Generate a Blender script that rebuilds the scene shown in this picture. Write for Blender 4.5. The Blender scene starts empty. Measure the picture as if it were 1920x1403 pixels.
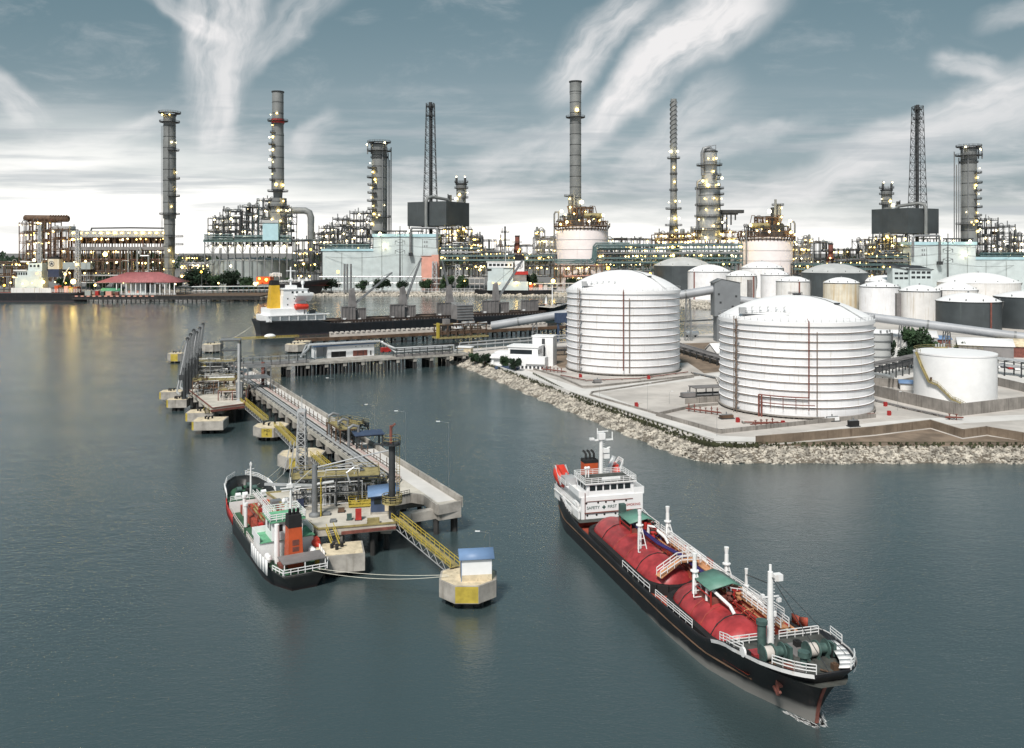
import bpy, bmesh, math, random
from mathutils import Vector, Matrix
from mathutils.geometry import tessellate_polygon
PI = math.pi; R = math.radians
sc = bpy.context.scene; col = sc.collection
rng = random.Random(7)
# ---- the view: level camera 56 m above the water, 1600 px focal length on a 1920 px wide picture
H, F, YH = 56.0, 1600.0, 470.0
def G(px, py, z=0.0):                       # point of a level z seen at a pixel of the photograph
    d = py - YH; return Vector(((px - 960) * (H - z) / d, F * (H - z) / d, z))
def D(px, py, Y):                           # point at distance Y seen at a pixel
    return Vector(((px - 960) * Y / F, Y, H - (py - YH) * Y / F))
# ---------------------------------------------------------------- materials
M = {}
def mat(name, c, rough=.6, metal=0., var=.25, scale=.4, streak=0., sc_col=(.16, .07, .03), sscale=.6, bump=0., spots=0., bscale=3., brick=None):
    m = bpy.data.materials.new(name); m.use_nodes = True; nt = m.node_tree; n = nt.nodes; l = nt.links
    b = n['Principled BSDF']; b.inputs['Roughness'].default_value = rough; b.inputs['Metallic'].default_value = metal
    tc = n.new('ShaderNodeTexCoord'); co = tc.outputs['Object']
    def noise(s, det=6, vec=None, rgh=.6):
        t = n.new('ShaderNodeTexNoise'); t.inputs['Scale'].default_value = s; t.inputs['Detail'].default_value = det; t.inputs['Roughness'].default_value = rgh
        l.new(vec if vec else co, t.inputs['Vector']); return t.outputs['Fac']
    def ramp(fac, p0, p1):
        r = n.new('ShaderNodeMapRange'); r.inputs['From Min'].default_value = p0; r.inputs['From Max'].default_value = p1; r.interpolation_type = 'SMOOTHSTEP'
        l.new(fac, r.inputs['Value']); return r.outputs['Result']
    def mix(fac, a, bb):
        x = n.new('ShaderNodeMix'); x.data_type = 'RGBA'
        l.new(fac, x.inputs['Factor'])
        for s, v in ((x.inputs['A'], a), (x.inputs['B'], bb)):
            if isinstance(v, tuple): s.default_value = (*v, 1)
            else: l.new(v, s)
        return x.outputs['Result']
    lo = tuple(max(0, v * (1 - var)) for v in c); hi = tuple(min(.95, v * (1 + var * .6)) for v in c)
    out = mix(ramp(noise(scale), .32, .68), lo, hi)
    if spots:
        out = mix(ramp(noise(scale * 5, 8), .72 - spots * .25, .85 - spots * .2), out, sc_col)
    if streak:
        mp = n.new('ShaderNodeMapping'); mp.inputs['Scale'].default_value = (sscale, sscale, sscale * .06); l.new(co, mp.inputs['Vector'])
        out = mix(ramp(noise(2.2, 6, mp.outputs['Vector']), .66 - streak * .3, .9 - streak * .2), out, sc_col)
    l.new(out, b.inputs['Base Color'])
    if bump:
        bp = n.new('ShaderNodeBump'); bp.inputs['Strength'].default_value = bump; bp.inputs['Distance'].default_value = .2
        l.new(noise(bscale, 8), bp.inputs['Height']); l.new(bp.outputs['Normal'], b.inputs['Normal'])
    M[name] = m; return m
def emat(name, c, s):
    m = bpy.data.materials.new(name); m.use_nodes = True; n = m.node_tree.nodes
    b = n['Principled BSDF']; b.inputs['Base Color'].default_value = (*c, 1); b.inputs['Emission Color'].default_value = (*c, 1); b.inputs['Emission Strength'].default_value = s
    M[name] = m; return m
mat('concrete', (.36, .34, .31), .85, var=.3, scale=.35, streak=.45, sc_col=(.13, .11, .08), bump=.25)
mat('deck_concrete', (.52, .49, .43), .9, var=.2, scale=.22, spots=.45, sc_col=(.27, .2, .12), bump=.2)
mat('pale_concrete', (.49, .46, .43), .9, var=.2, scale=.07, spots=.5, sc_col=(.36, .31, .25), bump=.15)
mat('road_concrete', (.6, .585, .565), .9, var=.1, scale=.12, spots=.25, sc_col=(.5, .47, .43))
mat('bund_concrete', (.27, .25, .23), .9, var=.25, scale=.2, streak=.6, sc_col=(.1, .09, .08), sscale=.8)
mat('brown_concrete', (.2, .155, .115), .9, var=.3, scale=.2, streak=.5, sc_col=(.08, .055, .04))
mat('cream_concrete', (.62, .53, .38), .9, var=.25, scale=.5, spots=.6, sc_col=(.25, .17, .09), bump=.2)
mat('pile_dark', (.035, .035, .035), .9, var=.4)
mat('white_tank', (.8, .8, .82), .45, var=.07, scale=.15, streak=.42, sc_col=(.54, .5, .44), sscale=.8)
mat('old_white_tank', (.72, .71, .7), .5, var=.08, scale=.15, streak=.55, sc_col=(.5, .44, .36), sscale=.35)
mat('stained_tank', (.66, .62, .52), .5, var=.12, scale=.12, streak=.8, sc_col=(.5, .36, .18), sscale=.22)
mat('roof_white', (.82, .82, .83), .5, var=.04, scale=.1)
mat('grey_roof', (.46, .47, .47), .6, var=.12, scale=.08, streak=.1)
mat('dark_tank', (.055, .066, .072), .5, var=.2, scale=.08, streak=.3, sc_col=(.1, .12, .12), sscale=.25)
mat('rust_ring', (.2, .15, .12), .8, var=.4, scale=1.)
mat('rust_red', (.19, .065, .05), .7, var=.3, scale=1.)
mat('white_paint', (.8, .8, .8), .4, var=.06, scale=.5, streak=.2, sc_col=(.45, .3, .2))
mat('clean_white', (.82, .83, .84), .4, var=.04)
mat('grey_steel', (.21, .22, .23), .5, .2, var=.2, scale=.3, streak=.3, sc_col=(.15, .12, .1))
mat('light_steel', (.5, .51, .52), .4, .3, var=.15, scale=.5)
mat('tube_grey', (.34, .355, .38), .5, var=.12, scale=.1, streak=.2, sc_col=(.24, .24, .24))
mat('tower_grey', (.19, .205, .22), .6, var=.12, scale=.1, streak=.25, sc_col=(.13, .13, .13))
mat('stack_grey', (.2, .21, .21), .6, .1, var=.2, scale=.06, streak=.25, sc_col=(.13, .12, .11), sscale=.25)
mat('dark_steel', (.045, .049, .053), .6, .2, var=.3, scale=.3)
mat('rust_steel', (.12, .072, .045), .75, .1, var=.4, scale=.25)
mat('teal_steel', (.09, .15, .155), .55, .1, var=.25, scale=.3)
mat('silver', (.42, .43, .43), .35, .5, var=.15, scale=.3, streak=.2, sc_col=(.3, .28, .25))
mat('box_dark', (.05, .06, .065), .65, var=.18, scale=.06, streak=.35, sc_col=(.08, .09, .1), sscale=.3)
mat('clad_white', (.54, .61, .62), .55, var=.1, scale=.1, streak=.35, sc_col=(.45, .52, .54), sscale=.3)
mat('clad_grey', (.33, .37, .37), .6, var=.1, scale=.1, streak=.2, sc_col=(.22, .25, .25), sscale=.3)
mat('clad_blue', (.42, .62, .68), .55, var=.08, scale=.1)
mat('salmon', (.66, .34, .27), .7, var=.12, scale=.1)
mat('pink_white', (.76, .7, .7), .55, var=.06, scale=.06, streak=.2, sc_col=(.5, .4, .38), sscale=.2)
mat('yellow_steel', (.3, .25, .11), .6, var=.35, scale=.6, streak=.3, sc_col=(.2, .12, .05))
mat('yellow_paint', (.44, .34, .05), .7, var=.2, scale=.8, streak=.35, sc_col=(.2, .15, .06))
mat('funnel_yellow', (.62, .38, .03), .5, var=.12, scale=.3)
mat('red_paint', (.42, .03, .025), .5, var=.3, scale=.5)
mat('dome_red', (.35, .04, .044), .36, var=.4, scale=.35, streak=.2, sc_col=(.25, .03, .02), sscale=.5)
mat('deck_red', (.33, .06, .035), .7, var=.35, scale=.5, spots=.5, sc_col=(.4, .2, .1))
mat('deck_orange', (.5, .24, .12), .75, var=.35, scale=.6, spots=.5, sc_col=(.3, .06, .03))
mat('deck_grey', (.06, .065, .06), .85, var=.4, scale=.6, spots=.5, sc_col=(.12, .08, .05))
mat('deck_green', (.035, .11, .06), .8, var=.35, scale=.5, spots=.4, sc_col=(.1, .09, .06))
mat('mint_green', (.13, .38, .22), .7, var=.25, scale=.5, spots=.3, sc_col=(.3, .45, .33))
mat('canopy_green', (.11, .24, .19), .5, var=.15, scale=.6)
mat('winch_green', (.06, .11, .1), .6, var=.3, scale=1., spots=.4)
mat('orange', (.5, .085, .025), .5, var=.2, scale=.4, streak=.2, sc_col=(.35, .06, .02))
mat('boat_orange', (.6, .05, .03), .35, var=.15, scale=.8)
mat('soot', (.012, .012, .013), .8, var=.4)
mat('hold_brown', (.035, .024, .02), .9, var=.5, scale=.15)
mat('hatch_grey', (.2, .19, .19), .7, var=.25, scale=.15, streak=.3, sc_col=(.12, .09, .08))
mat('navy', (.02, .03, .07), .5, var=.2)
mat('navy_pipe', (.03, .02, .12), .5, var=.2)
mat('blue_roof', (.16, .26, .44), .5, var=.12, scale=.3)
mat('blue_wall', (.045, .07, .13), .6, var=.2)
mat('pavilion_red', (.36, .13, .135), .7, var=.15, scale=.2)
mat('pavilion_green', (.08, .3, .17), .6, var=.15)
mat('glass', (.02, .026, .03), .12, var=.2)
mat('bark', (.1, .07, .045), .9, var=.3)
mat('leaf', (.035, .075, .03), .8, var=.5, scale=.12)
mat('leaf_dark', (.018, .042, .02), .85, var=.5, scale=.12)
mat('leaf_light', (.08, .13, .03), .8, var=.4, scale=.3)
mat('rope', (.62, .6, .52), .8, var=.1)
mat('pale_pipe', (.58, .54, .5), .5, var=.15, scale=.3, spots=.3)
mat('pink_pipe', (.52, .4, .37), .55, var=.2, scale=.3, spots=.3)
mat('emblem_dark', (.08, .03, .03), .6, var=.1)
mat('sign_red', (.36, .025, .025), .6, var=.1)
mat('sign_green', (.02, .08, .07), .6, var=.1)
mat('timber', (.1, .065, .045), .85, var=.35, scale=.4, spots=.4, sc_col=(.2, .12, .08))
mat('rock', (.44, .405, .35), .9, var=.6, scale=.5, bump=.5)
mat('rock_wet', (.085, .075, .06), .6, var=.5, scale=.35, bump=.5)
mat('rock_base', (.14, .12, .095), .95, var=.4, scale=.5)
mat('scrub', (.05, .055, .025), .9, var=.5, scale=.3, bump=.5)
mat('asphalt', (.17, .165, .16), .9, var=.2, scale=.1)
mat('dirt', (.2, .15, .11), .95, var=.35, scale=.15)
emat('lamp_warm', (1., .7, .2), 20.); emat('lamp_white', (1., .85, .5), 16.); emat('lamp_amber', (1., .48, .05), 8.)
def hull_mat(name, top, boot, z0, z1, rust, slope=0., xs=40.):
    m = mat(name, top, .45, var=.3, scale=.3, streak=.3, sc_col=(.075, .04, .03), sscale=.6)
    nt = m.node_tree; n = nt.nodes; l = nt.links; b = n['Principled BSDF']
    src = b.inputs['Base Color'].links[0].from_socket
    tc = n.new('ShaderNodeTexCoord'); sp = n.new('ShaderNodeSeparateXYZ'); l.new(tc.outputs['Object'], sp.inputs[0])
    ns = n.new('ShaderNodeTexNoise'); ns.inputs['Scale'].default_value = .35; ns.inputs['Detail'].default_value = 8; l.new(tc.outputs['Object'], ns.inputs['Vector'])
    ad = n.new('ShaderNodeMath'); ad.operation = 'MULTIPLY_ADD'; ad.inputs[1].default_value = -1.1; l.new(ns.outputs['Fac'], ad.inputs[0]); 
    rx = n.new('ShaderNodeMath'); rx.operation = 'SUBTRACT'; rx.inputs[1].default_value = xs; l.new(sp.outputs['X'], rx.inputs[0])
    rm = n.new('ShaderNodeMath'); rm.operation = 'MAXIMUM'; rm.inputs[1].default_value = 0.; l.new(rx.outputs[0], rm.inputs[0])
    rz_ = n.new('ShaderNodeMath'); rz_.operation = 'MULTIPLY_ADD'; rz_.inputs[1].default_value = -slope; l.new(rm.outputs[0], rz_.inputs[0]); l.new(sp.outputs['Z'], rz_.inputs[2]); l.new(rz_.outputs[0], ad.inputs[2])
    def ramp(a, bb):
        r = n.new('ShaderNodeMapRange'); r.inputs['From Min'].default_value = a; r.inputs['From Max'].default_value = bb; l.new(ad.outputs[0], r.inputs['Value']); return r.outputs['Result']
    x = n.new('ShaderNodeMix'); x.data_type = 'RGBA'; l.new(ramp(z1 - .5 - .35, z1 - .5 + .35), x.inputs['Factor']); x.inputs['A'].default_value = (*boot, 1); l.new(src, x.inputs['B'])
    ad = n.new('ShaderNodeMath'); ad.operation = 'MULTIPLY_ADD'; ad.inputs[1].default_value = -1.1; l.new(ns.outputs['Fac'], ad.inputs[0]); l.new(sp.outputs['Z'], ad.inputs[2])
    y = n.new('ShaderNodeMix'); y.data_type = 'RGBA'; l.new(ramp(z0 - .75, z0 - .35), y.inputs['Factor']); y.inputs['A'].default_value = (*rust, 1); l.new(x.outputs['Result'], y.inputs['B'])
    l.new(y.outputs['Result'], b.inputs['Base Color'])
hull_mat('hull_black', (.013, .013, .015), (.2, .195, .185), .25, .05, (.06, .022, .015), .056, 45.)
hull_mat('hull_navy', (.011, .012, .015), (.03, .03, .04), .3, .8, (.05, .02, .02))
hull_mat('hull_green', (.02, .022, .022), (.012, .012, .014), .3, .8, (.02, .012, .012))
# ---------------------------------------------------------------- mesh collector
def basis(d):
    d = d.normalized(); a = Vector((0, 0, 1)) if abs(d.z) < .95 else Vector((1, 0, 0))
    u = d.cross(a).normalized(); return u, d.cross(u).normalized()
class MB:
    def __init__(s): s.v = []; s.f = []; s.m = []; s.k = 0
    def add(s, vs, fs):
        o = len(s.v); s.v += [tuple(v) for v in vs]; s.f += [tuple(i + o for i in f) for f in fs]; s.m += [s.k] * len(fs); return s
    def box(s, c, d, rz=0.):
        x, y, z = d[0] / 2, d[1] / 2, d[2] / 2; ca, sa = math.cos(rz), math.sin(rz)
        p = [(c[0] + a * x * ca - b * y * sa, c[1] + a * x * sa + b * y * ca, c[2] + e * z) for e in (-1, 1) for b in (-1, 1) for a in (-1, 1)]
        return s.add(p, [(0, 2, 3, 1), (4, 5, 7, 6), (0, 1, 5, 4), (2, 6, 7, 3), (0, 4, 6, 2), (1, 3, 7, 5)])
    def b2(s, x0, x1, y0, y1, z0, z1): return s.box(((x0 + x1) / 2, (y0 + y1) / 2, (z0 + z1) / 2), (abs(x1 - x0), abs(y1 - y0), abs(z1 - z0)))
    def bar(s, p, q, w, h=None):
        p, q = Vector(p), Vector(q); h = h or w
        if (q - p).length < 1e-5: return s
        u, v = basis(q - p); vs = [e + u * a * w / 2 + v * b * h / 2 for e in (p, q) for a, b in ((-1, -1), (1, -1), (1, 1), (-1, 1))]
        return s.add(vs, [(0, 3, 2, 1), (4, 5, 6, 7)] + [(i, (i + 1) % 4, 4 + (i + 1) % 4, 4 + i) for i in range(4)])
    def tube(s, p, q, r, n=8, r2=None):
        p, q = Vector(p), Vector(q); r2 = r if r2 is None else r2
        if (q - p).length < 1e-5: return s
        u, v = basis(q - p); vs = []
        for e, rr in ((p, r), (q, r2)):
            for i in range(n): t = 2 * PI * i / n; vs.append(e + u * math.cos(t) * rr + v * math.sin(t) * rr)
        return s.add(vs, [tuple(range(n - 1, -1, -1)), tuple(range(n, 2 * n))] + [(i, (i + 1) % n, n + (i + 1) % n, n + i) for i in range(n)])
    def path(s, pts, r, n=6):
        pts = [Vector(p) for p in pts]; rings = []
        for i, p in enumerate(pts):
            a = pts[max(0, i - 1)]; b = pts[min(len(pts) - 1, i + 1)]; d = b - a
            if 0 < i < len(pts) - 1:
                d = (pts[i] - a).normalized() + (b - pts[i]).normalized()
            if d.length < 1e-6: d = Vector((0, 0, 1))
            if i == 0: u, v = basis(d)
            else:
                dn = d.normalized(); u = (u - dn * u.dot(dn))
                u = u.normalized() if u.length > 1e-4 else basis(d)[0]; v = dn.cross(u)
            rings.append([p + u * math.cos(2 * PI * k / n) * r + v * math.sin(2 * PI * k / n) * r for k in range(n)])
        vs = [x for g in rings for x in g]; fs = [tuple(range(n - 1, -1, -1)), tuple(range(len(vs) - n, len(vs)))]
        for i in range(len(pts) - 1):
            fs += [(i * n + k, i * n + (k + 1) % n, (i + 1) * n + (k + 1) % n, (i + 1) * n + k) for k in range(n)]
        return s.add(vs, fs)
    def lathe(s, prof, c=(0, 0, 0), n=24, cap=True):
        vs = []
        for r, z in prof:
            for i in range(n): t = 2 * PI * i / n; vs.append((c[0] + r * math.cos(t), c[1] + r * math.sin(t), c[2] + z))
        fs = [(j * n + i, j * n + (i + 1) % n, (j + 1) * n + (i + 1) % n, (j + 1) * n + i) for j in range(len(prof) - 1) for i in range(n)]
        if cap: fs += [tuple(range(n - 1, -1, -1)), tuple(range(len(vs) - n, len(vs)))]
        return s.add(vs, fs)
    def prism(s, pts, z0, z1, bottom=True):
        n = len(pts); vs = [(p[0], p[1], z0) for p in pts] + [(p[0], p[1], z1) for p in pts]
        a = sum(pts[i][0] * pts[(i + 1) % n][1] - pts[(i + 1) % n][0] * pts[i][1] for i in range(n)); up = a > 0
        tr = tessellate_polygon([[Vector((p[0], p[1], 0)) for p in pts]]); fs = []
        for t in tr:
            t = tuple(t); e1 = Vector(vs[t[1]]) - Vector(vs[t[0]]); e2 = Vector(vs[t[2]]) - Vector(vs[t[0]])
            if e1.cross(e2).z < 0: t = t[::-1]
            fs.append(tuple(i + n for i in t))
            if bottom: fs.append(t[::-1])
        for i in range(n):
            j = (i + 1) % n; q = (i, j, n + j, n + i); fs.append(q if up else q[::-1])
        return s.add(vs, fs)
    def sphere(s, c, r, n=8, sz=1., sx=1., sy=1.):
        vs = [(c[0], c[1], c[2] - r * sz)]; k = max(3, n // 2)
        for j in range(1, k):
            a = -PI / 2 + PI * j / k
            for i in range(n): t = 2 * PI * i / n; vs.append((c[0] + r * sx * math.cos(a) * math.cos(t), c[1] + r * sy * math.cos(a) * math.sin(t), c[2] + r * sz * math.sin(a)))
        vs.append((c[0], c[1], c[2] + r * sz)); e = len(vs) - 1; fs = []
        for i in range(n):
            fs.append((0, 1 + (i + 1) % n, 1 + i)); fs.append((e, 1 + (k - 2) * n + i, 1 + (k - 2) * n + (i + 1) % n))
            for j in range(k - 2): a = 1 + j * n; fs.append((a + i, a + (i + 1) % n, a + n + (i + 1) % n, a + n + i))
        return s.add(vs, fs)
    def capsule(s, p, q, r, n=12, flat=.6):          # horizontal drum with dished ends
        p, q = Vector(p), Vector(q); d = (q - p); L = d.length; dn = d / L; u, v = basis(d); prof = []
        for k in range(5): t = PI / 2 * k / 4; prof.append((-r * flat * math.cos(t), r * math.sin(t)))
        prof = prof + [(L - a, b) for a, b in prof[::-1]]; vs = []
        for a, rr in prof:
            rr = max(rr, .01)
            for i in range(n): t = 2 * PI * i / n; vs.append(p + dn * a + u * math.cos(t) * rr + v * math.sin(t) * rr)
        return s.add(vs, [(j * n + i, j * n + (i + 1) % n, (j + 1) * n + (i + 1) % n, (j + 1) * n + i) for j in range(len(prof) - 1) for i in range(n)])
    def rail(s, pts, h=1.1, step=2., r=.04, n=2, closed=False):
        pts = [Vector(p) for p in pts]
        if closed: pts = pts + [pts[0]]
        for a, b in zip(pts, pts[1:]):
            L = (b - a).length; k = max(1, round(L / step))
            for i in range(k + 1): p = a.lerp(b, i / k); s.bar(p, p + Vector((0, 0, h)), r * 1.6)
            for j in range(1, n + 1): o = Vector((0, 0, h * j / n)); s.bar(a + o, b + o, r * 1.8)
        return s
    def quad(s, a, b, c, d): return s.add([a, b, c, d], [(0, 1, 2, 3)])
    def build(s, name, m, parent=None, loc=None, solid=0., sharp=38):
        me = bpy.data.meshes.new(name); me.from_pydata(s.v, [], s.f); me.update()
        for x in (m if isinstance(m, (list, tuple)) else [m]): me.materials.append(M[x])
        if len(me.polygons):
            me.polygons.foreach_set('material_index', s.m); me.polygons.foreach_set('use_smooth', [True] * len(me.polygons)); me.set_sharp_from_angle(angle=R(sharp))
        o = bpy.data.objects.new(name, me); col.objects.link(o)
        if parent: o.parent = parent
        if loc is not None: o.location = loc
        if solid: md = o.modifiers.new('thick', 'SOLIDIFY'); md.thickness = solid; md.offset = 0
        return o
def tag(o, label=None, cat=None, group=None, kind=None):
    if label: o['label'] = label
    if cat: o['category'] = cat
    if group: o['group'] = group
    if kind: o['kind'] = kind
    return o
def thing(name, label, cat, loc=(0, 0, 0), rz=0., group=None):
    o = bpy.data.objects.new(name, None); col.objects.link(o); o.location = loc; o.rotation_euler.z = rz; o.empty_display_size = .5
    return tag(o, label, cat, group)
def dup(root, loc=None, label=None, rz=None, scale=None, group=None):
    c = root.copy(); col.objects.link(c)
    if loc is not None: c.location = loc
    if rz is not None: c.rotation_euler.z = rz
    if scale is not None: c.scale = scale if isinstance(scale, (tuple, list)) else (scale,) * 3
    if label: c['label'] = label
    if group: c['group'] = group
    def rec(a, b):
        for ch in a.children:
            k = ch.copy(); col.objects.link(k); k.parent = b; rec(ch, k)
    rec(root, c); return c
def text(name, body, size, m, parent, loc, rot, align='CENTER', ext=.02):
    cu = bpy.data.curves.new(name, 'FONT'); cu.body = body; cu.size = size; cu.align_x = align; cu.align_y = 'CENTER'; cu.extrude = ext
    t = bpy.data.objects.new(name, cu); col.objects.link(t); dg = bpy.context.evaluated_depsgraph_get()
    me = bpy.data.meshes.new_from_object(t.evaluated_get(dg)); bpy.data.objects.remove(t); bpy.data.curves.remove(cu)
    me.materials.clear(); me.materials.append(M[m])
    o = bpy.data.objects.new(name, me); col.objects.link(o); o.parent = parent; o.location = loc; o.rotation_euler = rot; return o
def lampmesh(name, r, m):
    b = MB().sphere((0, 0, 0), r, 8); o = b.build(name, m); me = o.data; bpy.data.objects.remove(o); return me
LM = {'w': lampmesh('lamp', 1., 'lamp_warm'), 'c': lampmesh('lamp', 1., 'lamp_white'), 'a': lampmesh('lamp', 1., 'lamp_amber')}
def lamp(root, p, kind='w', r=.9):
    o = bpy.data.objects.new('lamp', LM[kind]); col.objects.link(o); o.parent = root; o.location = p; r *= rng.choice((.5, .6, .75, .9, 1.25)); o.scale = (r, r, r); return o
# ---------------------------------------------------------------- camera, sun, sky
cd = bpy.data.cameras.new('camera'); cam = bpy.data.objects.new('camera', cd); col.objects.link(cam); sc.camera = cam
cam.location = (0, 0, H); cam.rotation_euler = (PI / 2, 0, 0); cd.sensor_width = 36; cd.sensor_fit = 'HORIZONTAL'; cd.lens = F / 1920 * 36
cd.shift_y = -(701.5 - YH) / 1920; cd.clip_start = 1; cd.clip_end = 60000
SUN_EL, SUN_AZ = 50., 200.                   # degrees; azimuth clockwise from +Y (where the camera looks)
sl = bpy.data.lights.new('sun', 'SUN'); sl.energy = 3.2; sl.angle = R(10); sl.color = (1, .95, .88)
so = bpy.data.objects.new('sun', sl); col.objects.link(so)
sd = Vector((math.sin(R(SUN_AZ)) * math.cos(R(SUN_EL)), math.cos(R(SUN_AZ)) * math.cos(R(SUN_EL)), math.sin(R(SUN_EL))))
so.rotation_euler = sd.to_track_quat('Z', 'Y').to_euler(); so.location = (0, 0, 300)
w = bpy.data.worlds.new('World'); sc.world = w; w.use_nodes = True
nt = w.node_tree; N = nt.nodes; Lk = nt.links; bg = N['Background']; bg.inputs['Strength'].default_value = .1
sky = N.new('ShaderNodeTexSky'); sky.sky_type = 'NISHITA'; sky.sun_disc = False; sky.sun_elevation = R(SUN_EL); sky.sun_rotation = R(SUN_AZ); sky.dust_density = 2.; sky.air_density = 1.
tcw = N.new('ShaderNodeTexCoord'); sep = N.new('ShaderNodeSeparateXYZ'); Lk.new(tcw.outputs['Generated'], sep.inputs[0])
def mth(op, a, b=None, c=None, clamp=False):
    x = N.new('ShaderNodeMath'); x.operation = op; x.use_clamp = clamp
    for i, q in enumerate((a, b, c)):
        if q is None: continue
        if isinstance(q, (int, float)): x.inputs[i].default_value = q
        else: Lk.new(q, x.inputs[i])
    return x.outputs[0]
def mrange(x, a, b, lo=0., hi=1., t='SMOOTHSTEP'):
    r = N.new('ShaderNodeMapRange'); r.interpolation_type = t; Lk.new(x, r.inputs['Value'])
    for k, q in (('From Min', a), ('From Max', b), ('To Min', lo), ('To Max', hi)): r.inputs[k].default_value = q
    return r.outputs['Result']
def cmix(fac, a, b):
    x = N.new('ShaderNodeMix'); x.data_type = 'RGBA'; Lk.new(fac, x.inputs['Factor'])
    for s_, v_ in ((x.inputs['A'], a), (x.inputs['B'], b)):
        if isinstance(v_, tuple): s_.default_value = (*v_, 1)
        else: Lk.new(v_, s_)
    return x.outputs['Result']
ay = mth('ADD', mth('ABSOLUTE', sep.outputs['Y']), .03)
uu = mth('DIVIDE', sep.outputs['X'], ay); vv = mth('DIVIDE', sep.outputs['Z'], ay)      # slopes of the view direction: a map of the sky round the horizon
def cxyz(a, b, c=0.):
    x = N.new('ShaderNodeCombineXYZ')
    for i, q in enumerate((a, b, c)):
        if isinstance(q, (int, float)): x.inputs[i].default_value = q
        else: Lk.new(q, x.inputs[i])
    return x.outputs[0]
def wnoise(vec, s, det=5, rgh=.55, dist=0.):
    t = N.new('ShaderNodeTexNoise'); t.inputs['Scale'].default_value = s; t.inputs['Detail'].default_value = det; t.inputs['Roughness'].default_value = rgh; t.inputs['Distortion'].default_value = dist
    Lk.new(vec, t.inputs['Vector']); return t.outputs['Fac']
warp = mth('SUBTRACT', wnoise(cxyz(uu, vv, 3.), 7., 4), .5)
warp2 = mth('SUBTRACT', wnoise(cxyz(uu, vv, 9.), 22., 4), .5)
def S(px): return (px - 960) / F
def E_(py): return (YH - py) / F
plumes = []
def plume(px0, py0, px1, py1, w0, w1, amp, seed, thr=.36, st=.28):
    u0, v0, u1, v1 = S(px0), E_(py0), S(px1), E_(py1); L = math.hypot(u1 - u0, v1 - v0); c, s_ = (u1 - u0) / L, (v1 - v0) / L
    a = mth('ADD', mth('MULTIPLY', mth('SUBTRACT', uu, u0), c), mth('MULTIPLY', mth('SUBTRACT', vv, v0), s_))
    q = mth('SUBTRACT', mth('MULTIPLY', mth('SUBTRACT', vv, v0), c), mth('MULTIPLY', mth('SUBTRACT', uu, u0), s_))
    q = mth('ADD', mth('ADD', q, mth('MULTIPLY', warp, .07)), mth('MULTIPLY', warp2, .013))
    t = mth('DIVIDE', a, L)
    wid = mth('ADD', mth('MULTIPLY', t, w1 - w0), w0)
    e = mth('SUBTRACT', 1., mth('DIVIDE', mth('ABSOLUTE', q), mth('MAXIMUM', wid, .004)), None, True)
    ends = mth('MULTIPLY', mrange(t, -.12, .25), mrange(t, 1.25, .8))
    n = wnoise(cxyz(mth('MULTIPLY', a, st), q, seed), 24., 6, .6, .15)
    d = mth('MULTIPLY', mth('MULTIPLY', mrange(e, 0., .75), ends), mrange(n, thr - .16, thr + .3))
    plumes.append(mth('MULTIPLY', d, amp))
plume(410, 300, 450, -60, .028, .075, .85, 1.)
plume(440, 90, 300, -10, .012, .02, .5, 2.)
plume(470, 150, 640, -30, .02, .04, .5, 2.5)
plume(1085, 265, 1400, -20, .02, .066, 1.1, 4., .3)
plume(1015, 195, 1200, 10, .03, .045, .8, 5.)
plume(880, 350, 1110, 235, .03, .035, .55, 6.)
plume(1150, 330, 1350, 180, .02, .035, .55, 7.)
plume(1200, 330, 1480, 235, .03, .012, .5, 8.)
plume(1300, 400, 1990, 165, .022, .06, .75, 9., .34, .1)
plume(1720, 120, 1840, 150, .02, .02, .6, 10.)
plume(-20, 90, 90, 230, .012, .035, .6, 11.)
plume(80, 300, 330, 240, .03, .02, .45, 12.)
plume(560, 290, 640, 235, .015, .02, .5, 13.)
plume(1800, 60, 1990, 20, .02, .02, .4, 14.)
tot = plumes[0]
for p_ in plumes[1:]: tot = mth('ADD', tot, p_)
hazn = wnoise(cxyz(mth('MULTIPLY', uu, 2.4), mth('MULTIPLY', vv, 16.), 21.), 2.2, 6, .6, .2)
band = mth('MULTIPLY', mrange(hazn, .42, .68), mrange(vv, .2, .05)); band = mth('MULTIPLY', band, .62)
tot = mth('MINIMUM', mth('ADD', tot, mth('MULTIPLY', band, mth('SUBTRACT', 1., mth('MINIMUM', tot, 1.)))), 1.)
wisp = mth('MULTIPLY', mrange(wnoise(cxyz(mth('MULTIPLY', uu, 1.2), mth('MULTIPLY', vv, 3.2), 31.), 6., 7, .65, .4), .5, .85), .3)
tot = mth('MINIMUM', mth('ADD', tot, wisp), 1.)
tint = N.new('ShaderNodeHueSaturation'); tint.inputs['Saturation'].default_value = .5; tint.inputs['Value'].default_value = .9; tint.inputs['Hue'].default_value = .475; Lk.new(sky.outputs[0], tint.inputs['Color'])
veil = cmix(mrange(vv, .0, .3), (2.3, 2.85, 3.1), (.46, 1.15, 1.45))           # thin high overcast over the clear sky
base = N.new('ShaderNodeMix'); base.data_type = 'RGBA'; base.inputs['Factor'].default_value = .7; Lk.new(tint.outputs[0], base.inputs['A']); Lk.new(veil, base.inputs['B'])
skyc = cmix(tot, base.outputs['Result'], (6.4, 6.3, 6.3))
vg = mth('MULTIPLY', vv, mrange(uu, -.5, .15, .62, 1.75))
glow = mth('MULTIPLY', mrange(vg, .125, .016), .95)
glow = mth('MULTIPLY', glow, mrange(wnoise(cxyz(mth('MULTIPLY', uu, 1.6), mth('MULTIPLY', vv, 14.), 41.), 2.4, 5), .3, .6, .5, 1.))
skyc = cmix(glow, skyc, (10.5, 10.2, 9.7))
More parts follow.
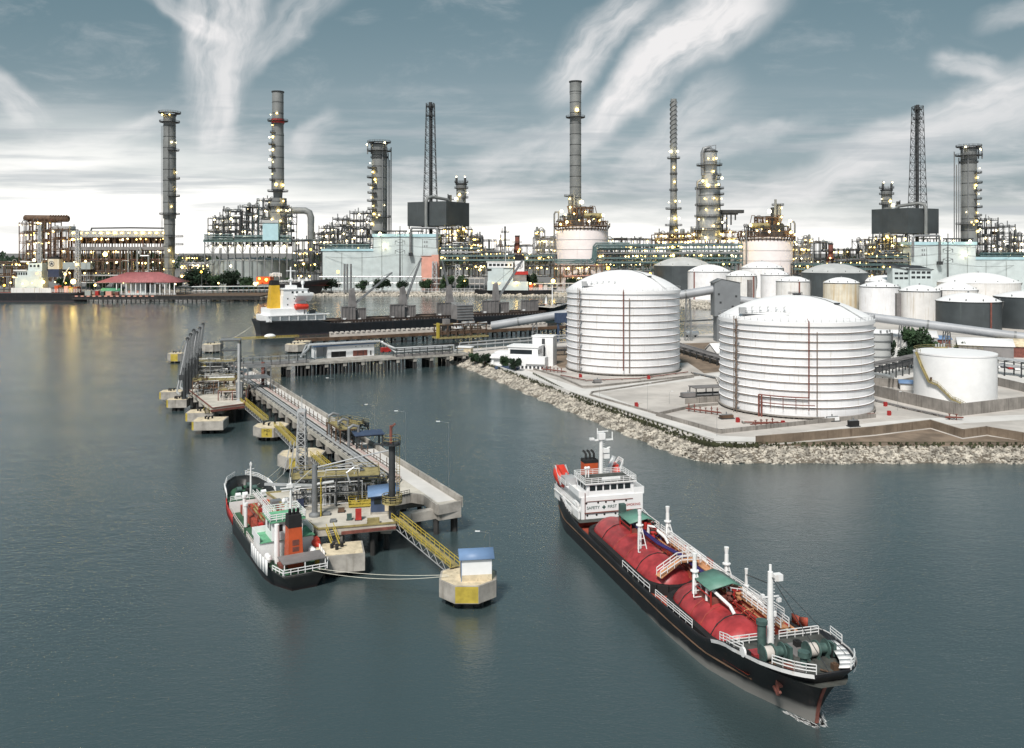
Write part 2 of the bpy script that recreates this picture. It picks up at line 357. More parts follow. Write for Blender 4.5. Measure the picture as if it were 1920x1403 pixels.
strp = mth('MULTIPLY', mrange(wnoise(cxyz(mth('MULTIPLY', uu, 1.3), mth('MULTIPLY', vv, 22.), 57.), 2.6, 6, .55, .25), .5, .68), mth('MULTIPLY', mrange(vv, .2, .12), mrange(vv, .012, .04)))
skyc = cmix(mth('MULTIPLY', strp, .62), skyc, (3.3, 3.65, 3.9))          # grey stratus streaks low over the horizon
Lk.new(skyc, bg.inputs['Color'])
vs_ = sc.view_settings; vs_.view_transform = 'Standard'; vs_.look = 'None'; vs_.exposure = .45; vs_.gamma = 1.; vs_.use_curve_mapping = False
sc.cycles.use_denoising = True; sc.cycles.max_bounces = 6; sc.cycles.diffuse_bounces = 2; sc.cycles.glossy_bounces = 3; sc.cycles.sample_clamp_indirect = 1.; sc.cycles.sample_clamp_direct = 5.
# ---------------------------------------------------------------- water and ground
m = bpy.data.materials.new('water'); m.use_nodes = True; M['water'] = m; nt2 = m.node_tree; n = nt2.nodes; l = nt2.links
b = n['Principled BSDF']; b.inputs['Roughness'].default_value = .2; b.inputs['IOR'].default_value = 1.9
tc = n.new('ShaderNodeTexCoord')
def wn(sx, sy, s, det, rgh=.55, rot=0.):
    mp = n.new('ShaderNodeMapping'); mp.inputs['Scale'].default_value = (sx, sy, 1); mp.inputs['Rotation'].default_value = (0, 0, rot); l.new(tc.outputs['Object'], mp.inputs['Vector'])
    t = n.new('ShaderNodeTexNoise'); t.inputs['Scale'].default_value = s; t.inputs['Detail'].default_value = det; t.inputs['Roughness'].default_value = rgh; t.inputs['Distortion'].default_value = .6; l.new(mp.outputs['Vector'], t.inputs['Vector']); return t.outputs['Fac']
mx = n.new('ShaderNodeMix'); mx.data_type = 'RGBA'; l.new(wn(1, 1, .012, 4), mx.inputs['Factor']); mx.inputs['A'].default_value = (.03, .049, .053, 1); mx.inputs['B'].default_value = (.054, .08, .085, 1); l.new(mx.outputs['Result'], b.inputs['Base Color'])
def bumpn(h, st, dist, prev=None):
    bp = n.new('ShaderNodeBump'); bp.inputs['Strength'].default_value = st; bp.inputs['Distance'].default_value = dist; l.new(h, bp.inputs['Height'])
    if prev: l.new(prev, bp.inputs['Normal'])
    return bp.outputs['Normal']
patch = n.new('ShaderNodeMapRange'); patch.inputs['From Min'].default_value = .35; patch.inputs['From Max'].default_value = .65; patch.inputs['To Min'].default_value = .05; patch.inputs['To Max'].default_value = .17; l.new(wn(.6, 1.6, .018, 4, .6, .5), patch.inputs['Value']); l.new(patch.outputs['Result'], b.inputs['Roughness'])
nn = bumpn(wn(1, 1.5, .13, 3, .5, .3), .15, .45)
nn = bumpn(wn(1, 2., .6, 5, .62, -.2), .27, .22, nn)
nn = bumpn(wn(1, 1.4, 2.2, 3, .6, .9), .5, .09, nn)
l.new(nn, b.inputs['Normal'])
wb = MB(); wb.quad((-9000, -400, 0), (9000, -400, 0), (9000, 1400, 0), (-9000, 1400, 0)); tag(wb.build('water', 'water'), kind='structure')
GZ = 3.
near_top = [G(x, y, GZ) for x, y in ((846, 663), (880, 672), (935, 691), (1080, 747), (1200, 791), (1290, 823), (1335, 837), (1420, 837), (1980, 837), (2700, 837))]
far_edge = [G(x, y, GZ) for x, y in ((-700, 549), (460, 549), (700, 548), (1060, 549), (1200, 555), (1275, 563), (1345, 571), (1400, 573))]
notch = [G(x, y, GZ) for x, y in ((1425, 600), (1385, 620), (1270, 632), (1060, 640), (960, 648), (872, 655))]
poly = [tuple(p) for p in near_top] + [(9000, near_top[-1].y, GZ), (9000, 9000, GZ), (-9000, 9000, GZ), (-9000, far_edge[0].y, GZ)] + [tuple(p) for p in far_edge] + [tuple(p) for p in notch]
gb = MB(); gb.prism([(p[0], p[1]) for p in poly], -3., GZ, False); tag(gb.build('ground', 'pale_concrete'), kind='structure')
def strip(name, pts, z, m, kind='structure'):                 # a flat sheet from picture points lying on the level z
    b_ = MB(); q = [G(x, y, z) for x, y in pts]; tr = tessellate_polygon([q]); fs = []
    for t in tr:
        t = tuple(t)
        if (q[t[1]] - q[t[0]]).cross(q[t[2]] - q[t[0]]).z < 0: t = t[::-1]
        fs.append(t)
    b_.add(q, fs); return tag(b_.build(name, m), kind=kind)
# ================================================================ tank farm
def sY(base, z=GZ): return F * (H - z) / (base - YH)          # distance of a ground point seen at picture row base
# ---- the two ringed tanks
def ringed_tank(cx, base, Rr, rim, apex, rings, label, fire, ladder, guard):
    Y = sY(base); s = Y / F; X = (cx - 960) * s; zr = H - (rim - YH) * s - GZ; za = H - (apex - YH) * s - GZ
    t = thing('storage_tank', label, 'storage tank', (X, Y, GZ), 0, 'ringed white storage tanks')
    MB().lathe([(Rr, .9), (Rr, zr)], n=96, cap=False).build('shell', 'white_tank', t)
    h = za - zr; Rs = (Rr * Rr + h * h) / (2 * h); pr = [(Rr + .15, zr - 1.6), (Rr + .5, zr - 1.4), (Rr + .5, zr - .15), (Rr + .05, zr)]
    MB().lathe(pr, n=96, cap=False).build('rim_band', 'roof_white', t)
    dome = []
    for k in range(13): r = Rr * (1 - k / 12); dome.append((max(r, .02), zr + math.sqrt(max(0, Rs * Rs - r * r)) - (Rs - h)))
    MB().lathe(dome, n=96).build('roof', 'roof_white', t)
    def zroof(r): return zr + math.sqrt(Rs * Rs - r * r) - (Rs - h)
    for k in range(rings):
        z = 2.4 + (zr - 4.6) * (k + .5) / rings
        b = MB(); b.lathe([(Rr - .05, z - .3), (Rr + .32, z - .12), (Rr + .32, z + .08), (Rr - .05, z + .2)], n=96, cap=False); b.build('stiffener_ring', 'white_tank', t)
        b = MB(); b.lathe([(Rr + .33, z - .2), (Rr + .38, z - .2), (Rr + .38, z + .07), (Rr + .33, z + .07)], n=96, cap=False); b.build('ring_edge', 'rust_ring', t)
    b = MB()
    for i in range(96): a = 2 * PI * i / 96; b.box(((Rr - .3) * math.cos(a), (Rr - .3) * math.sin(a), -.1 + .5), (.7, .7, .9), a)
    b.lathe([(Rr + .7, .55), (Rr + .7, .95), (Rr - 2, .95)], n=72, cap=False); b.lathe([(Rr - 1.2, -.6), (Rr - 1.2, .8)], n=60, cap=False); b.build('foundation', 'bund_concrete', t)
    ra = MB(); c = [((Rr + .35) * math.cos(2 * PI * i / 64), (Rr + .35) * math.sin(2 * PI * i / 64), zr) for i in range(64)]; ra.rail(c, 1.1, 2.6, .035, 2, True); ra.build('rim_railing', 'light_steel', t)
    # fire water riser in front with its ring pipe, second riser, ladder at the left
    def P(az, rr, z): return (rr * math.sin(az), -rr * math.cos(az), z)
    a = R(fire); p = MB(); p.tube(P(a, Rr + 1.15, 2.5 if not guard else 7.), P(a, Rr + 1.15, zr + .3), .22); p.tube(P(a, Rr + .6, zr + .3), P(a, .5, zroof(.5) + .15), .09)
    for k in range(12): p.bar(P(a, Rr + .8, 3 + k * (zr - 4) / 12), P(a, Rr + 1.2, 3 + k * (zr - 4) / 12), .25)
    if guard:
        pts = [P(R(fire - 34 * k / 8), Rr + 1.15, 7.) for k in range(9)]; p.path(pts, .22); pts2 = [P(R(fire + 4 - 38 * k / 8), Rr + 1.15, 4.6) for k in range(9)]; p.path(pts2, .16)
        for q in pts[::2]: p.tube(q, (q[0], q[1], 3.), .1)
        for d_ in (-34, -32): p.tube(P(R(fire + d_), Rr + 1.15, 0), P(R(fire + d_), Rr + 1.15, 7), .3)
    p.build('fire_pipe', 'rust_red', t)
    a2 = R(fire + 5.5); p = MB(); p.tube(P(a2, Rr + 1.1, 1.5), P(a2, Rr + 1.1, zr - 3), .17); p.build('drain_pipe', 'rust_ring', t)
    a3 = R(ladder); p = MB()
    n_ = 14
    for k in range(n_):
        z0, z1 = 1 + (zr - 1) * k / n_, 1 + (zr - 1) * (k + 1) / n_; d0 = a3 + R(.8 if k % 2 else -.8); d1 = a3 + R(-.8 if k % 2 else .8)
        p.bar(P(d0, Rr + 1.5, z0), P(d1, Rr + 1.5, z1), .7, .12); p.bar(P(d0, Rr + 1.8, z0 + 1.), P(d1, Rr + 1.8, z1 + 1.), .09); p.box(P(d1, Rr + 1.4, z1), (1.3, .9, .12), a3)
    for d_ in (-1.6, 1.6): p.bar(P(a3 + R(d_), Rr + 1.9, 0), P(a3 + R(d_), Rr + 1.9, zr + 1), .14)
    p.build('ladder', 'rust_ring', t)
    # roof platform with relief valves above the ladder
    p = MB(); q0, q1 = Vector(P(a3, Rr - 1.5, zr + 1.6)), Vector(P(a3 + R(40), Rr - 4., zr + 1.9)); dv = (q1 - q0)
    p.bar(q0, q1, 2.2, .15)
    for k in range(8): e = q0.lerp(q1, k / 7); p.bar(e, (e.x, e.y, zr - .2), .14)
    p.rail([q0, q1], 1.1, 1.5, .04)
    p.build('roof_platform', 'grey_steel', t)
    for k in range(5):
        e = q0.lerp(q1, .2 + .17 * k); v = MB(); v.tube(e, e + Vector((0, .6, 2.2)), .16); v.tube(e + Vector((0, .6, 2.2)), e + Vector((.5, .6, 2.7)), .3, 8, .2); v.build('relief_valve', 'light_steel', t)
    b = MB(); b.box(q0 + Vector((0, .4, 1.1)), (2.2, 1.6, 2.)); b.build('valve_box', 'light_steel', t)
    p = MB(); a4 = R(40)
    for d_ in (-.5, .5):
        pts = [P(a4 + R(d_ * (2 if r > 3 else 8)), r, zroof(r) + .25) for r in (Rr - .2, Rr * .7, Rr * .45, Rr * .22, 1.)]; p.path(pts, .05, 4)
    e = P(a4, Rr * .62, zroof(Rr * .62) + .4); p.box(e, (1.8, 1., .5)); p.box(P(a4, .8, zroof(1) + .3), (2.4, 1.6, .5)); p.rail([(-2, -2, za + .1), (2, -2, za + .1), (2.4, 1.8, za + .1), (-1.6, 2, za + .1)], .8, 1.3, .04, 2, True)
    p.build('roof_ladder', 'dark_steel', t)
    return t, Y, X, zr
tk1 = ringed_tank(1168, 690.5, 25.1, 541, 506, 10, 'white ringed domed tank beside the low white control building', -7, -52, False)
tk2 = ringed_tank(1490, 760.4, 24.9, 593, 553, 10, 'larger white ringed domed tank with rusty guard pipes at its foot', -9, -62, True)
# ---- plain tanks behind
def plain_tank(name, label, xl, xr, rim, apex, base, sm, rm, group=None, band='dark_steel', pipe=None, pm='rust_red', ring=0, vents=5, Yd=None):
    Y = Yd or sY(base); s = Y / F; cx = (xl + xr) / 2; X = (cx - 960) * s; r = (xr - xl) / 2 * s * .995
    z0 = GZ; zr = H - (rim - YH) * s - z0; za = H - (apex - YH) * s - z0
    t = thing('storage_tank' if not name else name, label, 'storage tank', (X, Y, z0), 0, group)
    MB().lathe([(r, -.2), (r, zr)], n=56, cap=False).build('shell', sm, t)
    h = max(za - zr, .3); Rs = (r * r + h * h) / (2 * h); dome = [(r + .1, zr)] + [(max(r * (1 - k / 8), .02), zr + math.sqrt(max(0, Rs * Rs - (r * (1 - k / 8)) ** 2)) - (Rs - h)) for k in range(9)]
    MB().lathe(dome, n=56).build('roof', rm, t)
    if band: MB().lathe([(r + .05, zr - .55), (r + .3, zr - .5), (r + .3, zr - .05), (r + .05, zr)], n=56, cap=False).build('rim_band', band, t)
    for k in range(ring):
        z = zr * (k + 1) / (ring + 1); MB().lathe([(r, z - .2), (r + .5, z - .15), (r + .5, z + .15), (r, z + .2)], n=48, cap=False).build('stiffener_ring', 'grey_steel', t)
    if pipe is not None:
        a = R(pipe); b = MB(); b.tube(((r + .5) * math.sin(a), -(r + .5) * math.cos(a), 0), ((r + .5) * math.sin(a), -(r + .5) * math.cos(a), zr), .35 + s * .6); b.build('riser_pipe', pm, t)
    for k in range(vents):
        b = MB(); a = R(-80 + 160 * (k + .5) / vents); rr = r * .93; zz = zr + math.sqrt(max(0, Rs * Rs - rr * rr)) - (Rs - h); b.tube((rr * math.sin(a), -rr * math.cos(a), zz - .2), (rr * math.sin(a), -rr * math.cos(a), zz + 1.2), .45); b.build('roof_vent', 'grey_steel', t)
    b = MB(); b.tube((0, 0, za - .2), (0, 0, za + 1.), .6); b.build('roof_vent', 'grey_steel', t)
    ra = MB()
    # spiral stair down one side
    pts = []
    for k in range(13): a = R(60 + 5.5 * k); pts.append(((r + .6) * math.sin(a), -(r + .6) * math.cos(a), zr * (1 - k / 12)))
    for p, q in zip(pts, pts[1:]): ra.bar(p, q, .9, .2); ra.bar((p[0], p[1], p[2] + 1.1), (q[0], q[1], q[2] + 1.1), .1)
    ra.build('spiral_stair', 'grey_steel', t)
    return t
PG = 'plain tanks of the tank farm'
plain_tank('', 'dark grey tank with pale grey roof behind the first ringed tank', 1226, 1334, 498, 482, 548, 'dark_tank', 'grey_roof', PG, None)
plain_tank('', 'white tank with red riser right in front of the pale roofed dark tank', 1290, 1369, 509, 496, 560, 'white_tank', 'roof_white', PG, 'dark_steel', -55)
plain_tank('', 'tall white tank rising behind the pair of slim white tanks', 1390, 1467, 502, 490, 556, 'white_tank', 'roof_white', PG)
plain_tank('', 'slim white tank whose red riser is next to the grey transfer tower', 1362, 1417, 517, 507, 572, 'old_white_tank', 'roof_white', PG, 'dark_steel', 38)
plain_tank('', 'slim white tank overlapping the tall white tank behind it', 1427, 1478, 515, 505, 570, 'white_tank', 'roof_white', PG)
plain_tank('', 'small white tank with dark rim and dark red riser at its middle', 1456, 1518, 527, 518, 580, 'old_white_tank', 'roof_white', PG, 'dark_steel', 2)
plain_tank('', 'dark tank with broad pale green grey roof above the ringed tank dome', 1505, 1623, 511, 494, 560, 'dark_tank', 'grey_roof', PG, 'dark_tank', None)
plain_tank('', 'cream white tank with rusty brown streaks running down its shell', 1545, 1610, 530, 520, 584, 'stained_tank', 'roof_white', PG)
plain_tank('', 'white domed tank with curved roof ladder half hidden by two white tanks', 1617, 1700, 527, 516, 562, 'old_white_tank', 'roof_white', PG, 'grey_steel')
plain_tank('', 'clean white tank between the streaked tank and the grey pipe riser', 1613, 1683, 537, 528, 589, 'white_tank', 'roof_white', PG)
plain_tank('', 'white tank with a slanting stair line beside the dark blue tank', 1688, 1760, 545, 534, 602, 'old_white_tank', 'roof_white', PG)
plain_tank('', 'wide white tank below the light clad plant hall', 1764, 1904, 529, 511, 560, 'old_white_tank', 'roof_white', PG, 'old_white_tank')
plain_tank('', 'low white dome with dark seam behind the dark blue tank', 1752, 1828, 543, 528, 566, 'old_white_tank', 'roof_white', PG, 'grey_steel')
plain_tank('', 'dark blue grey tank with white dome and red riser by the conveyor tube', 1760, 1871, 564, 549, 616, 'dark_tank', 'roof_white', PG, 'dark_steel', 12)
plain_tank('', 'dark tank with white dome cut by the picture border', 1871, 2000, 556, 545, 614, 'dark_tank', 'roof_white', PG, 'dark_steel')
plain_tank('', 'small lilac grey ribbed tank peeping past the larger ringed tank', 1612, 1668, 623, 617, 680, 'grey_roof', 'roof_white', PG, 'grey_steel', None, ring=3)
b = MB()
for i, (px, py) in enumerate(((1406, 545), (1684, 570))):
    p0 = D(px, py, 640); b = MB(); b.box((p0.x, p0.y, (p0.z + GZ) / 2 + 2), (3.2, 3.2, p0.z - GZ + 12)); tag(b.build('pipe_riser', 'hatch_grey'), ['grey brown box riser by the slim white tank', 'grey brown box riser standing in the gap between two white tanks'][i], 'riser', 'box risers')
# ---- the smaller flat topped tank in its bund
Y3 = sY(748); s3 = Y3 / F; X3 = (1790 - 960) * s3; R3 = 70 * s3; Z3 = H - (660 - YH) * s3 - GZ
t3 = thing('storage_tank', 'plain white flat topped tank with rusty zigzag stair inside a walled bund', 'storage tank', (X3, Y3, GZ))
MB().lathe([(R3, -.1), (R3 * 1.004, Z3 * .5), (R3, Z3 - .5)], n=64, cap=False).build('shell', 'clean_white', t3)
MB().lathe([(R3 + .18, Z3 - .5), (R3 + .18, Z3), (R3 * .5, Z3 + .35), (.02, Z3 + .5)], n=64).build('roof', 'roof_white', t3)
ra = MB(); ra.rail([((R3 - .1) * math.cos(R(i)), (R3 - .1) * math.sin(R(i)), Z3) for i in range(20, 196, 8)], 1.2, 1.5, .06); ra.b2(-1.6, 2.6, R3 - 3.4, R3 - 1.2, Z3, Z3 + .5); ra.build('roof_railing', 'yellow_steel', t3)
for k in range(4): b = MB(); b.tube((-1.2 + k * 1., R3 - 2.3, Z3 + .4), (-1.2 + k, R3 - 2.3, Z3 + 1.6 + .3 * (k % 2)), .28); b.build('roof_nozzle', 'light_steel', t3)
b = MB(); pts = []
for az, z in ((-88, Z3), (-74, Z3 * .7), (-62, Z3 * .42), (-50, Z3 * .38), (-30, Z3 * .1), (-26, Z3 * .09), (-14, 0)): pts.append(((R3 + .7) * math.sin(R(az)), -(R3 + .7) * math.cos(R(az)), z))
for p, q in zip(pts, pts[1:]):
    b.bar(p, q, 1., .3)
    for h_ in (.6, 1.15): b.bar((p[0], p[1], p[2] + h_), (q[0], q[1], q[2] + h_), .1)
    for k in range(5): e = Vector(p).lerp(Vector(q), k / 4); b.bar(e, e + Vector((0, 0, 1.15)), .08)
b.build('zigzag_stair', 'yellow_steel', t3)
b = MB(); e = pts[2]; b.box((e[0] + .6, e[1] - .3, e[2] + 1.1), (1., .3, 1.2), .4); b.build('stair_sign', 'rust_steel', t3)
# ---- walls of the bund and low walls of the farm
def wall(name, label, pts, h, m, th=.45, group=None, z=GZ, cat='wall'):
    q = [G(x, y, z) for x, y in pts]; b = MB()
    for a, c in zip(q, q[1:]):
        d = (c - a).normalized() * th * .49; b.bar(a - d + Vector((0, 0, h / 2)), c + d + Vector((0, 0, h / 2)), th, h)
    return tag(b.build(name, m), label, cat, group)
wall('bund_wall', 'tall stained concrete bund wall round the flat topped white tank', ((1640, 742), (1700, 757), (1800, 780), (1925, 765), (1990, 757)), 3.9, 'bund_concrete', .6)
wall('bund_wall', 'rear bund wall passing behind the flat topped white tank', ((1560, 718), (1690, 727), (1745, 716), (1850, 718), (1925, 736), (2000, 752)), 3.2, 'bund_concrete', .6)
wall('kerb_wall', 'low dark kerb wall round the yard of the first ringed tank', ((930, 672), (1050, 708), (1092, 727), (1118, 726), (1310, 705)), .7, 'bund_concrete', .5)
wall('kerb_wall', 'low kerb wall edging the empty concrete yard before the larger ringed tank', ((1300, 708), (1110, 737), (1107, 742), (1235, 778)), .6, 'bund_concrete', .5)
wall('kerb_wall', 'grey kerb wall along the seaward corner of the larger ringed tank yard', ((1232, 780), (1345, 812), (1352, 813), (1540, 793), (1640, 783)), 1.2, 'bund_concrete', .6)
wall('kerb_wall', 'short kerb wall behind the red valves near the larger ringed tank', ((1238, 778), (1300, 764), (1345, 760)), .9, 'bund_concrete', .5)
wall('retaining_wall', 'brown zigzag retaining wall above the rocky shore', ((1420, 835), (1640, 816), (1745, 803), (1805, 822), (1850, 816), (1930, 830), (2000, 836)), 2.5, 'brown_concrete', .7, None, GZ - .2)
strip('yard_dirt', ((1425, 837), (1640, 817.5), (1745, 804.5), (1805, 823.5), (1850, 817.5), (1985, 836), (1985, 837)), GZ + .012, 'dirt')
strip('shore_road', ((868, 664), (905, 668), (940, 679), (1090, 728), (1114, 734), (1240, 779), (1350, 817), (1420, 820), (1640, 792), (1720, 785), (1990, 775), (1990, 783), (1760, 797), (1640, 805), (1420, 830), (1338, 827), (1215, 788), (1075, 739), (925, 687), (868, 669)), GZ + .008, 'road_concrete')
strip('cross_road', ((1092, 730), (1117, 728), (1320, 702), (1420, 692), (1420, 700), (1312, 711), (1117, 737), (1112, 740)), GZ + .014, 'road_concrete')
strip('rear_yard', ((1640, 640), (1990, 672), (1990, 735), (1860, 716), (1700, 712), (1640, 722)), GZ + .01, 'road_concrete')
strip('channel_yard', ((1000, 652), (1420, 640), (1420, 690), (1320, 700), (1290, 680), (1050, 690)), GZ + .006, 'dirt')
q = [G(x, y, GZ) for x, y in ((868, 669), (925, 687.5), (1075, 740), (1215, 789), (1290, 814), (1338, 829))]
b = MB()
for a, c in zip(q, q[1:]): b.bar(a + Vector((0, 0, .5)), c + Vector((0, 0, .5)), .5, 1.1)
tag(b.build('sea_wall', 'road_concrete'), 'long white parapet beside the shore road', 'wall')
b = MB(); q2 = [G(x, y, GZ) for x, y in ((1000, 702), (1075, 741), (1215, 790), (1300, 818), (1340, 833), (1420, 834), (1650, 834), (1990, 834))]
for a, c in zip(q2, q2[1:]):
    k = max(2, int((c - a).length / 2.4))
    for i in range(k): e = a.lerp(c, i / k); b.box((e.x, e.y, GZ - .1), (.5, .5, 1.7))
    b.bar(a + Vector((0, 0, .7)), c + Vector((0, 0, .7)), .12)
tag(b.build('shore_fence', 'scrub'), 'dark post fence between sea wall and rocks', 'fence')
# rocks of the revetments
def revet(name, top, drop, out, n, smin, smax, seed, matn='rock', base=True, tmin=0.):
    rg = random.Random(seed); b = MB(); segs = []
    for a, c in zip(top, top[1:]):
        d = (c - a); L = math.hypot(d.x, d.y); nrm = Vector((d.y, -d.x, 0)).normalized(); segs.append((a, c, nrm, L))
    tot_ = sum(s_[3] for s_ in segs)
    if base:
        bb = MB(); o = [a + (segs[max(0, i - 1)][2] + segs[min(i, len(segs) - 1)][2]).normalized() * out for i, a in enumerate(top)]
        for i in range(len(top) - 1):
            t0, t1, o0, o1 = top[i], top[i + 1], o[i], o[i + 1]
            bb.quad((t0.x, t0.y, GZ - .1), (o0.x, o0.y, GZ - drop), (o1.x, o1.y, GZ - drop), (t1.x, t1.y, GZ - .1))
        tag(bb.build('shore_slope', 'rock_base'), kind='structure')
    ico = [(0, 0, 1), (.89, 0, .45), (.28, .85, .45), (-.72, .53, .45), (-.72, -.53, .45), (.28, -.85, .45), (.72, .53, -.45), (-.28, .85, -.45), (-.89, 0, -.45), (-.28, -.85, -.45), (.72, -.53, -.45), (0, 0, -1)]
    icf = [(0, 1, 2), (0, 2, 3), (0, 3, 4), (0, 4, 5), (0, 5, 1), (1, 6, 2), (2, 7, 3), (3, 8, 4), (4, 9, 5), (5, 10, 1), (6, 7, 2), (7, 8, 3), (8, 9, 4), (9, 10, 5), (10, 6, 1), (6, 11, 7), (7, 11, 8), (8, 11, 9), (9, 11, 10), (10, 11, 6)]
    for i in range(n):
        x = rg.random() * tot_
        for a, c, nrm, L in segs:
            if x < L: break
            x -= L
        k0 = segs.index((a, c, nrm, L)); f_ = min(1, x / L); nb = segs[max(0, k0 - 1)][2] if f_ < .5 else segs[min(len(segs) - 1, k0 + 1)][2]; nrm = nrm.lerp(nb, abs(f_ - .5) ** 2 * 2).normalized()
        t = tmin + (1 - tmin) * rg.random(); p = a.lerp(c, f_) + nrm * (out * t * (1 + .12 * math.sin(x * .4))); z = GZ - .1 - drop * t
        s_ = rg.uniform(smin, smax); sx, sy, sz = s_ * rg.uniform(.7, 1.4), s_ * rg.uniform(.6, 1.), s_ * rg.uniform(.45, .8); an = rg.random() * 6.3; ca, sa = math.cos(an), math.sin(an)
        vs = []
        for v in ico:
            k = rg.uniform(.75, 1.15); vx, vy, vz = v[0] * sx * k, v[1] * sy * k, v[2] * sz * k; vs.append((p.x + vx * ca - vy * sa, p.y + vx * sa + vy * ca, z + vz + sz * .3))
        b.add(vs, icf)
    return tag(b.build(name, matn, sharp=15), {3: 'pale rocks heaped on the near shore', 5: 'pale rocks heaped on the far shore', 13: 'dark wet rocks along the tide line of the near shore'}[seed], 'rocks', None, 'stuff')
nt_ = [Vector(p) for p in near_top[:9]]
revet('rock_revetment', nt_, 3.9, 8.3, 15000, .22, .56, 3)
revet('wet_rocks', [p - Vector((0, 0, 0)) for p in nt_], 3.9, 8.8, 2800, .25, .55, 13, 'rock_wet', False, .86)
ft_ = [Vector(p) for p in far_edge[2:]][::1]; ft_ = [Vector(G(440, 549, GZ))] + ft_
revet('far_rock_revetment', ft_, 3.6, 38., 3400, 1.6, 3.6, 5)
# scrub on the upper edge of the rocks
b = MB(); rg = random.Random(12)
for i in range(2600):
    k = rg.random() * (len(nt_) - 1); a = nt_[int(k)].lerp(nt_[int(k) + 1], k % 1); s_ = rg.uniform(.2, .6); x, y, z = a.x + rg.uniform(-1.2, .9), a.y + rg.uniform(-1.2, .9), GZ + rg.uniform(-.3, .5)
    an = rg.random() * 6.3; b.add([(x - s_ * math.cos(an), y - s_ * math.sin(an), z), (x + s_ * math.cos(an), y + s_ * math.sin(an), z), (x + rg.uniform(-.3, .3), y, z + s_ * 1.5)], [(0, 1, 2)])
tag(b.build('scrub', 'scrub'), 'dark scrub and weeds along the top of the rocks', 'scrub', None, 'stuff')
# ---- trees (leaf cards spread through lobed crowns)
def crown_mesh(name, lobes, n, size, m, seed):
    rg = random.Random(seed); b = MB(); tw = sum(l_[3] ** 2 for l_ in lobes)
    for (x, y, z, r) in lobes:
        for i in range(int(n * r * r / tw)):
            d = Vector((rg.gauss(0, 1), rg.gauss(0, 1), rg.gauss(0, .8))).normalized() * r * (rg.random() ** .35) * rg.uniform(.75, 1.12); c = Vector((x, y, z)) + d
            u = Vector((rg.gauss(0, 1), rg.gauss(0, 1), rg.gauss(0, .6))).normalized(); v = u.cross(Vector((rg.gauss(0, 1), rg.gauss(0, 1), rg.gauss(0, 1)))).normalized(); s_ = size * rg.uniform(.6, 1.3)
            b.add([c - u * s_, c + v * s_ * .6, c + u * s_, c - v * s_ * .6], [(0, 1, 2, 3)])
    o = b.build(name, m); me = o.data; bpy.data.objects.remove(o); return me
def rnd_lobes(seed, w_, h_, z0, n=9):
    rg = random.Random(seed); return [(rg.uniform(-w_, w_) * .62, rg.uniform(-w_, w_) * .5, z0 + h_ * rg.uniform(.15, .85), rg.uniform(.32, .5) * min(w_, h_)) for _ in range(n)]
CR = [crown_mesh('crown', rnd_lobes(s_, 9, 11, 4, 12), 2600, .85, mm, s_) for s_, mm in ((1, 'leaf'), (2, 'leaf_dark'), (3, 'leaf'), (4, 'leaf_dark'))]
tb = MB(); tb.tube((0, 0, 0), (.2, 0, 4.5), .55, 7, .38)
for a_ in range(5): tb.tube((.2, 0, 4 + a_ * .4), (4.2 * math.cos(a_ * 1.3), 3.6 * math.sin(a_ * 1.3), 9 + a_ * .6), .26, 6, .08)
o_ = tb.build('trunk', 'bark'); TR = o_.data; bpy.data.objects.remove(o_)
def tree(p, wd, ht, k, label, group, name='tree', cat='tree', rz=0.):
    t = thing(name, label, cat, p, rz, group); t.scale = (wd / 17., wd / 17., ht / 15.)
    for nm, me in (('trunk', TR), ('crown', CR[k % 4])): o = bpy.data.objects.new(nm, me); col.objects.link(o); o.parent = t
    return t
# ---- low white control building
cb = G(985, 690, GZ); cb_ = thing('control_building', 'white control building with ribbon windows beside the first ringed tank', 'building', cb, R(-17)); cb_.scale = (1.22, 1.22, 1.15)
b = MB(); b.b2(-14, 3, 2, 13, 0, 4.6); b.b2(-5, 8, -3.5, 3, 0, 4.2); b.b2(-6.2, 5.2, -1.5, 6.5, 4.2, 8.2); b.b2(1.2, 8.6, -4.3, -.4, 2.2, 4.9); b.build('wall', 'clean_white', cb_)
b = MB(); b.b2(-6.6, 5.6, -1.9, 6.9, 8.2, 8.7); b.b2(-14.3, 3.1, 6.9, 13.2, 4.6, 5.); b.build('roof', 'roof_white', cb_)
b = MB(); b.b2(.5, 8.5, 8, 14, 0, 11.5); b.b2(.2, 8.8, 7.7, 14.3, 11.5, 11.9); b.build('stair_tower', 'clean_white', cb_)
for q_, mm in (((-5.4, 3., -1.62, -1.5, 5.6, 7.3), 'glass'), ((5.2, 5.32, -1., 4., 5.6, 7.3), 'glass'), ((4.2, 5.4, 7.85, 8., .2, 10.8), 'dark_steel'), ((1.4, 2.4, 7.85, 8., .2, 6.5), 'dark_steel')): b = MB(); b.b2(*q_); b.build('window', mm, cb_)
for k in range(6): b = MB(); b.b2(-.5 + k * 1.5, .3 + k * 1.5, -3.62, -3.5, .3, 1.3); b.build('vent', 'dark_steel', cb_)
b = MB(); b.b2(-13.6, -12.8, 1.4, 2.02, 0, 3.2); b.b2(-9.6, -8.9, 1.4, 2.02, 0, 3.2); b.b2(-14.1, -8.6, .7, 2.02, 3.2, 3.8); b.build('porch', 'clean_white', cb_)
b = MB(); b.b2(-10, -1, -6, -3, 0, .9); b.build('planter', 'blue_wall', cb_)
sh = thing('guard_shed', 'little cream shed at the landward end of the pipe pier', 'shed', G(872, 667, GZ), R(-15))
b = MB(); b.b2(-3.6, 3.6, -2.2, 2.2, 0, 4.2); b.build('wall', 'cream_concrete', sh); b = MB(); b.b2(-4., 4., -2.6, 2.6, 4.2, 4.6); b.build('roof', 'roof_white', sh); b = MB(); b.b2(2.2, 3.3, -2.24, -2.1, 0, 2.4); b.build('door', 'hatch_grey', sh)
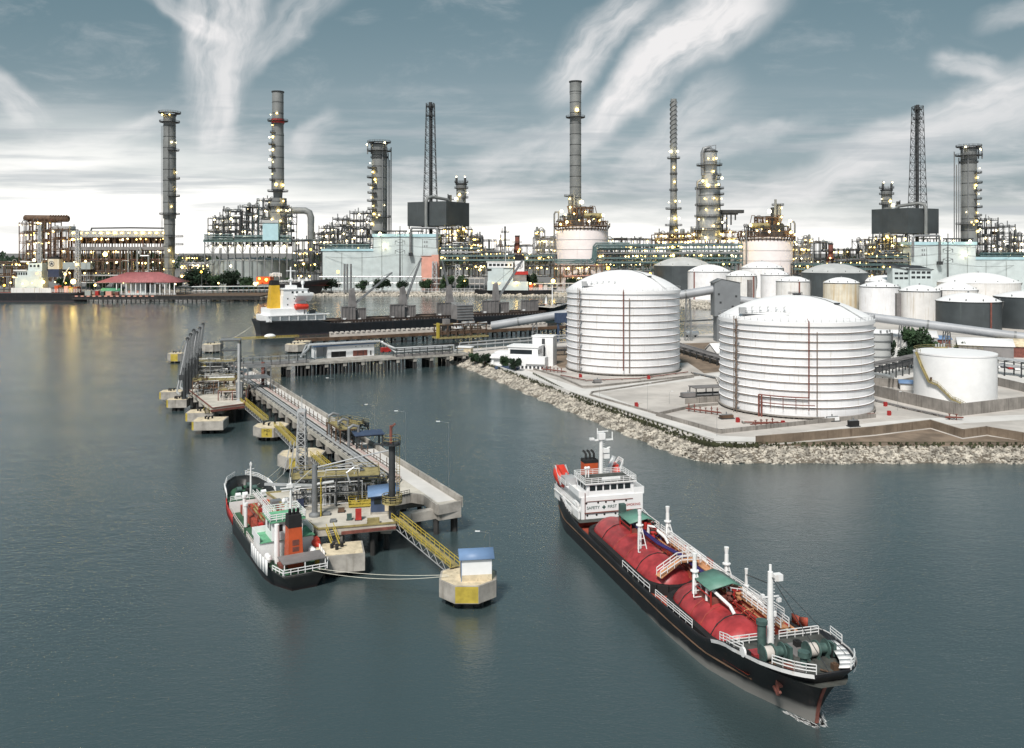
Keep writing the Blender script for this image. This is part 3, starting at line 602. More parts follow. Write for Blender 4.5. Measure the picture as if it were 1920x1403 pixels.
for i, (px, py, w_, h_, lb) in enumerate(((890, 683, 6, 5, 'small dark bush on the rocks next to the cream shed'), (908, 688, 7, 6, 'round green bush on the rocks near the control building'), (945, 693, 5, 6, 'slim bright bush against the control building wall'), (966, 699, 6, 6, 'leafy shrub in front of the control building corner'))):
    tree(G(px, py, GZ - .8), w_, h_, i, lb, 'bushes by the control building', 'bush', 'bush')
# pipe sheds, racks and small things of the near yard
def rack(name, label, p0, p1, w_, h_, npipe, m, pm, lv=2, step=8., group=None, cat='pipe rack'):
    p0, p1 = Vector(p0), Vector(p1); d = (p1 - p0); L = d.length; rz = math.atan2(d.y, d.x); t = thing(name, label, cat, p0, rz, group)
    b = MB(); k = max(1, round(L / step))
    for i in range(k + 1):
        for y in (-w_ / 2, w_ / 2): b.b2(i * L / k - .2, i * L / k + .2, y - .2, y + .2, 0, h_)
        for j in range(lv): z = h_ * (1 - j * .4); b.b2(i * L / k - .15, i * L / k + .15, -w_ / 2, w_ / 2, z - .45, z - .15)
    for y in (-w_ / 2, w_ / 2): b.bar((0, y, h_ * .98 - .3), (L, y, h_ * .98 - .3), .25, .3)
    b.build('frame', m, t); rg = random.Random(int(L * 7)); b = MB()
    for j in range(lv):
        z = h_ * (1 - j * .4)
        for i in range(npipe):
            y = -w_ / 2 + .4 + (w_ - .8) * (i + .5) / npipe; r = rg.uniform(.12, .3) * min(1.3, w_ / npipe); b.tube((-.5, y, z + r - .14), (L + .5, y, z + r - .14), r, 6)
    b.build('pipes', pm, t); return t
rack('pipe_rack', 'low pipe rack passing between the control building and channel', G(1010, 668, GZ), G(1062, 666, GZ), 6, 4, 5, 'grey_steel', 'hatch_grey')
rack('pipe_rack', 'dark pipe bundle on sleepers between the two ringed tanks', G(1262, 655, GZ), G(1372, 690, GZ), 7, 3.4, 6, 'dark_steel', 'hatch_grey', 2)
rack('pipe_rack', 'pipe rack emerging behind the larger ringed tank toward the bund', G(1625, 716, GZ), G(1735, 690, GZ), 7, 6.5, 6, 'dark_steel', 'hatch_grey', 2, 7)
rack('pipe_rack', 'dark pipe rack running off beyond the flat topped tank', G(1862, 700, GZ), G(1990, 716, GZ), 7, 6.5, 6, 'dark_steel', 'light_steel', 2, 7)
b = MB(); pts = [G(1628, 700, 9), G(1664, 705, 9), G(1668, 706, 9), G(1668, 706, 3)]; b.path(pts, .7, 8); b.path([p + Vector((1.8, .8, -.6)) for p in pts], .55, 8); tag(b.build('bent_pipes', 'silver'), 'pair of silver pipes bending down beside the larger ringed tank', 'pipes')
t = thing('pipe_shelter', 'low dark roofed pump shelter at the foot of the larger ringed tank', 'shelter', G(1330, 742, GZ), R(14)); b = MB()
b.b2(-7, 7, -3, 3, 3.2, 3.5); b.build('roof', 'hatch_grey', t)
for x in (-6.5, 0, 6.5):
    for y in (-2.6, 2.6): b = MB(); b.b2(x - .15, x + .15, y - .15, y + .15, 0, 3.2); b.build('post', 'dark_steel', t)
b = MB()
for k in range(5): b.tube((-6, -2 + k, .8), (6, -2 + k, .8), .3)
b.build('pipes', 'grey_steel', t)
wall('screen_wall', 'short grey screen wall before the pump shelter', ((1286, 758), (1352, 753)), 2., 'bund_concrete', .4)
for px, py, lb in ((1088, 708, 'red hydrant box by the first ringed tank foundation'), (1216, 711, 'red hydrant box on the cross road before the first ringed tank'), (1193, 763, 'red hydrant box alone in the empty concrete yard'), (1383, 792, 'red hydrant box near the valve pipes of the larger ringed tank'), (1468, 798, 'red hydrant box standing on the kerb below the larger ringed tank'), (1660, 762, 'red hydrant box beside the larger ringed tank by the bund wall'), (1667, 779, 'red hydrant box on the corner where shore road meets the bund'), (1862, 771, 'red hydrant box at the foot of the tall bund wall')):
    t = thing('hydrant_box', lb, 'hydrant', G(px, py, GZ), R(20), 'red fire hydrant boxes of the tank farm'); t.scale = (.78,) * 3; b = MB(); b.b2(-.6, .6, -.5, .5, 0, 1.9); b.build('cabinet', 'sign_red', t); b = MB(); b.tube((.9, 0, 0), (.9, 0, 1.3), .2); b.tube((.9, -.4, 1), (.9, .4, 1), .14); b.build('outlet', 'red_paint', t)
def valves(px, py, lb, L, rz, seed):
    rg = random.Random(seed); t = thing('valve_manifold', lb, 'pipes', G(px, py, GZ), rz, 'red valve manifolds'); b = MB()
    b.tube((-L / 2, 0, .9), (L / 2, 0, .9), .24); b.tube((-L / 2, 1, .6), (L / 2, 1, .6), .2)
    for k in range(int(L / 2)): x = -L / 2 + 1 + k * 2.; b.tube((x, 0, 0), (x, 0, 1.7 + rg.random()), .16); b.tube((x, 0, 1.8), (x, 0, 1.9), .45, 8); b.tube((x, -.6, .9), (x, 1.2, .8), .2)
    b.build('pipes', 'rust_red', t)
valves(1037, 698, 'red valve pipes beside the first ringed tank base', 13, R(-40), 1); valves(1318, 775, 'rusty valve pipes beside the larger ringed tank base', 12, R(-38), 2)
valves(1435, 799, 'red valve pipes at the kerb corner below the larger ringed tank', 9, R(18), 3); valves(1790, 788, 'little red pipe stub on the shore road near the bund', 5, R(-12), 4); valves(1600, 772, 'red and white pipes by the right foot of the larger ringed tank', 11, R(12), 5)
def lamp_post(p, h_, lb, arm=2., rz=0., m='grey_steel', group='slim lamp posts of yard and jetty'):
    t = thing('lamp_post', lb, 'lamp post', p, rz, group); b = MB(); b.tube((0, 0, 0), (0, 0, h_), .04, 6, .025); b.tube((0, 0, h_), (arm, 0, h_ + .35), .03, 5); b.build('pole', m, t); b = MB(); b.box((arm, 0, h_ + .3), (.8, .24, .12)); b.build('lamp_head', 'clean_white', t)
for px, py, h_, lb in ((1124, 746, 5, 'short lamp post at the bend of the shore road'), (1214, 771, 9, 'tall lamp post in the empty concrete yard'), (1045, 716, 4.5, 'slim post on the shore road kerb by the first ringed tank'), (1344, 818, 6, 'lamp post on the seaward corner of the larger ringed tank yard'), (1255, 757, 4, 'little lamp post near the pump shelter'), (1683, 770, 6, 'lamp post by the road bend before the bund wall')):
    lamp_post(G(px, py, GZ), h_, lb, .9)
# ---- inclined conveyor tubes, transfer tower
def tube_line(name, label, pts, r, m, trest):
    t = thing(name, label, 'conveyor', (0, 0, 0), 0, 'grey conveyor tubes'); b = MB(); b.path(pts, r, 16); b.build('tube', m, t)
    for a, c in zip(pts, pts[1:]):
        k = max(1, int((c - a).length / 28))
        for i in range(k): e = a.lerp(c, (i + .5) / k); d = (c - a).normalized() * .5; b = MB(); b.tube(e - d, e + d, r + .25, 16); b.build('joint_band', 'grey_steel', t)
    for p in trest:
        b = MB()
        for y in (-1, 1):
            for x in (-1, 1): b.bar((p.x + x * 1.9, p.y + y * 1.9, 0), (p.x + x * 1.1, p.y + y * 1.1, p.z - r), .4)
            n_ = 4
            for k in range(n_):
                z0 = (p.z - r) * k / n_; z1 = (p.z - r) * (k + 1) / n_; w0 = 1.9 - .8 * k / n_; b.bar((p.x - w0, p.y + y * w0, z0), (p.x + w0, p.y + y * w0, z1), .22); b.bar((p.x - w0, p.y + y * w0, z1), (p.x + w0, p.y + y * w0, z1), .22)
        b.build('trestle', 'grey_steel', t)
    return t
a, c = D(922, 611, 520), D(1340, 543, 500)
tube_line('conveyor_tube', 'grey conveyor tube rising from the unloading jetty past the first ringed tank', [a, a.lerp(c, .5), c], 2.55, 'tube_grey', [D(1003, 596, 517), D(1290, 552, 502)])
a, c = D(1384, 562, 498), D(1990, 642, 425)
tube_line('conveyor_tube', 'long grey conveyor tube sloping down behind the larger ringed tank', [a, a.lerp(c, .5), c], 2.3, 'tube_grey', [D(1692, 602, 463), D(1775, 612, 450), D(1910, 631, 434)])
s = 500 / F; p = D(1360, 640, 500); t = thing('transfer_tower', 'grey sheet clad conveyor transfer tower with gabled roof', 'tower', (p.x, p.y, GZ)); hh = lambda py: H - (py - YH) * s - GZ
zt, zb = hh(530), hh(592); b = MB(); b.b2(-7.5, 7.5, -5, 5, zb, zt); b.add([(-7.5, -5, zt), (7.5, -5, zt), (7.5, 5, zt), (-7.5, 5, zt), (-3.5, -5, zt + 2.2), (-3.5, 5, zt + 2.2)], [(0, 1, 4), (2, 3, 5), ]); b.build('cladding', 'tower_grey', t)
b = MB(); b.add([(-8, -5.3, zt - .1), (-3.5, -5.3, zt + 2.3), (8, -5.3, zt), (8, 5.3, zt), (-3.5, 5.3, zt + 2.3), (-8, 5.3, zt - .1)], [(0, 1, 4, 5), (1, 2, 3, 4)]); b.build('roof', 'grey_steel', t, solid=.3)
b = MB(); b.b2(-6, 0, -4.5, 4.5, 0, zb); b.build('shaft', 'tower_grey', t)
b = MB()
for x in (2.5, 6.8):
    for y in (-4, 4): b.b2(x - .4, x + .4, y - .4, y + .4, 0, zb)
b.bar((2.5, -4, 2), (6.8, -4, zb), .3); b.bar((6.8, -4, 2), (2.5, -4, zb), .3); b.build('legs_frame', 'grey_steel', t)
for x, z in ((-4, 20), (-5, 12), (3, 24), (5, 14)): b = MB(); b.b2(x - .6, x + .6, -5.08, -5., zt - z * .6, zt - z * .6 + 1.2); b.build('window', 'dark_steel', t)
# ---- sheds, trees and containers under the conveyor
def gable(name, label, px, py, L, W, hw, hr, rz, wm, rm, group=None, z=GZ, cat='shed'):
    t = thing(name, label, cat, G(px, py, z), rz, group); b = MB(); b.b2(-L / 2, L / 2, -W / 2, W / 2, 0, hw); b.add([(-L / 2, -W / 2, hw), (-L / 2, W / 2, hw), (-L / 2, 0, hr), (L / 2, -W / 2, hw), (L / 2, W / 2, hw), (L / 2, 0, hr)], [(0, 2, 1), (3, 4, 5)]); b.build('wall', wm, t)
    b = MB(); e = .6; b.add([(-L / 2 - e, -W / 2 - e, hw - .1), (L / 2 + e, -W / 2 - e, hw - .1), (L / 2 + e, 0, hr + .1), (-L / 2 - e, 0, hr + .1), (L / 2 + e, W / 2 + e, hw - .1), (-L / 2 - e, W / 2 + e, hw - .1)], [(0, 1, 2, 3), (3, 2, 4, 5)]); b.build('roof', rm, t, solid=.2)
    return t
gable('warehouse', 'long white roofed shed behind the trees under the conveyor', 1690, 650, 34, 14, 6, 9, R(-18), 'old_white_tank', 'roof_white')
gable('warehouse', 'grey shed with white roof beyond the flat topped tank', 1845, 668, 24, 14, 6, 9, R(-22), 'hatch_grey', 'roof_white')
gable('warehouse', 'long cream roofed shed leaving the picture past the grey shed', 1925, 668, 26, 16, 5.5, 8.5, R(-15), 'rust_red', 'cream_concrete')
gable('small_shed', 'small shed with blue roof over a red front behind the flat topped tank', 1757, 650, 12, 8, 4.5, 6, R(-10), 'rust_red', 'blue_roof')
gable('small_shed', 'little blue roofed kiosk inside the bund by the flat topped tank', 1706, 730, 7, 5, 2.6, 3.4, R(-20), 'old_white_tank', 'blue_roof')
gable('small_shed', 'white tent roofed shelter seen between the two ringed tanks', 1345, 668, 9, 9, 2.2, 6.5, R(30), 'old_white_tank', 'roof_white')
for i, (px, py, wd, ht, lb) in enumerate(((1722, 682, 15, 16, 'broad green tree under the conveyor beside the lilac tank'), (1702, 690, 10, 9, 'lower dark tree at the foot of the broad green tree'), (1745, 686, 11, 10, 'dense green tree just behind the flat topped tank rim'), (1668, 680, 6, 10, 'narrow dark tree right next to the lilac ribbed tank'), (1804, 668, 7, 7, 'small olive tree beside the conveyor trestle'))):
    tree(G(px, py, GZ), wd, ht, i, lb, 'trees under the conveyor', 'tree', 'tree', i)
b = MB(); p = G(1296, 632, GZ); t = thing('tank_trailer', 'small white horizontal tank parked beside the channel', 'tank', p, R(-8)); b.capsule((-3.6, 0, 2.2), (3.6, 0, 2.2), 1.5); b.build('vessel', 'clean_white', t); b = MB(); b.b2(-3, -2, -1, 1, 0, 1.2); b.b2(2, 3, -1, 1, 0, 1.2); b.build('cradle', 'dark_steel', t)
strip('far_jetty', ((1268, 602), (1345, 598), (1345, 601), (1268, 605)), 2.6, 'dark_steel')
# many small parked vehicles and crates beyond the flat tank
for i, (px, py, mm, lb) in enumerate(((1868, 690, 'clean_white', 'white van parked behind the flat topped tank rim'), (1880, 689, 'navy', 'blue van parked between the white vans near the grey shed'), (1893, 692, 'red_paint', 'red car parked beside the vans near the grey shed'), (1905, 694, 'clean_white', 'white car last in the row by the grey shed'))):
    t = thing('parked_car', lb, 'car', G(px, py, GZ), R(75), 'vehicles parked by the grey shed'); b = MB(); b.b2(-2.3, 2.3, -.95, .95, .35, 1.15); b.add([(-1.9, -.85, 1.15), (1.4, -.85, 1.15), (1.4, .85, 1.15), (-1.9, .85, 1.15), (-1.6, -.75, 1.9), (.7, -.75, 1.9), (.7, .75, 1.9), (-1.6, .75, 1.9)], [(0, 1, 5, 4), (1, 2, 6, 5), (2, 3, 7, 6), (3, 0, 4, 7), (4, 5, 6, 7)]); b.build('body', mm, t)
    for x in (-1.4, 1.4):
        for y in (-.85, .85): b = MB(); b.tube((x, y - .12, .36), (x, y + .12, .36), .36, 10); b.build('wheel', 'soot', t)

def pipe_run(label, pts, z, n_, r, m, gap=.9):
    t = thing('pipe_run', label, 'pipes', G(*pts[0], GZ)); o = t.location.copy(); q = [G(x, y, GZ) - o for x, y in pts]
    for k in range(n_): b = MB(); b.path([p + Vector((0, k * gap, z)) for p in q], r, 6); b.build('pipe', m if k % 2 == 0 else 'pale_pipe', t)
    for a, c in zip(q, q[1:]):
        k_ = max(1, int((c - a).length / 6))
        for k in range(k_): e = a.lerp(c, k / k_); b = MB(); b.b2(e.x - .3, e.x + .3, e.y - .3, e.y + n_ * gap, 0, z); b.build('sleeper', 'bund_concrete', t)
pipe_run('grey pipes on sleepers crossing the yard between the two ringed tanks', ((1300, 702), (1345, 712), (1352, 726)), .7, 4, .28, 'grey_steel')
pipe_run('red and pale pipes along the kerb below the larger ringed tank', ((1395, 795), (1500, 797), (1640, 779)), .6, 2, .22, 'rust_red')
pipe_run('red and pale pipes along the yard kerb of the first ringed tank', ((1052, 706), (1100, 716), (1200, 712), (1290, 700)), .6, 2, .2, 'rust_red')
pipe_run('dark pipes passing the foot of the tall bund wall', ((1636, 752), (1700, 768), (1790, 788)), .6, 3, .25, 'hatch_grey')
for i, (px, py, L, W, h_, mm, lb) in enumerate(((1290, 745, 5, 2.4, 1.6, 'hatch_grey', 'grey skid unit in the yard left of the pump shelter'), (1362, 785, 4, 2, 1.2, 'rust_steel', 'rusty pump skid in the yard corner below the larger ringed tank'), (1560, 790, 4, 1.8, 1.3, 'white_paint', 'pale cabinet near the right foot of the larger ringed tank'), (1120, 718, 3, 2, 1.2, 'hatch_grey', 'small grey skid in front of the first ringed tank'), (1690, 748, 5, 3, 1.5, 'bund_concrete', 'concrete block just inside the bund corner'), (1600, 800, 3, 1.6, 1.8, 'soot', 'dark box on the top of the brown retaining wall'))):
    t = thing('yard_skid', lb, 'skid unit', G(px, py, GZ), R(15)); b = MB(); b.b2(-L / 2, L / 2, -W / 2, W / 2, .3, h_); b.build('housing', mm, t); b = MB(); b.b2(-L / 2 - .3, L / 2 + .3, -W / 2 - .2, W / 2 + .2, 0, .3); b.build('base', 'dark_steel', t); b = MB(); b.tube((-L / 2, 0, h_), (L / 2, 0, h_), .3, 8); b.tube((0, 0, h_), (0, 0, h_ + .9), .2, 7); b.build('piping', 'grey_steel', t)
# ================================================================ jetty: trestle, platforms, dolphins
TU, TV, TA = Vector((.467, -.885, 0)).normalized(), Vector((.885, .467, 0)).normalized(), Vector((-98.7, 337.6, 0))
def T(a, b, z=0.): p = TA + TU * a + TV * b; p.z = z; return p
TRZ = math.atan2(TU.y, TU.x)                  # local x runs along the trestle toward the shore end, local y = -b
def L_(a, b, z): return Vector((a, -b, z))    # local coordinates of things rooted at TA with rotation TRZ
def jt(name, label, cat, group=None): return thing(name, label, cat, TA, TRZ, group)
tr_ = jt('trestle', 'long concrete access trestle with parapet and white road leading to the loading platform', 'jetty')
b = MB(); b.prism([(-34, .4), (190, .4), (190.6, 5.4), (183.3, 5.2), (180.6, 7.), (181.7, 13.5), (172, 13.5), (166, 9), (-34, 9)][::-1], 4.9, 6.); b.build('deck', 'deck_concrete', tr_)
b = MB()
b.bar((-30, .05, 6.1), (190.2, .05, 6.1), .5, 2.1)
for a0, b0, a1, b1 in ((190.2, .3, 190.8, 5.4), (190.8, 5.4, 183.3, 5.2), (183.3, 5.2, 180.6, 7.), (180.6, 7., 181.7, 13.5)): b.bar((a0, b0, 5.45), (a1, b1, 5.45), .5, 1.9)
b.b2(184, 190.5, .31, 5.15, 3.2, 4.88); b.build('parapet', 'concrete', tr_)
b = MB(); b.quad((-30, 4.3, 6.02), (-30, .5, 6.02), (188, .5, 6.02), (188, 4.3, 6.02)); b.build('roadway', 'road_concrete', tr_)
tr_.scale = (1, -1, 1)
for a in range(-28, 190, 9):
    w0 = 9.3 if a < 168 else 12.
    b = MB(); b.b2(a - .9, a + .9, -.2, w0, 3.1, 4.9); b.build('pile_cap', 'concrete', tr_)
    for y in (1., 4.6, 8.3): b = MB(); b.tube((a, y, -4), (a, y, 3.1), .5, 8); b.build('pile', 'pile_dark', tr_)
for y in (.8, 4.8): b = MB(); b.tube((188.5, y, -4), (188.5, y, 3.2), .6, 8); b.build('pile', 'pile_dark', tr_)
b = MB(); b.rail([(2, 4.4, 6), (165, 4.4, 6)], 1.3, 4.6, .06, 2); b.build('railing', 'rust_steel', tr_)
for k in range(36): a = 2 + k * 4.6; b = MB(); b.b2(a - .08, a + .08, 4.32, 4.48, 6, 8.6); b.build('post', 'rust_steel', tr_)
for i, (y, r, mm) in enumerate(((5., .16, 'pink_pipe'), (5.5, .2, 'pink_pipe'), (6.1, .22, 'pale_pipe'), (6.8, .16, 'dark_steel'), (7.4, .28, 'light_steel'), (8.2, .26, 'light_steel'))):
    b = MB(); e = 170 + (6.8 - y) * 1.2; b.path([(-34, y, 6.5 + r), (e - 3, y, 6.5 + r), (e + 4, y + 4.5, 6.5 + r), (e + 4, 17, 6.5 + r)], r, 6); b.build('pipe', mm, tr_)
b = MB()
for k in range(50): b.b2(-30 + k * 4, -29.7 + k * 4, 4.6, 8.7, 6.0, 6.5)
b.build('pipe_sleepers', 'dark_steel', tr_)
b = MB(); b.rail([(-30, 9, 6), (166, 9, 6)], 1.1, 4, .05, 2); b.build('railing', 'light_steel', tr_)
def platform(name, label, px, z, th, m, piles, edge=None, group=None):
    q = [G(x, y, z) for x, y in px]; c = sum(q, Vector()) / len(q); c.z = 0; t = thing(name, label, 'platform', c, 0, group); b = MB(); b.prism([(p.x - c.x, p.y - c.y) for p in q], z - th, z); b.build('deck', m, t)
    b = MB(); n_ = len(q)
    for i in range(n_): a, d = q[i] - c, q[(i + 1) % n_] - c; b.bar((a.x, a.y, z + .12), (d.x, d.y, z + .12), .3, .3)
    b.build('edge_kerb', edge or m, t)
    for i in range(n_):
        a, d = q[i] - c, q[(i + 1) % n_] - c; k = max(1, int((d - a).length / 5))
        for j in range(k):
            e = a.lerp(d, (j + .5) / k) * .9; b = MB(); b.tube((e.x, e.y, -4), (e.x, e.y, z - th), .5, 8); b.build('pile', 'pile_dark', t)
            if j % 2 == 0: b = MB(); b.box((e.x, e.y, z - th - .8), (2., 2., 1.6)); b.build('pile_cap', 'concrete', t)
    return t, c, q
PB = platform('loading_platform', 'concrete loading platform with stained beige deck beside the green tanker', ((596, 993), (742, 981), (716, 945), (690, 922), (600, 917), (500, 925)), 6., 1.3, 'deck_concrete', 0, 'yellow_steel')
PA = platform('loading_platform', 'cluttered loading platform with red edge beams at the far end of the walkway', ((398, 766), (458, 758), (470, 712), (420, 690), (372, 697), (352, 730)), 6., 1.2, 'deck_concrete', 0, 'rust_red')
b = MB(); q0, q1 = G(640, 1000, 5.2), G(742, 989, 5.2); b.bar(q0, q1, .4, .5); b.build('fender_beam', 'rust_red', PB[0]).location = -PB[1]
b = MB(); q0, q1 = G(395, 771, 5.2), G(458, 763, 5.2); b.bar(q0, q1, .4, .7); b.build('fender_beam', 'rust_red', PA[0]).location = -PA[1]
# clutter on the two platforms
def manifold(name, label, px, py, z, L, W, Hh, rz, seed, m='dark_steel', pm='light_steel', lv=2, dense=10):
    rg = random.Random(seed); t = thing(name, label, 'pipework', G(px, py, z), rz); b = MB(); nx = max(2, round(L / 4))
    for i in range(nx + 1):
        for y in (-W / 2, W / 2): b.b2(-L / 2 + i * L / nx - .13, -L / 2 + i * L / nx + .13, y - .13, y + .13, 0, Hh)
    for k in range(1, lv + 1):
        zz = Hh * k / lv
        for y in (-W / 2, W / 2): b.bar((-L / 2, y, zz), (L / 2, y, zz), .22)
        for i in range(nx + 1): b.bar((-L / 2 + i * L / nx, -W / 2, zz), (-L / 2 + i * L / nx, W / 2, zz), .2)
    b.build('frame', m, t)
    b = MB(); b.b2(-L / 2, L / 2, -W / 2, W / 2, Hh - .02, Hh + .08); b.build('grating', 'yellow_steel', t)
    b = MB(); b.rail([(-L / 2, -W / 2, Hh), (L / 2, -W / 2, Hh), (L / 2, W / 2, Hh), (-L / 2, W / 2, Hh)], 1.1, 2, .04, 2, True); b.build('railing', 'yellow_steel', t)
    b = MB()
    for k in range(dense):
        y = rg.uniform(-W / 2, W / 2); zz = rg.uniform(.4, Hh + .9); x0 = rg.uniform(-L / 2, 0); x1 = rg.uniform(0, L / 2); r = rg.uniform(.08, .22)
        b.path([(x0, y, 0), (x0, y, zz), (x1, y, zz), (x1, y + rg.uniform(-1, 1), zz * .3)], r, 6)
    b.build('pipes', pm, t); vm = rg.choice(['grey_steel', 'rust_steel', 'dark_steel'])
    for k in range(dense):
        b = MB(); x, y, zz = rg.uniform(-L / 2, L / 2), rg.uniform(-W / 2, W / 2), rg.uniform(.5, Hh + .6); b.tube((x, y, zz), (x + rg.uniform(-.3, .3), y, zz + .8), .14); b.tube((x, y, zz + .8), (x, y, zz + .95), .4, 8); b.box((x, y + .3, zz), (.7, .6, .7)); b.build('valve', vm, t)
    return t
mf = manifold('pipe_manifold', 'dense valve and pipe manifold with yellow walkway on the loading platform', 630, 940, 6, 17, 7, 5.5, R(12), 1, 'dark_steel', 'light_steel', 2, 34)
manifold('pipe_manifold', 'low white pipe manifold behind the valve walkway', 668, 925, 6, 12, 5, 2.4, R(15), 2, 'dark_steel', 'pale_pipe', 1, 16)
manifold('pipe_manifold', 'tangled pipe manifold under the dark loading arms', 405, 735, 6, 14, 10, 4.5, R(10), 3, 'rust_steel', 'light_steel', 2, 30)
manifold('pipe_manifold', 'silver pipe tangle on the far side of the cluttered platform', 398, 708, 6, 18, 8, 6.5, R(8), 4, 'grey_steel', 'silver', 2, 34)
manifold('pipe_manifold', 'small pipe frame with red machines near the platform edge beam', 438, 748, 6, 9, 6, 3.2, R(10), 5, 'rust_red', 'pale_pipe', 1, 14)
b = MB(); p0, p1 = G(372, 716, 9.5), G(470, 706, 9.5)
for k in range(3): b.tube(p0 + Vector((0, k * 1.6, -k * .2)), p1 + Vector((0, k * 1.6, -k * .2)), .55, 10)
tag(b.build('pipe_bundle', 'silver'), 'thick silver pipes running from the trestle to the cluttered platform', 'pipes')
# loading arms: grey mast with boom on the near platform
p = G(590, 968, 6); t = thing('loading_mast', 'thick grey mast with long horizontal boom on the loading platform', 'loading arm', p, 0); s_ = p.y / F; hm = 96 * s_
b = MB(); b.tube((0, 0, 0), (0, 0, hm), .55, 14, .5); b.lathe([(1.1, 0), (1.1, .4), (.6, .8)], n=14); b.build('mast', 'grey_steel', t)
b = MB(); b.bar((-9.3, -.5, hm * .64), (0, 0, hm * .6), .35, .45); b.tube((0, 0, hm * .62), (3.5, .6, hm * .66), .3); b.build('boom', 'light_steel', t)
b = MB(); b.path([(.6, 0, hm - .4), (10, 3.5, hm + 1.2), (14, 5, hm + 1.7)], .14, 6); b.path([(.6, .4, hm - .9), (6.5, 2.5, hm - .2), (7, 2.6, hm - 1), (5.6, 2.2, hm - 2), (6.2, 2.4, hm - 4)], .2, 6); b.path([(0, 0, hm - .3), (-3.6, -.4, hm * .63)], .08); b.build('upper_pipes', 'light_steel', t)
b = MB()
for y in (-.35, .35): b.tube((1.2, y, 0), (1.2, y, hm * .75), .09)
for k in range(14): b.bar((1.2, -.35, k * hm * .75 / 14), (1.2, .35, k * hm * .75 / 14), .1)
b.build('ladder', 'yellow_paint', t)
# tall fire monitor column with platform and cabin round its foot
p = G(735, 972, 6); s_ = p.y / F; hm = 138 * s_; t = thing('monitor_tower', 'tall dark steel column with yellow railed top platform at the platform corner', 'tower', p)
b = MB(); b.tube((0, 0, 0), (0, 0, hm), .62, 16); b.build('column', 'dark_steel', t)
b = MB(); b.tube((0, 0, hm), (0, 0, hm + .3), 1.6, 12); b.bar((-3.4, 0, hm + .1), (0, 0, hm + .1), 1., .2); b.build('top_platform', 'dark_steel', t)
b = MB(); b.rail([(1.6 * math.cos(2 * PI * i / 10), 1.6 * math.sin(2 * PI * i / 10), hm + .3) for i in range(10)], 1.3, 1.2, .05, 2, True); b.build('top_railing', 'yellow_steel', t)
b = MB(); b.tube((-.2, 0, hm + .3), (-.2, 0, hm + 3.6), .28); b.tube((-.2, 0, hm + 3.2), (.6, .2, hm + 3.9), .2); b.build('monitor', 'rust_red', t)
b = MB()
for x in (.85, 1.4): b.tube((x, .3, 3.5), (x, .3, hm), .06)
for k in range(22): b.bar((.85, .3, 3.5 + k * (hm - 3.5) / 22), (1.4, .3, 3.5 + k * (hm - 3.5) / 22), .07)
b.build('ladder', 'yellow_steel', t)
b = MB(); b.tube((0, 0, 2.9), (0, 0, 3.2), 1.9, 16); b.rail([(1.85 * math.cos(2 * PI * i / 12), 1.85 * math.sin(2 * PI * i / 12), 3.2) for i in range(12)], 1.2, 1.2, .06, 3, True); b.build('foot_platform', 'yellow_steel', t)
hut = thing('control_hut', 'dark blue hut with blue roof beside the tall dark column', 'hut', G(717, 958, 6), R(10)); b = MB(); b.b2(-2.2, 2.2, -2, 2, .4, 3.6); b.build('wall', 'blue_wall', hut); b = MB(); b.add([(-2.8, -2.7, 3.5), (3.2, -2.7, 3.9), (3.2, 2.7, 4.5), (-2.8, 2.7, 4.1)], [(0, 1, 2, 3)]); b.build('roof', 'blue_roof', hut, solid=.2); b = MB(); b.b2(-2.3, 2.3, -2.1, 2.1, 0, .4); b.build('plinth', 'concrete', hut); b = MB(); b.b2(.4, 1.6, -2.05, -1.98, .5, 2.6); b.build('door', 'cream_concrete', hut); b = MB(); b.b2(-1.6, -.3, -2.05, -1.98, 1.9, 3.); b.build('window', 'glass', hut)
# lattice tower
def lattice(name, label, base, h_, w0, w1, m, n_, cat='tower', group=None, r=.12, legs=4):
    t = thing(name, label, cat, base, 0, group); b = MB(); cs = [(math.cos(PI / 4 + 2 * PI * i / legs), math.sin(PI / 4 + 2 * PI * i / legs)) for i in range(legs)]
    wz = lambda z: (w0 + (w1 - w0) * z / h_) * .707
    for cx, cy in cs: b.bar((cx * wz(0), cy * wz(0), 0), (cx * wz(h_), cy * wz(h_), h_), r * 1.5)
    for k in range(n_):
        z0, z1 = h_ * k / n_, h_ * (k + 1) / n_
        for i in range(legs):
            a, c = cs[i], cs[(i + 1) % legs]; b.bar((a[0] * wz(z0), a[1] * wz(z0), z0), (c[0] * wz(z1), c[1] * wz(z1), z1), r); b.bar((c[0] * wz(z0), c[1] * wz(z0), z0), (a[0] * wz(z1), a[1] * wz(z1), z1), r); b.bar((a[0] * wz(z1), a[1] * wz(z1), z1), (c[0] * wz(z1), c[1] * wz(z1), z1), r)
    b.build('lattice', m, t); return t
p = G(566, 912, 4.5); s_ = p.y / F; hm = 140 * s_; t = lattice('lattice_tower', 'slender light steel lattice tower rising beside the second mooring dolphin', p, hm, 2.4, 1.4, 'light_steel', 11, r=.11)
b = MB(); b.tube((0, 0, 0), (0, 0, hm * .4), .55, 8); b.box((0, 0, hm * .62), (1.2, 1.2, 3)); b.build('core', 'dark_steel', t)
b = MB(); b.tube((0, 0, hm), (0, 0, hm + 3.5), .09); b.box((0, 0, hm + .3), (1.8, 1.2, .5)); b.build('antenna', 'light_steel', t)
b = MB(); b.path([(-1.4, -1, hm * .6), (-2.4, -1.8, 1.)], .12); b.path([(-2.2, -.5, hm * .62), (-3.6, -1.5, 3)], .1); b.build('stay', 'light_steel', t)
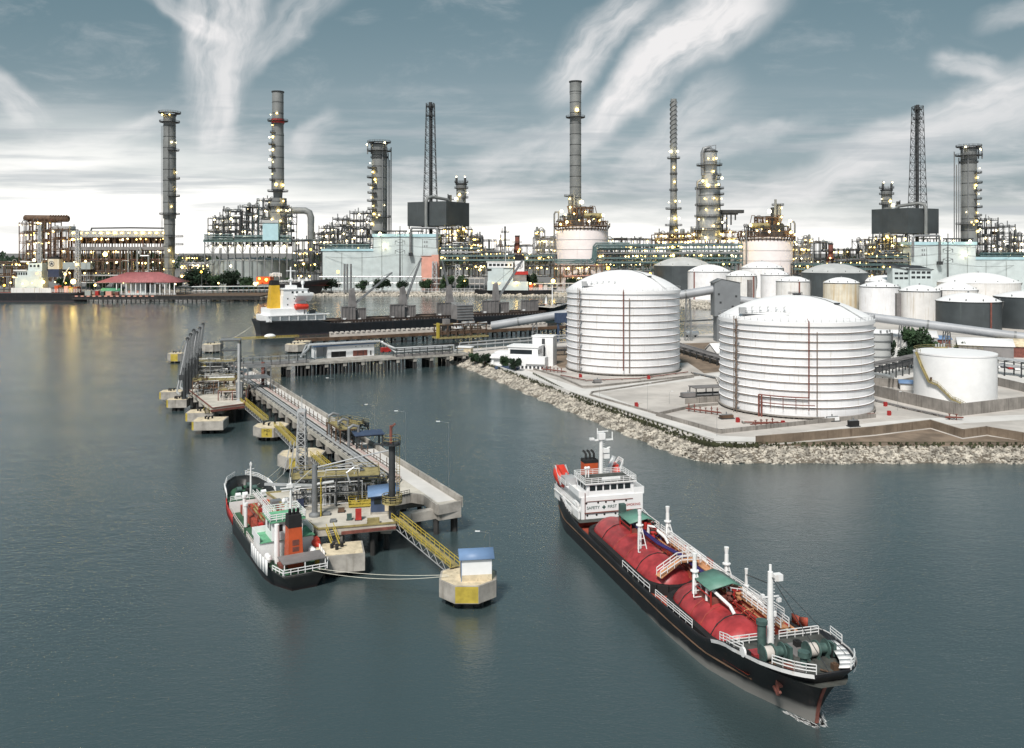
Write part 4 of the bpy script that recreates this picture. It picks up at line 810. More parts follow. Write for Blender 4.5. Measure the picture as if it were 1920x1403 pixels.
# small gear on the near platform
for i, (px, py, w_, d_, h_, mm, lb) in enumerate(((672, 975, 1.1, .9, 2.0, 'red_paint', 'red fire box near the front edge of the loading platform'), (616, 932, .9, .8, .9, 'red_paint', 'small red box on the yellow manifold walkway'), (700, 982, 2.2, .9, 1., 'yellow_steel', 'yellow pump set at the platform edge by the dark column'), (563, 952, 1.4, 1.4, 1.6, 'navy', 'dark blue barrel at the shipside edge of the platform'), (612, 965, 1.5, 1.2, .5, 'grey_steel', 'flat steel hatch box in the middle of the stained deck'), (640, 960, 1.2, 1.2, .7, 'rust_steel', 'rusty bollard block on the stained deck'), (655, 975, .9, .7, 1.1, 'winch_green', 'small green pump beside the red fire box'), (625, 978, 1.1, 1.1, .4, 'grey_steel', 'grey deck cover near the yellow stair'))):
    t = thing('deck_box', lb, 'deck gear', G(px, py, 6), R(12)); b = MB(); b.b2(-w_ / 2, w_ / 2, -d_ / 2, d_ / 2, .08, h_); b.build('body', mm, t); b = MB(); b.b2(-w_ / 2 - .1, w_ / 2 + .1, -d_ / 2 - .1, d_ / 2 + .1, 0, .1); b.build('base', 'dark_steel', t)
t = thing('yellow_tray', 'yellow drip tray cage beside the pipe manifold on the loading platform', 'tray', G(678, 948, 6), R(12)); b = MB(); b.b2(-2.5, 2.5, -1.5, 1.5, .2, .6); b.build('tray', 'yellow_paint', t); b = MB(); b.rail([(-2.5, -1.5, .6), (2.5, -1.5, .6), (2.5, 1.5, .6), (-2.5, 1.5, .6)], .9, 1.2, .07, 2, True); b.build('railing', 'yellow_paint', t)
def stairs(name, label, p0, p1, w_, m, group=None):
    p0, p1 = Vector(p0), Vector(p1); t = thing(name, label, 'stairs', p0, 0, group); d = p1 - p0; sd_ = Vector((-d.y, d.x, 0)).normalized() * w_ / 2; b = MB()
    for s_ in (-1, 1): b.bar(sd_ * s_, d + sd_ * s_, .16, .3); b.bar(sd_ * s_ + Vector((0, 0, 1.)), d + sd_ * s_ + Vector((0, 0, 1.)), .1)
    b.build('stringers', m, t); b = MB(); n_ = max(4, int(d.length / .45))
    for k in range(n_): e = d * ((k + .5) / n_); b.bar(e - sd_, e + sd_, .3, .08)
    b.build('treads', 'dark_steel', t); return t
stairs('ship_stairs', 'yellow stairs from the loading platform down to the fender dolphin', G(618, 992, 6.2), G(630, 1023, 4.2), 1.3, 'yellow_paint')
stairs('ship_stairs', 'little yellow stairs at the corner of the cluttered platform', G(386, 766, 6.2), G(390, 776, 3.9), 1.3, 'yellow_paint')
# ---- dolphins
def dolphin(label, px, py, Rr, yell=True, words=None, oct_=True, w_=0, d_=0, rz=R(22.5), z1=4., z0=1.5, group='mooring dolphins', gear=True, ya=0):
    c = G(px, py, z1); c.z = 0; t = thing('mooring_dolphin', label, 'dolphin', c, 0, group); b = MB()
    if oct_: pts = [(Rr * math.cos(2 * PI * i / 8 + rz), Rr * math.sin(2 * PI * i / 8 + rz)) for i in range(8)]
    else:
        ca, sa = math.cos(rz), math.sin(rz); e = .8; pts = [(x * ca - y * sa, x * sa + y * ca) for x, y in ((-w_ / 2 + e, -d_ / 2), (w_ / 2, -d_ / 2), (w_ / 2, d_ / 2), (-w_ / 2 + e, d_ / 2), (-w_ / 2, d_ / 2 - e), (-w_ / 2, -d_ / 2 + e))]
    b.prism(pts, z0, z1); b.build('block', 'concrete', t)
    b = MB(); b.prism([(x * .93, y * .93) for x, y in pts], z1 + .004, z1 + .05, False); b.build('top_slab', 'cream_concrete', t)
    rr = max(Rr, w_ * .35)
    for k in range(6): a = 2 * PI * k / 6; b = MB(); b.tube((rr * .62 * math.cos(a), rr * .55 * math.sin(a), -4), (rr * .62 * math.cos(a), rr * .55 * math.sin(a), z0 + .1), .6, 8); b.build('pile', 'pile_dark', t)
    if yell:
        i0 = min(range(len(pts)), key=lambda i: (pts[i][1] + pts[(i + 1) % len(pts)][1]) + abs(pts[i][0] + pts[(i + 1) % len(pts)][0] - ya) * .5); a, d = Vector((*pts[i0], 0)), Vector((*pts[(i0 + 1) % len(pts)], 0)); n_ = Vector(((a + d).y * 0 + (d - a).y, -(d - a).x, 0)).normalized()
        if n_.dot(a + d) < 0: n_ = -n_
        b = MB(); o_ = n_ * .015; f0, f1 = (.02, .98) if not words else (.12, .88); p0_, p1_ = a.lerp(d, f0) + o_, a.lerp(d, f1) + o_
        b.quad((p0_.x, p0_.y, z0 + .08), (p1_.x, p1_.y, z0 + .08), (p1_.x, p1_.y, z1 - .06), (p0_.x, p0_.y, z1 - .06)); b.build('yellow_panel', 'yellow_paint', t)
        if words:
            m_ = (a + d) / 2 + n_ * .03; ang = math.atan2(n_.x, -n_.y)
            for j, wd in enumerate(words): text('lettering', wd, 1.15, 'soot', t, (m_.x, m_.y, z1 - .75 - j * 1.05), (PI / 2, 0, ang))
    if gear:
        for k, (x, y) in enumerate(((-.45, .05), (.1, .3), (-.1, -.2))):
            b = MB(); b.tube((x * rr, y * rr, z1), (x * rr, y * rr, z1 + .7), .3, 8); b.tube((x * rr - .2, y * rr, z1 + .6), (x * rr + .5, y * rr, z1 + .9), .22, 8); b.build('bollard', 'soot', t)
    return t
c0 = dolphin('octagonal dolphin in front carrying the white hut with blue roof', 878, 1079, 4.9, True, None, z1=3.9, z0=1.2, gear=False, ya=-2.)
dolphin('octagonal dolphin marked MD 4 on yellow along the yellow walkway', 509, 797, 5.3, True, ('MD', '4'), z0=1.3, ya=-4)
dolphin('octagonal dolphin marked MD on yellow at the foot of the lattice tower', 566, 849, 6.1, True, ('MD',), z0=1.2, ya=-3.)
dolphin('weathered dolphin with yellow railing behind the pipe manifold', 655, 893, 5.4, False, None, z0=1.4)
dolphin('box dolphin with yellow end nearest to the cluttered platform stairs', 394, 786, 0, True, None, False, 9.5, 7.5, R(6), z0=1.3, ya=-8)
dolphin('box dolphin half hidden behind the one by the platform stairs', 379, 771, 0, True, None, False, 9, 7, R(6), z0=1.3, ya=-8)
dolphin('small outer dolphin with yellow face left of the dark loading arms', 323, 733, 0, True, None, False, 8, 6, R(6), z0=1.3, ya=-8)
dolphin('small yellow faced dolphin tucked under the dark loading arms', 334, 748, 0, True, None, False, 7, 5, R(6), z0=1.3, ya=-6)
dolphin('distant dolphin with yellow face and bollards beyond the loading arms', 333, 662, 4.8, True, None, z0=.8, z1=4.5, ya=-1)
dolphin('plain concrete dolphin at the end of the brown jetty walkway', 398, 645, 5.5, False, None, z0=.8, z1=4.5)
dolphin('large stained box dolphin under the yellow stairs beside the green tanker', 636, 1029, 0, True, None, False, 8.4, 6.6, R(14), z1=4., z0=1., ya=-9)
dolphin('narrow fender dolphin between the green tanker and the platform', 540, 950, 0, False, None, False, 3.5, 8, R(28), z1=4.6, z0=1., gear=False)
dolphin('rounded concrete dolphin supporting the yellow walkway by the bulk carrier stern', 555, 645, 6, False, None, z0=.8, z1=4.5)
# white hut on the front dolphin
t = thing('white_hut', 'small white hut with blue gabled roof on the front dolphin', 'hut', G(892, 1083, 3.95), R(8)); b = MB(); b.b2(-2.4, 2.4, -1.5, 1.5, 1., 3.6); b.add([(-2.4, -1.5, 3.6), (-2.4, 1.5, 3.6), (-2.4, 0, 4.5), (2.4, -1.5, 3.6), (2.4, 1.5, 3.6), (2.4, 0, 4.5)], [(0, 2, 1), (3, 4, 5)]); b.build('wall', 'clean_white', t)
b = MB(); b.b2(-2.42, 2.42, -1.52, 1.52, 0, 1.); b.build('plinth', 'cream_concrete', t); b = MB(); b.add([(-2.8, -1.9, 3.5), (2.8, -1.9, 3.5), (2.8, 0, 4.65), (-2.8, 0, 4.65), (2.8, 1.9, 3.5), (-2.8, 1.9, 3.5)], [(0, 1, 2, 3), (3, 2, 4, 5)]); b.build('roof', 'blue_roof', t, solid=.14); b = MB(); b.b2(-2.46, -2.4, -.5, .5, .2, 2.7); b.build('door', 'hatch_grey', t)
b = MB(); b.bar((-2.42, -1.52, 0), (-2.42, -1.52, 3.6), .1); b.build('corner_trim', 'blue_roof', t)
lamp_post(G(918, 1062, 3.9), 5.5, 'thin lamp post behind the white hut on the front dolphin', -2.)
# catwalks
def catwalk(label, p0, p1, w_=1.3, truss=True):
    p0, p1 = Vector(p0), Vector(p1); d = p1 - p0; t = thing('catwalk', label, 'walkway', p0, 0, 'yellow catwalks between dolphins'); sd_ = Vector((-d.y, d.x, 0)).normalized() * w_ / 2; b = MB(); b.bar((0, 0, 0), d, w_, .12); b.build('walkway', 'yellow_steel', t)
    b = MB(); b.rail([sd_, d + sd_], 1.1, 1.8, .06, 2); b.rail([-sd_, d - sd_], 1.1, 1.8, .06, 2); b.build('railing', 'yellow_paint', t)
    if truss:
        b = MB(); n_ = max(4, int(d.length / 1.4)); dn = Vector((0, 0, -1.2))
        for s_ in (-1, 1):
            b.bar(sd_ * s_ + dn, d + sd_ * s_ + dn, .12)
            for k in range(n_): e0, e1 = d * (k / n_) + sd_ * s_, d * ((k + 1) / n_) + sd_ * s_; b.bar(e0 + (dn if k % 2 else Vector()), e1 + (Vector() if k % 2 else dn), .08)
        b.build('truss', 'light_steel', t)
    return t
catwalk('yellow catwalk leading from the loading platform to the front dolphin', G(742, 972, 6.1), G(853, 1063, 4.3), 1.7)
catwalk('yellow catwalk between the cluttered platform and dolphin MD 4', G(455, 752, 6.), G(498, 788, 4.3), 1.6)
catwalk('yellow catwalk from dolphin MD 4 toward the lattice tower', G(519, 799, 4.3), G(556, 836, 4.3), 1.6)
catwalk('yellow catwalk from the lattice tower dolphin toward the pipe manifold', G(588, 854, 4.3), G(626, 888, 5.), 1.6)
catwalk('distant yellow catwalk behind the dark loading arms', G(366, 674, 5), G(392, 700, 6), 1.6)
catwalk('level yellow brown walkway passing before the bulk carrier stern', G(440, 637, 5), G(560, 632, 5), 3., False)
# dark loading arms of the far platform
la_ = []
for i in range(6):
    p = G(346 + i * 6, 748 - i * 9, 6); hgt = (112 + (i % 3) * 4 - i * 5) * p.y / F
    t = thing('ship_loader', ['tall dark loading arm nearest to the yellow stair, folded upright', 'second folded dark loading arm of the row of six', 'third folded dark loading arm of the row of six', 'fourth folded dark loading arm of the row of six', 'fifth folded dark loading arm of the row of six', 'farthest folded dark loading arm of the row'][i], 'loading arm', p, R(8), 'dark folded loading arms')
    b = MB(); b.tube((0, 0, 0), (0, 0, hgt * .52), .55, 10); b.tube((0, 0, 0), (0, 0, .4), 1., 10); b.build('standpost', 'dark_steel', t)
    b = MB(); b.tube((-.6, 0, hgt * .38), (1., 0, hgt), .32, 8); b.tube((-1.2, .5, hgt * .36), (.4, .5, hgt * .97), .14, 6); b.build('inboard_arm', 'grey_steel', t)
    b = MB(); b.tube((1., 0, hgt), (-2.4, -.3, hgt * .12), .26, 8); b.tube((1.1, .4, hgt * .98), (-2.1, .3, hgt * .16), .1, 6); b.tube((-2.4, -.3, hgt * .12), (-1.6, -.4, hgt * .08), .35, 8); b.build('outboard_arm', 'light_steel', t)
    b = MB(); b.tube((1., -.2, hgt), (1., .2, hgt), .65, 14); b.build('sheave', 'dark_steel', t); b = MB(); b.box((-.9, 0, hgt * .36), (1.6, 1.4, 1.8)); b.build('counterweight', 'dark_steel', t)
    b = MB(); b.tube((1.1, .7, hgt), (-1, .7, hgt * .38), .05); b.tube((.3, .7, hgt), (-1.8, .7, hgt * .38), .05); b.build('cable', 'light_steel', t)
    b = MB()
    for k in range(9): z = hgt * (.42 + .06 * k); xx_ = -.5 + 1.4 * (.06 * k + .06) / .55; b.bar((xx_ - 1.1, -.5, z), (xx_ + .6, .5, z + 1.4), .09); b.bar((xx_ + .6, -.5, z), (xx_ - 1.1, .5, z + 1.4), .09)
    for y in (-.5, .5): b.bar((-1.7, y, hgt * .4), (-.2, y, hgt * .97), .13); b.bar((-.2, y, hgt * .4), (1.4, y, hgt * .97), .13)
    b.build('arm_truss', 'grey_steel', t)
p = G(468, 762, 6)
t = thing('pale_pillar', 'thick pale grey post at the trestle corner of the cluttered platform', 'post', G(448, 752, 6)); b = MB(); b.tube((0, 0, 0), (0, 0, 19), .48, 12); b.tube((0, 0, 0), (0, 0, .5), .9, 12); b.build('shaft', 'light_steel', t); b = MB(); b.box((0, .8, 3.6), (2., 1.6, 5)); b.build('cabinet', 'grey_steel', t)
# far T-head: steel frames and stair
def frame3(name, label, c, rz, L, W, Hs, m, group=None, cat='steel frame', brace=True, roof=None, rail=True):
    t = thing(name, label, cat, c, rz, group); b = MB(); h_ = Hs[-1]
    for x in (-L / 2, L / 2):
        for y in (-W / 2, W / 2): b.b2(x - .2, x + .2, y - .2, y + .2, 0, h_)
    z0 = 0
    for z in Hs:
        for y in (-W / 2, W / 2): b.bar((-L / 2, y, z), (L / 2, y, z), .3)
        for x in (-L / 2, L / 2): b.bar((x, -W / 2, z), (x, W / 2, z), .3)
        if brace: b.bar((-L / 2, -W / 2, z0), (L / 2, -W / 2, z), .16); b.bar((L / 2, -W / 2, z0), (L / 2, W / 2, z), .16)
        z0 = z
    for k in range(5): x = -L / 2 + L * k / 4; b.bar((x, -W / 2, h_), (x + L / 4 * (k < 4), W / 2, h_), .18)
    b.build('frame', m, t); b = MB()
    for z in Hs[:-1]: b.b2(-L / 2, L / 2, -W / 2, W / 2, z + .15, z + .25)
    if len(Hs) > 1: b.build('floor', 'grey_steel', t)
    if roof: b = MB(); b.b2(-L / 2 - .5, L / 2 + .5, -W / 2 - .5, W / 2 + .5, h_ + .16, h_ + .4); b.build('roof', roof, t)
    return t
frame3('stair_tower', 'dark steel stair tower with flat roof at the far trestle head', G(433, 700, 6), R(12), 7, 6, (5, 9.5, 13.5), 'dark_steel', None, 'stair tower', roof='grey_steel')
frame3('portal_frame', 'open steel portal over the start of the white roadway', G(482, 730, 6), R(-62), 8, 8, (4.5, 8.5), 'grey_steel')
b = MB(); p = G(493, 725, 6); b.b2(p.x - .5, p.x + .5, p.y - .5, p.y + .5, 6, 15); tag(b.build('gate_pillar', 'rust_red'), 'maroon steel post at the portal where the roadway begins', 'post')
frame3('pump_shelter', 'small shelter with dark flat roof left of the stair tower', G(413, 705, 6), R(12), 6, 5, (3.6,), 'dark_steel', None, 'shelter', False, 'hatch_grey')
frame3('pipe_shelter', 'open shelter with dark blue roof beside the road on the trestle', G(690, 842, 6), R(20), 6.5, 4.6, (3.8,), 'dark_steel', None, 'shelter', False, 'blue_wall')
manifold('pump_group', 'yellow and grey pump group next to the blue roofed trestle shelter', 660, 812, 6, 9, 4, 3, R(-40), 8, 'dark_steel', 'yellow_steel', 1, 16)
manifold('pipe_bridge', 'brown pipe frame straddling the trestle road before the blue shelter', 643, 828, 6, 12, 5, 4.2, R(-62), 9, 'rust_steel', 'grey_steel', 1, 12)
for k in range(3): b = MB(); p = T(118 + k * 9, -6.5, 6); b.path([p + Vector((0, 0, -1)), p + Vector((0, 0, 5.4)), p + Vector((1., .5, 6)), p + Vector((2.2, 1.1, 5.6)), p + Vector((2.2, 1.1, 1))], .4, 8); tag(b.build('vent_pipe', 'grey_steel'), ['gooseneck vent pipe nearest to the portal on the pipe rack', 'gooseneck vent pipe in the middle of three on the pipe rack', 'gooseneck vent pipe closest to the loading platform on the rack'][k], 'vent pipe', 'gooseneck vent pipes')
for i, (a, bb, h_, lb) in enumerate(((60, .3, 12, 'thin lamp post on the parapet of the trestle nearest the portal'), (100, .3, 12, 'thin lamp post on the trestle parapet above the lattice tower'), (136, .3, 10, 'thin lamp post by the blue roofed trestle shelter'), (158, .3, 12, 'thin lamp post on the parapet behind the dark column'), (183, .3, 14, 'tall thin lamp post near the end of the trestle'))):
    lamp_post(T(a, bb, 6.5), h_, lb, -2.2)
b = MB(); b.rail([T(181, -7.5, 6), T(181.5, -10, 6)], 1.2, .6, .05, 3); tag(b.build('barrier', 'dark_steel'), 'little dark barrier on the bend of the trestle end', 'barrier')
# ---- pipe pier to the shore
p0, p1 = G(440, 689, 6), G(872, 662.5, 6); d = (p1 - p0); PL = d.length; prz = math.atan2(d.y, d.x)
pr = thing('pipe_pier', 'concrete pier on dark piles carrying silver pipes to the shore', 'jetty', (p0.x, p0.y, 0), prz)
b = MB(); b.b2(-6, PL + 2, 0, 12, 5., 6.); b.build('deck', 'concrete', pr)
b = MB(); b.bar((-2, 1., 9.6), (31, 1., 9.6), .55, .55); b.bar((-2, 1.2, 7.6), (31, 1.2, 7.6), .8, .8); b.build('pipe', 'silver', pr)
b = MB(); b.path([(30, 2.5, 10), (33, 6, 11.5), (35, 10.6, 13), (68, 10.6, 13), (71, 5, 11), (73, 2, 10), (103, 2, 10), (103.2, 2, 7.5), (PL, 2, 7.5)], .5, 8); b.path([(29, 3.5, 8), (33, 9.2, 12.8), (69, 9.2, 12.8), (73.5, 2.6, 8.2), (102, 2.6, 8.2)], .4, 8); b.path([(30, 5, 9), (35, 11.6, 12.4), (69, 11.6, 12.4), (76, 5, 9), (101, 5, 9)], .35, 8); b.build('pipe', 'light_steel', pr)
b = MB()
for k in range(28):
    x = k * PL / 28
    if 31 < x < 72: continue
    b.b2(x - .15, x + .15, .6, .9, 6, 10); b.b2(x - .15, x + .15, 5.6, 5.9, 6, 10); b.b2(x - .15, x + .15, .6, 5.9, 7., 7.25)
b.build('pipe_support', 'dark_steel', pr)
b = MB(); b.b2(-2, 32, .7, .9, 6, 7.3); b.b2(73, 102, .7, .9, 6.1, 7.2); b.build('pipe_tray', 'hatch_grey', pr)
for k in range(13):
    x = 6 + k * 8.5; dense = 30 < x < 76
    b = MB(); b.b2(x - .8, x + .8, .3, 11.7, 3.4, 5.); b.build('pile_cap', 'concrete', pr)
    for xx in ((x - 2.6, x - .9, x + .9, x + 2.6) if dense else (x - .5, x + .5)):
        for y in (1., 6., 11.): b = MB(); b.tube((xx, y, -4), (xx, y, 4.9 if dense else 3.4), .5, 7); b.build('pile', 'pile_dark', pr)
b = MB(); b.rail([(0, .2, 6), (36, .2, 6)], 1, 3, .05, 2); b.build('railing', 'light_steel', pr)
ph = thing('pier_house', 'white pier house with blue roof and two wide dark openings', 'building', G(592, 673.5, 6.), prz)
b = MB(); s_ = .249
b.b2(5.6, 28.2, .5, 8, 0, 5.6); b.build('wall', 'clean_white', ph); b = MB(); b.add([(-1, -.4, 5.6), (29, -.4, 5.9), (29, 9, 6.4), (-1, 9, 6.1)], [(0, 1, 2, 3)]); b.build('roof', 'blue_roof', ph, solid=.45)
b = MB(); b.b2(0, .4, .5, 8, 0, 5.5); b.b2(0, 5.6, 7.6, 8, 0, 5.5); b.build('carport_wall', 'clean_white', ph)
for x0, x1, mm in ((7.4, 14.4, 'soot'), (17.8, 24.8, 'rust_red')): b = MB(); b.b2(x0, x1, .42, .52, .3, 2.9); b.build('opening', mm, ph)
b = MB(); b.b2(20., 20.3, .36, .5, .3, 2.9); b.b2(22.6, 22.9, .36, .5, .3, 2.9); b.b2(11, 11.3, .36, .5, .3, 2.9); b.build('opening_post', 'dark_steel', ph)
for x in (19, 22, 25.): b = MB(); b.b2(x, x + .4, .4, .5, 4.6, 4.9); b.build('vent', 'dark_steel', ph)
b = MB(); b.b2(26.2, 26.8, .4, .5, .4, 2.4); b.build('door', 'soot', ph)
b = MB(); p = G(722, 662, 6); b.b2(-2.4, 2.4, -1, 1, .3, 2.5); b.b2(1.2, 2.6, -1, 1, 1., 2.9); t = thing('fire_truck', 'small red vehicle parked next to the pier house', 'vehicle', p + Vector((0, 2, 0)), prz); b.build('body', 'red_paint', t)
for x in (-1.5, 1.6): b = MB(); b.tube((x, -1.05, .4), (x, -.8, .4), .4, 10); b.build('wheel', 'soot', t)
# ================================================================ ships
def pw(tab, x):                                # piecewise linear table
    for (a, ya), (b_, yb) in zip(tab, tab[1:]):
        if x <= b_: return ya + (yb - ya) * max(0, (x - a)) / (b_ - a)
    return tab[-1][1]
def hull(root, L, dk, wl, sheer, over, m, n=44, z0=-1.5, lv=9, stern_over=0., flare=1.6, solid=.18, deckm=None, deckdrop=1., dseg=None, top_m=None, top_h=.5):
    """dk/wl: half breadth tables over t in 0..1 at rail and waterline; sheer: rail height; over: bow overhang."""
    rows = []
    for i in range(n + 1):
        t = (i / n); t = 1 - (1 - t) ** 1.35; zt = pw(sheer, t); row = []
        for j in range(lv + 1):
            k = j / lv; z = z0 + (zt - z0) * k; kk = max(0., z / zt)
            bb = pw(wl, t) + (pw(dk, t) - pw(wl, t)) * kk ** flare
            a = t * L + over * t ** 6 * kk ** 2. - stern_over * (1 - t) ** 8 * kk
            row.append((a, max(bb, .03), z))
        rows.append(row)
    b = MB(); vs = []; st = (lv + 1) * 2
    for row in rows:
        for (a, bb, z) in row: vs.append((a, -bb, z))
        for (a, bb, z) in row: vs.append((a, bb, z))
    fs = []
    for i in range(n):
        for j in range(lv):
            o, p = i * st, (i + 1) * st; fs.append((o + j, p + j, p + j + 1, o + j + 1)); q = lv + 1; fs.append((o + q + j, o + q + j + 1, p + q + j + 1, p + q + j))
    for j in range(lv): q = lv + 1; fs.append((j, j + 1, q + j + 1, q + j)); o = n * st; fs.append((o + j, o + q + j, o + q + j + 1, o + j + 1))
    b.add(vs, fs); h = b.build('hull', m, root, solid=solid, sharp=45)
    if top_m:
        for s_ in (-1, 1):
            b = MB()
            for i in range(n):
                a, c = rows[i][lv], rows[i + 1][lv]
                if (a[0] + c[0]) / 2 < top_h[0] * L: continue
                e = .22
                b.quad((a[0], s_ * (a[1] + e), a[2] + .05), (c[0] + (.1 if i == n - 1 else 0), s_ * (c[1] + e), c[2] + .05), (c[0] + (.05 if i == n - 1 else 0), s_ * (c[1] + e * .5), c[2] - top_h[1]), (a[0], s_ * (a[1] + e * .5), a[2] - top_h[1]))
            b.build('sheer_strake', top_m, root, sharp=60)
    for (t0, t1, zd, mm) in (dseg or []):        # decks: (from, to, height, material)
        b = MB(); P = []
        for i in range(n + 1):
            a, bb, z = rows[i][lv]
            if t0 * L - .01 <= a <= t1 * L + over + .01: P.append((a, z_beam(rows[i], zd)))
        ins = lambda bb, a: max(.02, bb - .12)
        zz = [(r[lv][0], z_beam(r, zd)) for r in rows]
        P = [(t0 * L, pw(zz, t0 * L))] + P + ([(t1 * L, pw(zz, t1 * L))] if t1 < 1 else [])
        for (a, w0), (c, w1) in zip(P, P[1:]):
            if c - a > 1e-4: b.quad((a, -ins(w0, a), zd), (c, -ins(w1, c), zd), (c, ins(w1, c), zd), (a, ins(w0, a), zd))
        b.build('deck', mm, root)
    return rows
def z_beam(row, z):
    for p, q in zip(row, row[1:]):
        if p[2] <= z <= q[2]: return p[1] + (q[1] - p[1]) * (z - p[2]) / max(1e-6, q[2] - p[2])
    return row[-1][1]
def pw_rows(rows, lv, a):
    pts = [(r[lv][0], r[lv][1]) for r in rows]; return pw(pts, a)
def rim(rows, lv, a0, a1, side, inset=.2, dz=0., zfix=None):
    out = []
    for r in rows:
        a, bb, z = r[lv]
        if a0 <= a <= a1: out.append((a, side * max(.02, bb - inset), (z + dz) if zfix is None else zfix))
    return out
# ---------------- red gas carrier in the foreground
A0 = Vector((13.7, 186., 0)); bw = G(1530, 1355); dv = bw - A0; LL = dv.length
A0.z = -.6
ls = thing('gas_carrier', 'black hulled gas tanker with red domed tanks and white bridge under way', 'ship', A0, math.atan2(dv.y, dv.x))
dk = [(0, 4.), (.06, 5.6), (.18, 7.1), (.8, 7.2), (.9, 7.0), (.95, 6.), (.98, 4.6), (.995, 3.2), (1, 2.4)]; wl = [(0, 2.6), (.06, 5.), (.16, 7.), (.7, 7.), (.82, 6.3), (.9, 4.2), (.96, 1.8), (.985, .8), (1, .05)]
sheer = [(0, 6.6), (.05, 6.3), (.22, 5.), (.26, 4.3), (.6, 4.3), (.82, 5.1), (.875, 6.9), (.9, 7.2), (1, 8.2)]
rows = hull(ls, LL, dk, wl, sheer, 3.4, 'hull_black', stern_over=1.5, dseg=[(0.01, .24, 4.9, 'deck_grey'), (.24, .89, 3.5, 'deck_red'), (.885, 1., 6.55, 'deck_grey')], top_m='white_paint', top_h=(.87, .45))
b = MB(); b.b2(77.4, 77.55, -5.6, 5.6, 4.4, 6.55); b.build('bulkhead', 'deck_red', ls); b = MB(); b.b2(21.2, 21.35, -6.6, 6.6, 3.4, 4.9); b.build('bulkhead', 'deck_red', ls)
# red domed cargo tanks with black coamings
def dome(a0, a1, y0, r, zc):
    b = MB(); b.capsule((a0 + r * .8, y0, zc), (a1 - r * .8, y0, zc), r, 28, .8); b.build('cargo_tank', 'dome_red', ls)
    b = MB(); pts = []
    w = r + .4
    for k in range(9): t = PI / 2 + PI * k / 8; pts.append((a0 + w * .95 + w * math.cos(t), y0 + w * math.sin(t)))
    for k in range(9): t = -PI / 2 + PI * k / 8; pts.append((a1 - w * .95 + w * math.cos(t), y0 + w * math.sin(t)))
    for p, q in zip(pts, pts[1:] + pts[:1]): b.bar((p[0], p[1], 4.), (q[0], q[1], 4.), .9, 1.9)
    b.build('coaming', 'soot', ls)
    b = MB()
    for k in (.24, .42, .58, .74):
        x = a0 + (a1 - a0) * k; pr_ = []
        for j in range(9): t = PI * (.02 + .96 * j / 8); pr_.append((x, y0 + (r + .05) * math.cos(t), zc + (r + .05) * math.sin(t)))
        b.path(pr_, .11 if k in (.24, .74) else .05, 5)
        b.build('tank_band', 'soot' if k in (.24, .74) else 'deck_red', ls); b = MB()
dome(24.5, 55.5, -2.1, 4.0, 3.1); dome(57.2, 76.8, -1.7, 3.9, 3.1)
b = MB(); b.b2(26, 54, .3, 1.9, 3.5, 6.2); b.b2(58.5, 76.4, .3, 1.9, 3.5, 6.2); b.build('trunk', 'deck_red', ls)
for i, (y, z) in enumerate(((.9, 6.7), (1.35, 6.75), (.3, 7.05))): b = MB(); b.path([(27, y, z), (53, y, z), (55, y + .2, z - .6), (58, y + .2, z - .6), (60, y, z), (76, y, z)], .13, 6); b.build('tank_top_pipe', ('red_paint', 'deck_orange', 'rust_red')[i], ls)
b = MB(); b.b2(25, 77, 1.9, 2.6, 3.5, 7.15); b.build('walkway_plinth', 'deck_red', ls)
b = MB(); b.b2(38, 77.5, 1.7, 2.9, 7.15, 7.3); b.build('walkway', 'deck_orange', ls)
b = MB(); b.rail([(38, 1.7, 7.3), (53.5, 1.7, 7.3)], 1.15, 1.5, .06, 3); b.rail([(38, 2.9, 7.3), (77.5, 2.9, 7.3)], 1.15, 1.5, .06, 3); b.rail([(66, 1.7, 7.3), (77.5, 1.7, 7.3)], 1.15, 1.5, .06, 3)
b.rail([(52.8, 1.7, 7.9), (53.6, -1.6, 8.1), (54., -5.2, 6.3)], 1.1, 1.2, .06, 2); b.rail([(55, 1.7, 7.9), (55.2, -1.6, 8.1), (55.4, -5.2, 6.3)], 1.1, 1.2, .06, 2); b.rail([(64.5, -.2, 8), (68, -.2, 8), (68., 1.7, 7.6)], 1.1, 1.2, .06, 2)
b.build('walkway_railing', 'white_paint', ls)
b = MB(); b.bar((53.2, 1.7, 7.85), (54, -1.6, 8.05), 1.6, .12); b.bar((54, -1.6, 8.05), (54.7, -5.2, 6.2), 1.6, .12); b.b2(64.2, 68, -.3, 1.7, 7.8, 7.95); b.build('cross_bridge', 'deck_orange', ls)
# pipes on the port side deck, in cream, orange and yellow
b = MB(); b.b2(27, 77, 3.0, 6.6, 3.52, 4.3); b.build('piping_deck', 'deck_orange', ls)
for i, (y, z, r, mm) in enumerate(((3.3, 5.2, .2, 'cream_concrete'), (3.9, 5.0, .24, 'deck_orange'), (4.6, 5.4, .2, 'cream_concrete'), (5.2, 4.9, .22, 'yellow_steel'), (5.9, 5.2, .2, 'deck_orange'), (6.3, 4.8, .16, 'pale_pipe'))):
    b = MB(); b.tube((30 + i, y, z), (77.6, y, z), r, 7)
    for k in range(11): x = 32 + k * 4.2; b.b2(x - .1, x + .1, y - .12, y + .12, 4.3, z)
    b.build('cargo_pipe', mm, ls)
for s_, mm in (((24, .1, 8.0), 'navy_pipe'),):
    b = MB()
    for e in (0, .45): b.path([(29, -1.3 + e, 7.95), (46, -1.3 + e, 8.05), (50, -.6 + e, 8.1), (52, .3 + e, 7.9), (56, .5 + e, 7.4), (58.5, .4 + e, 7.6), (65, -.3 + e, 8.05)], .17, 6)
    b.build('blue_pipe', mm, ls)
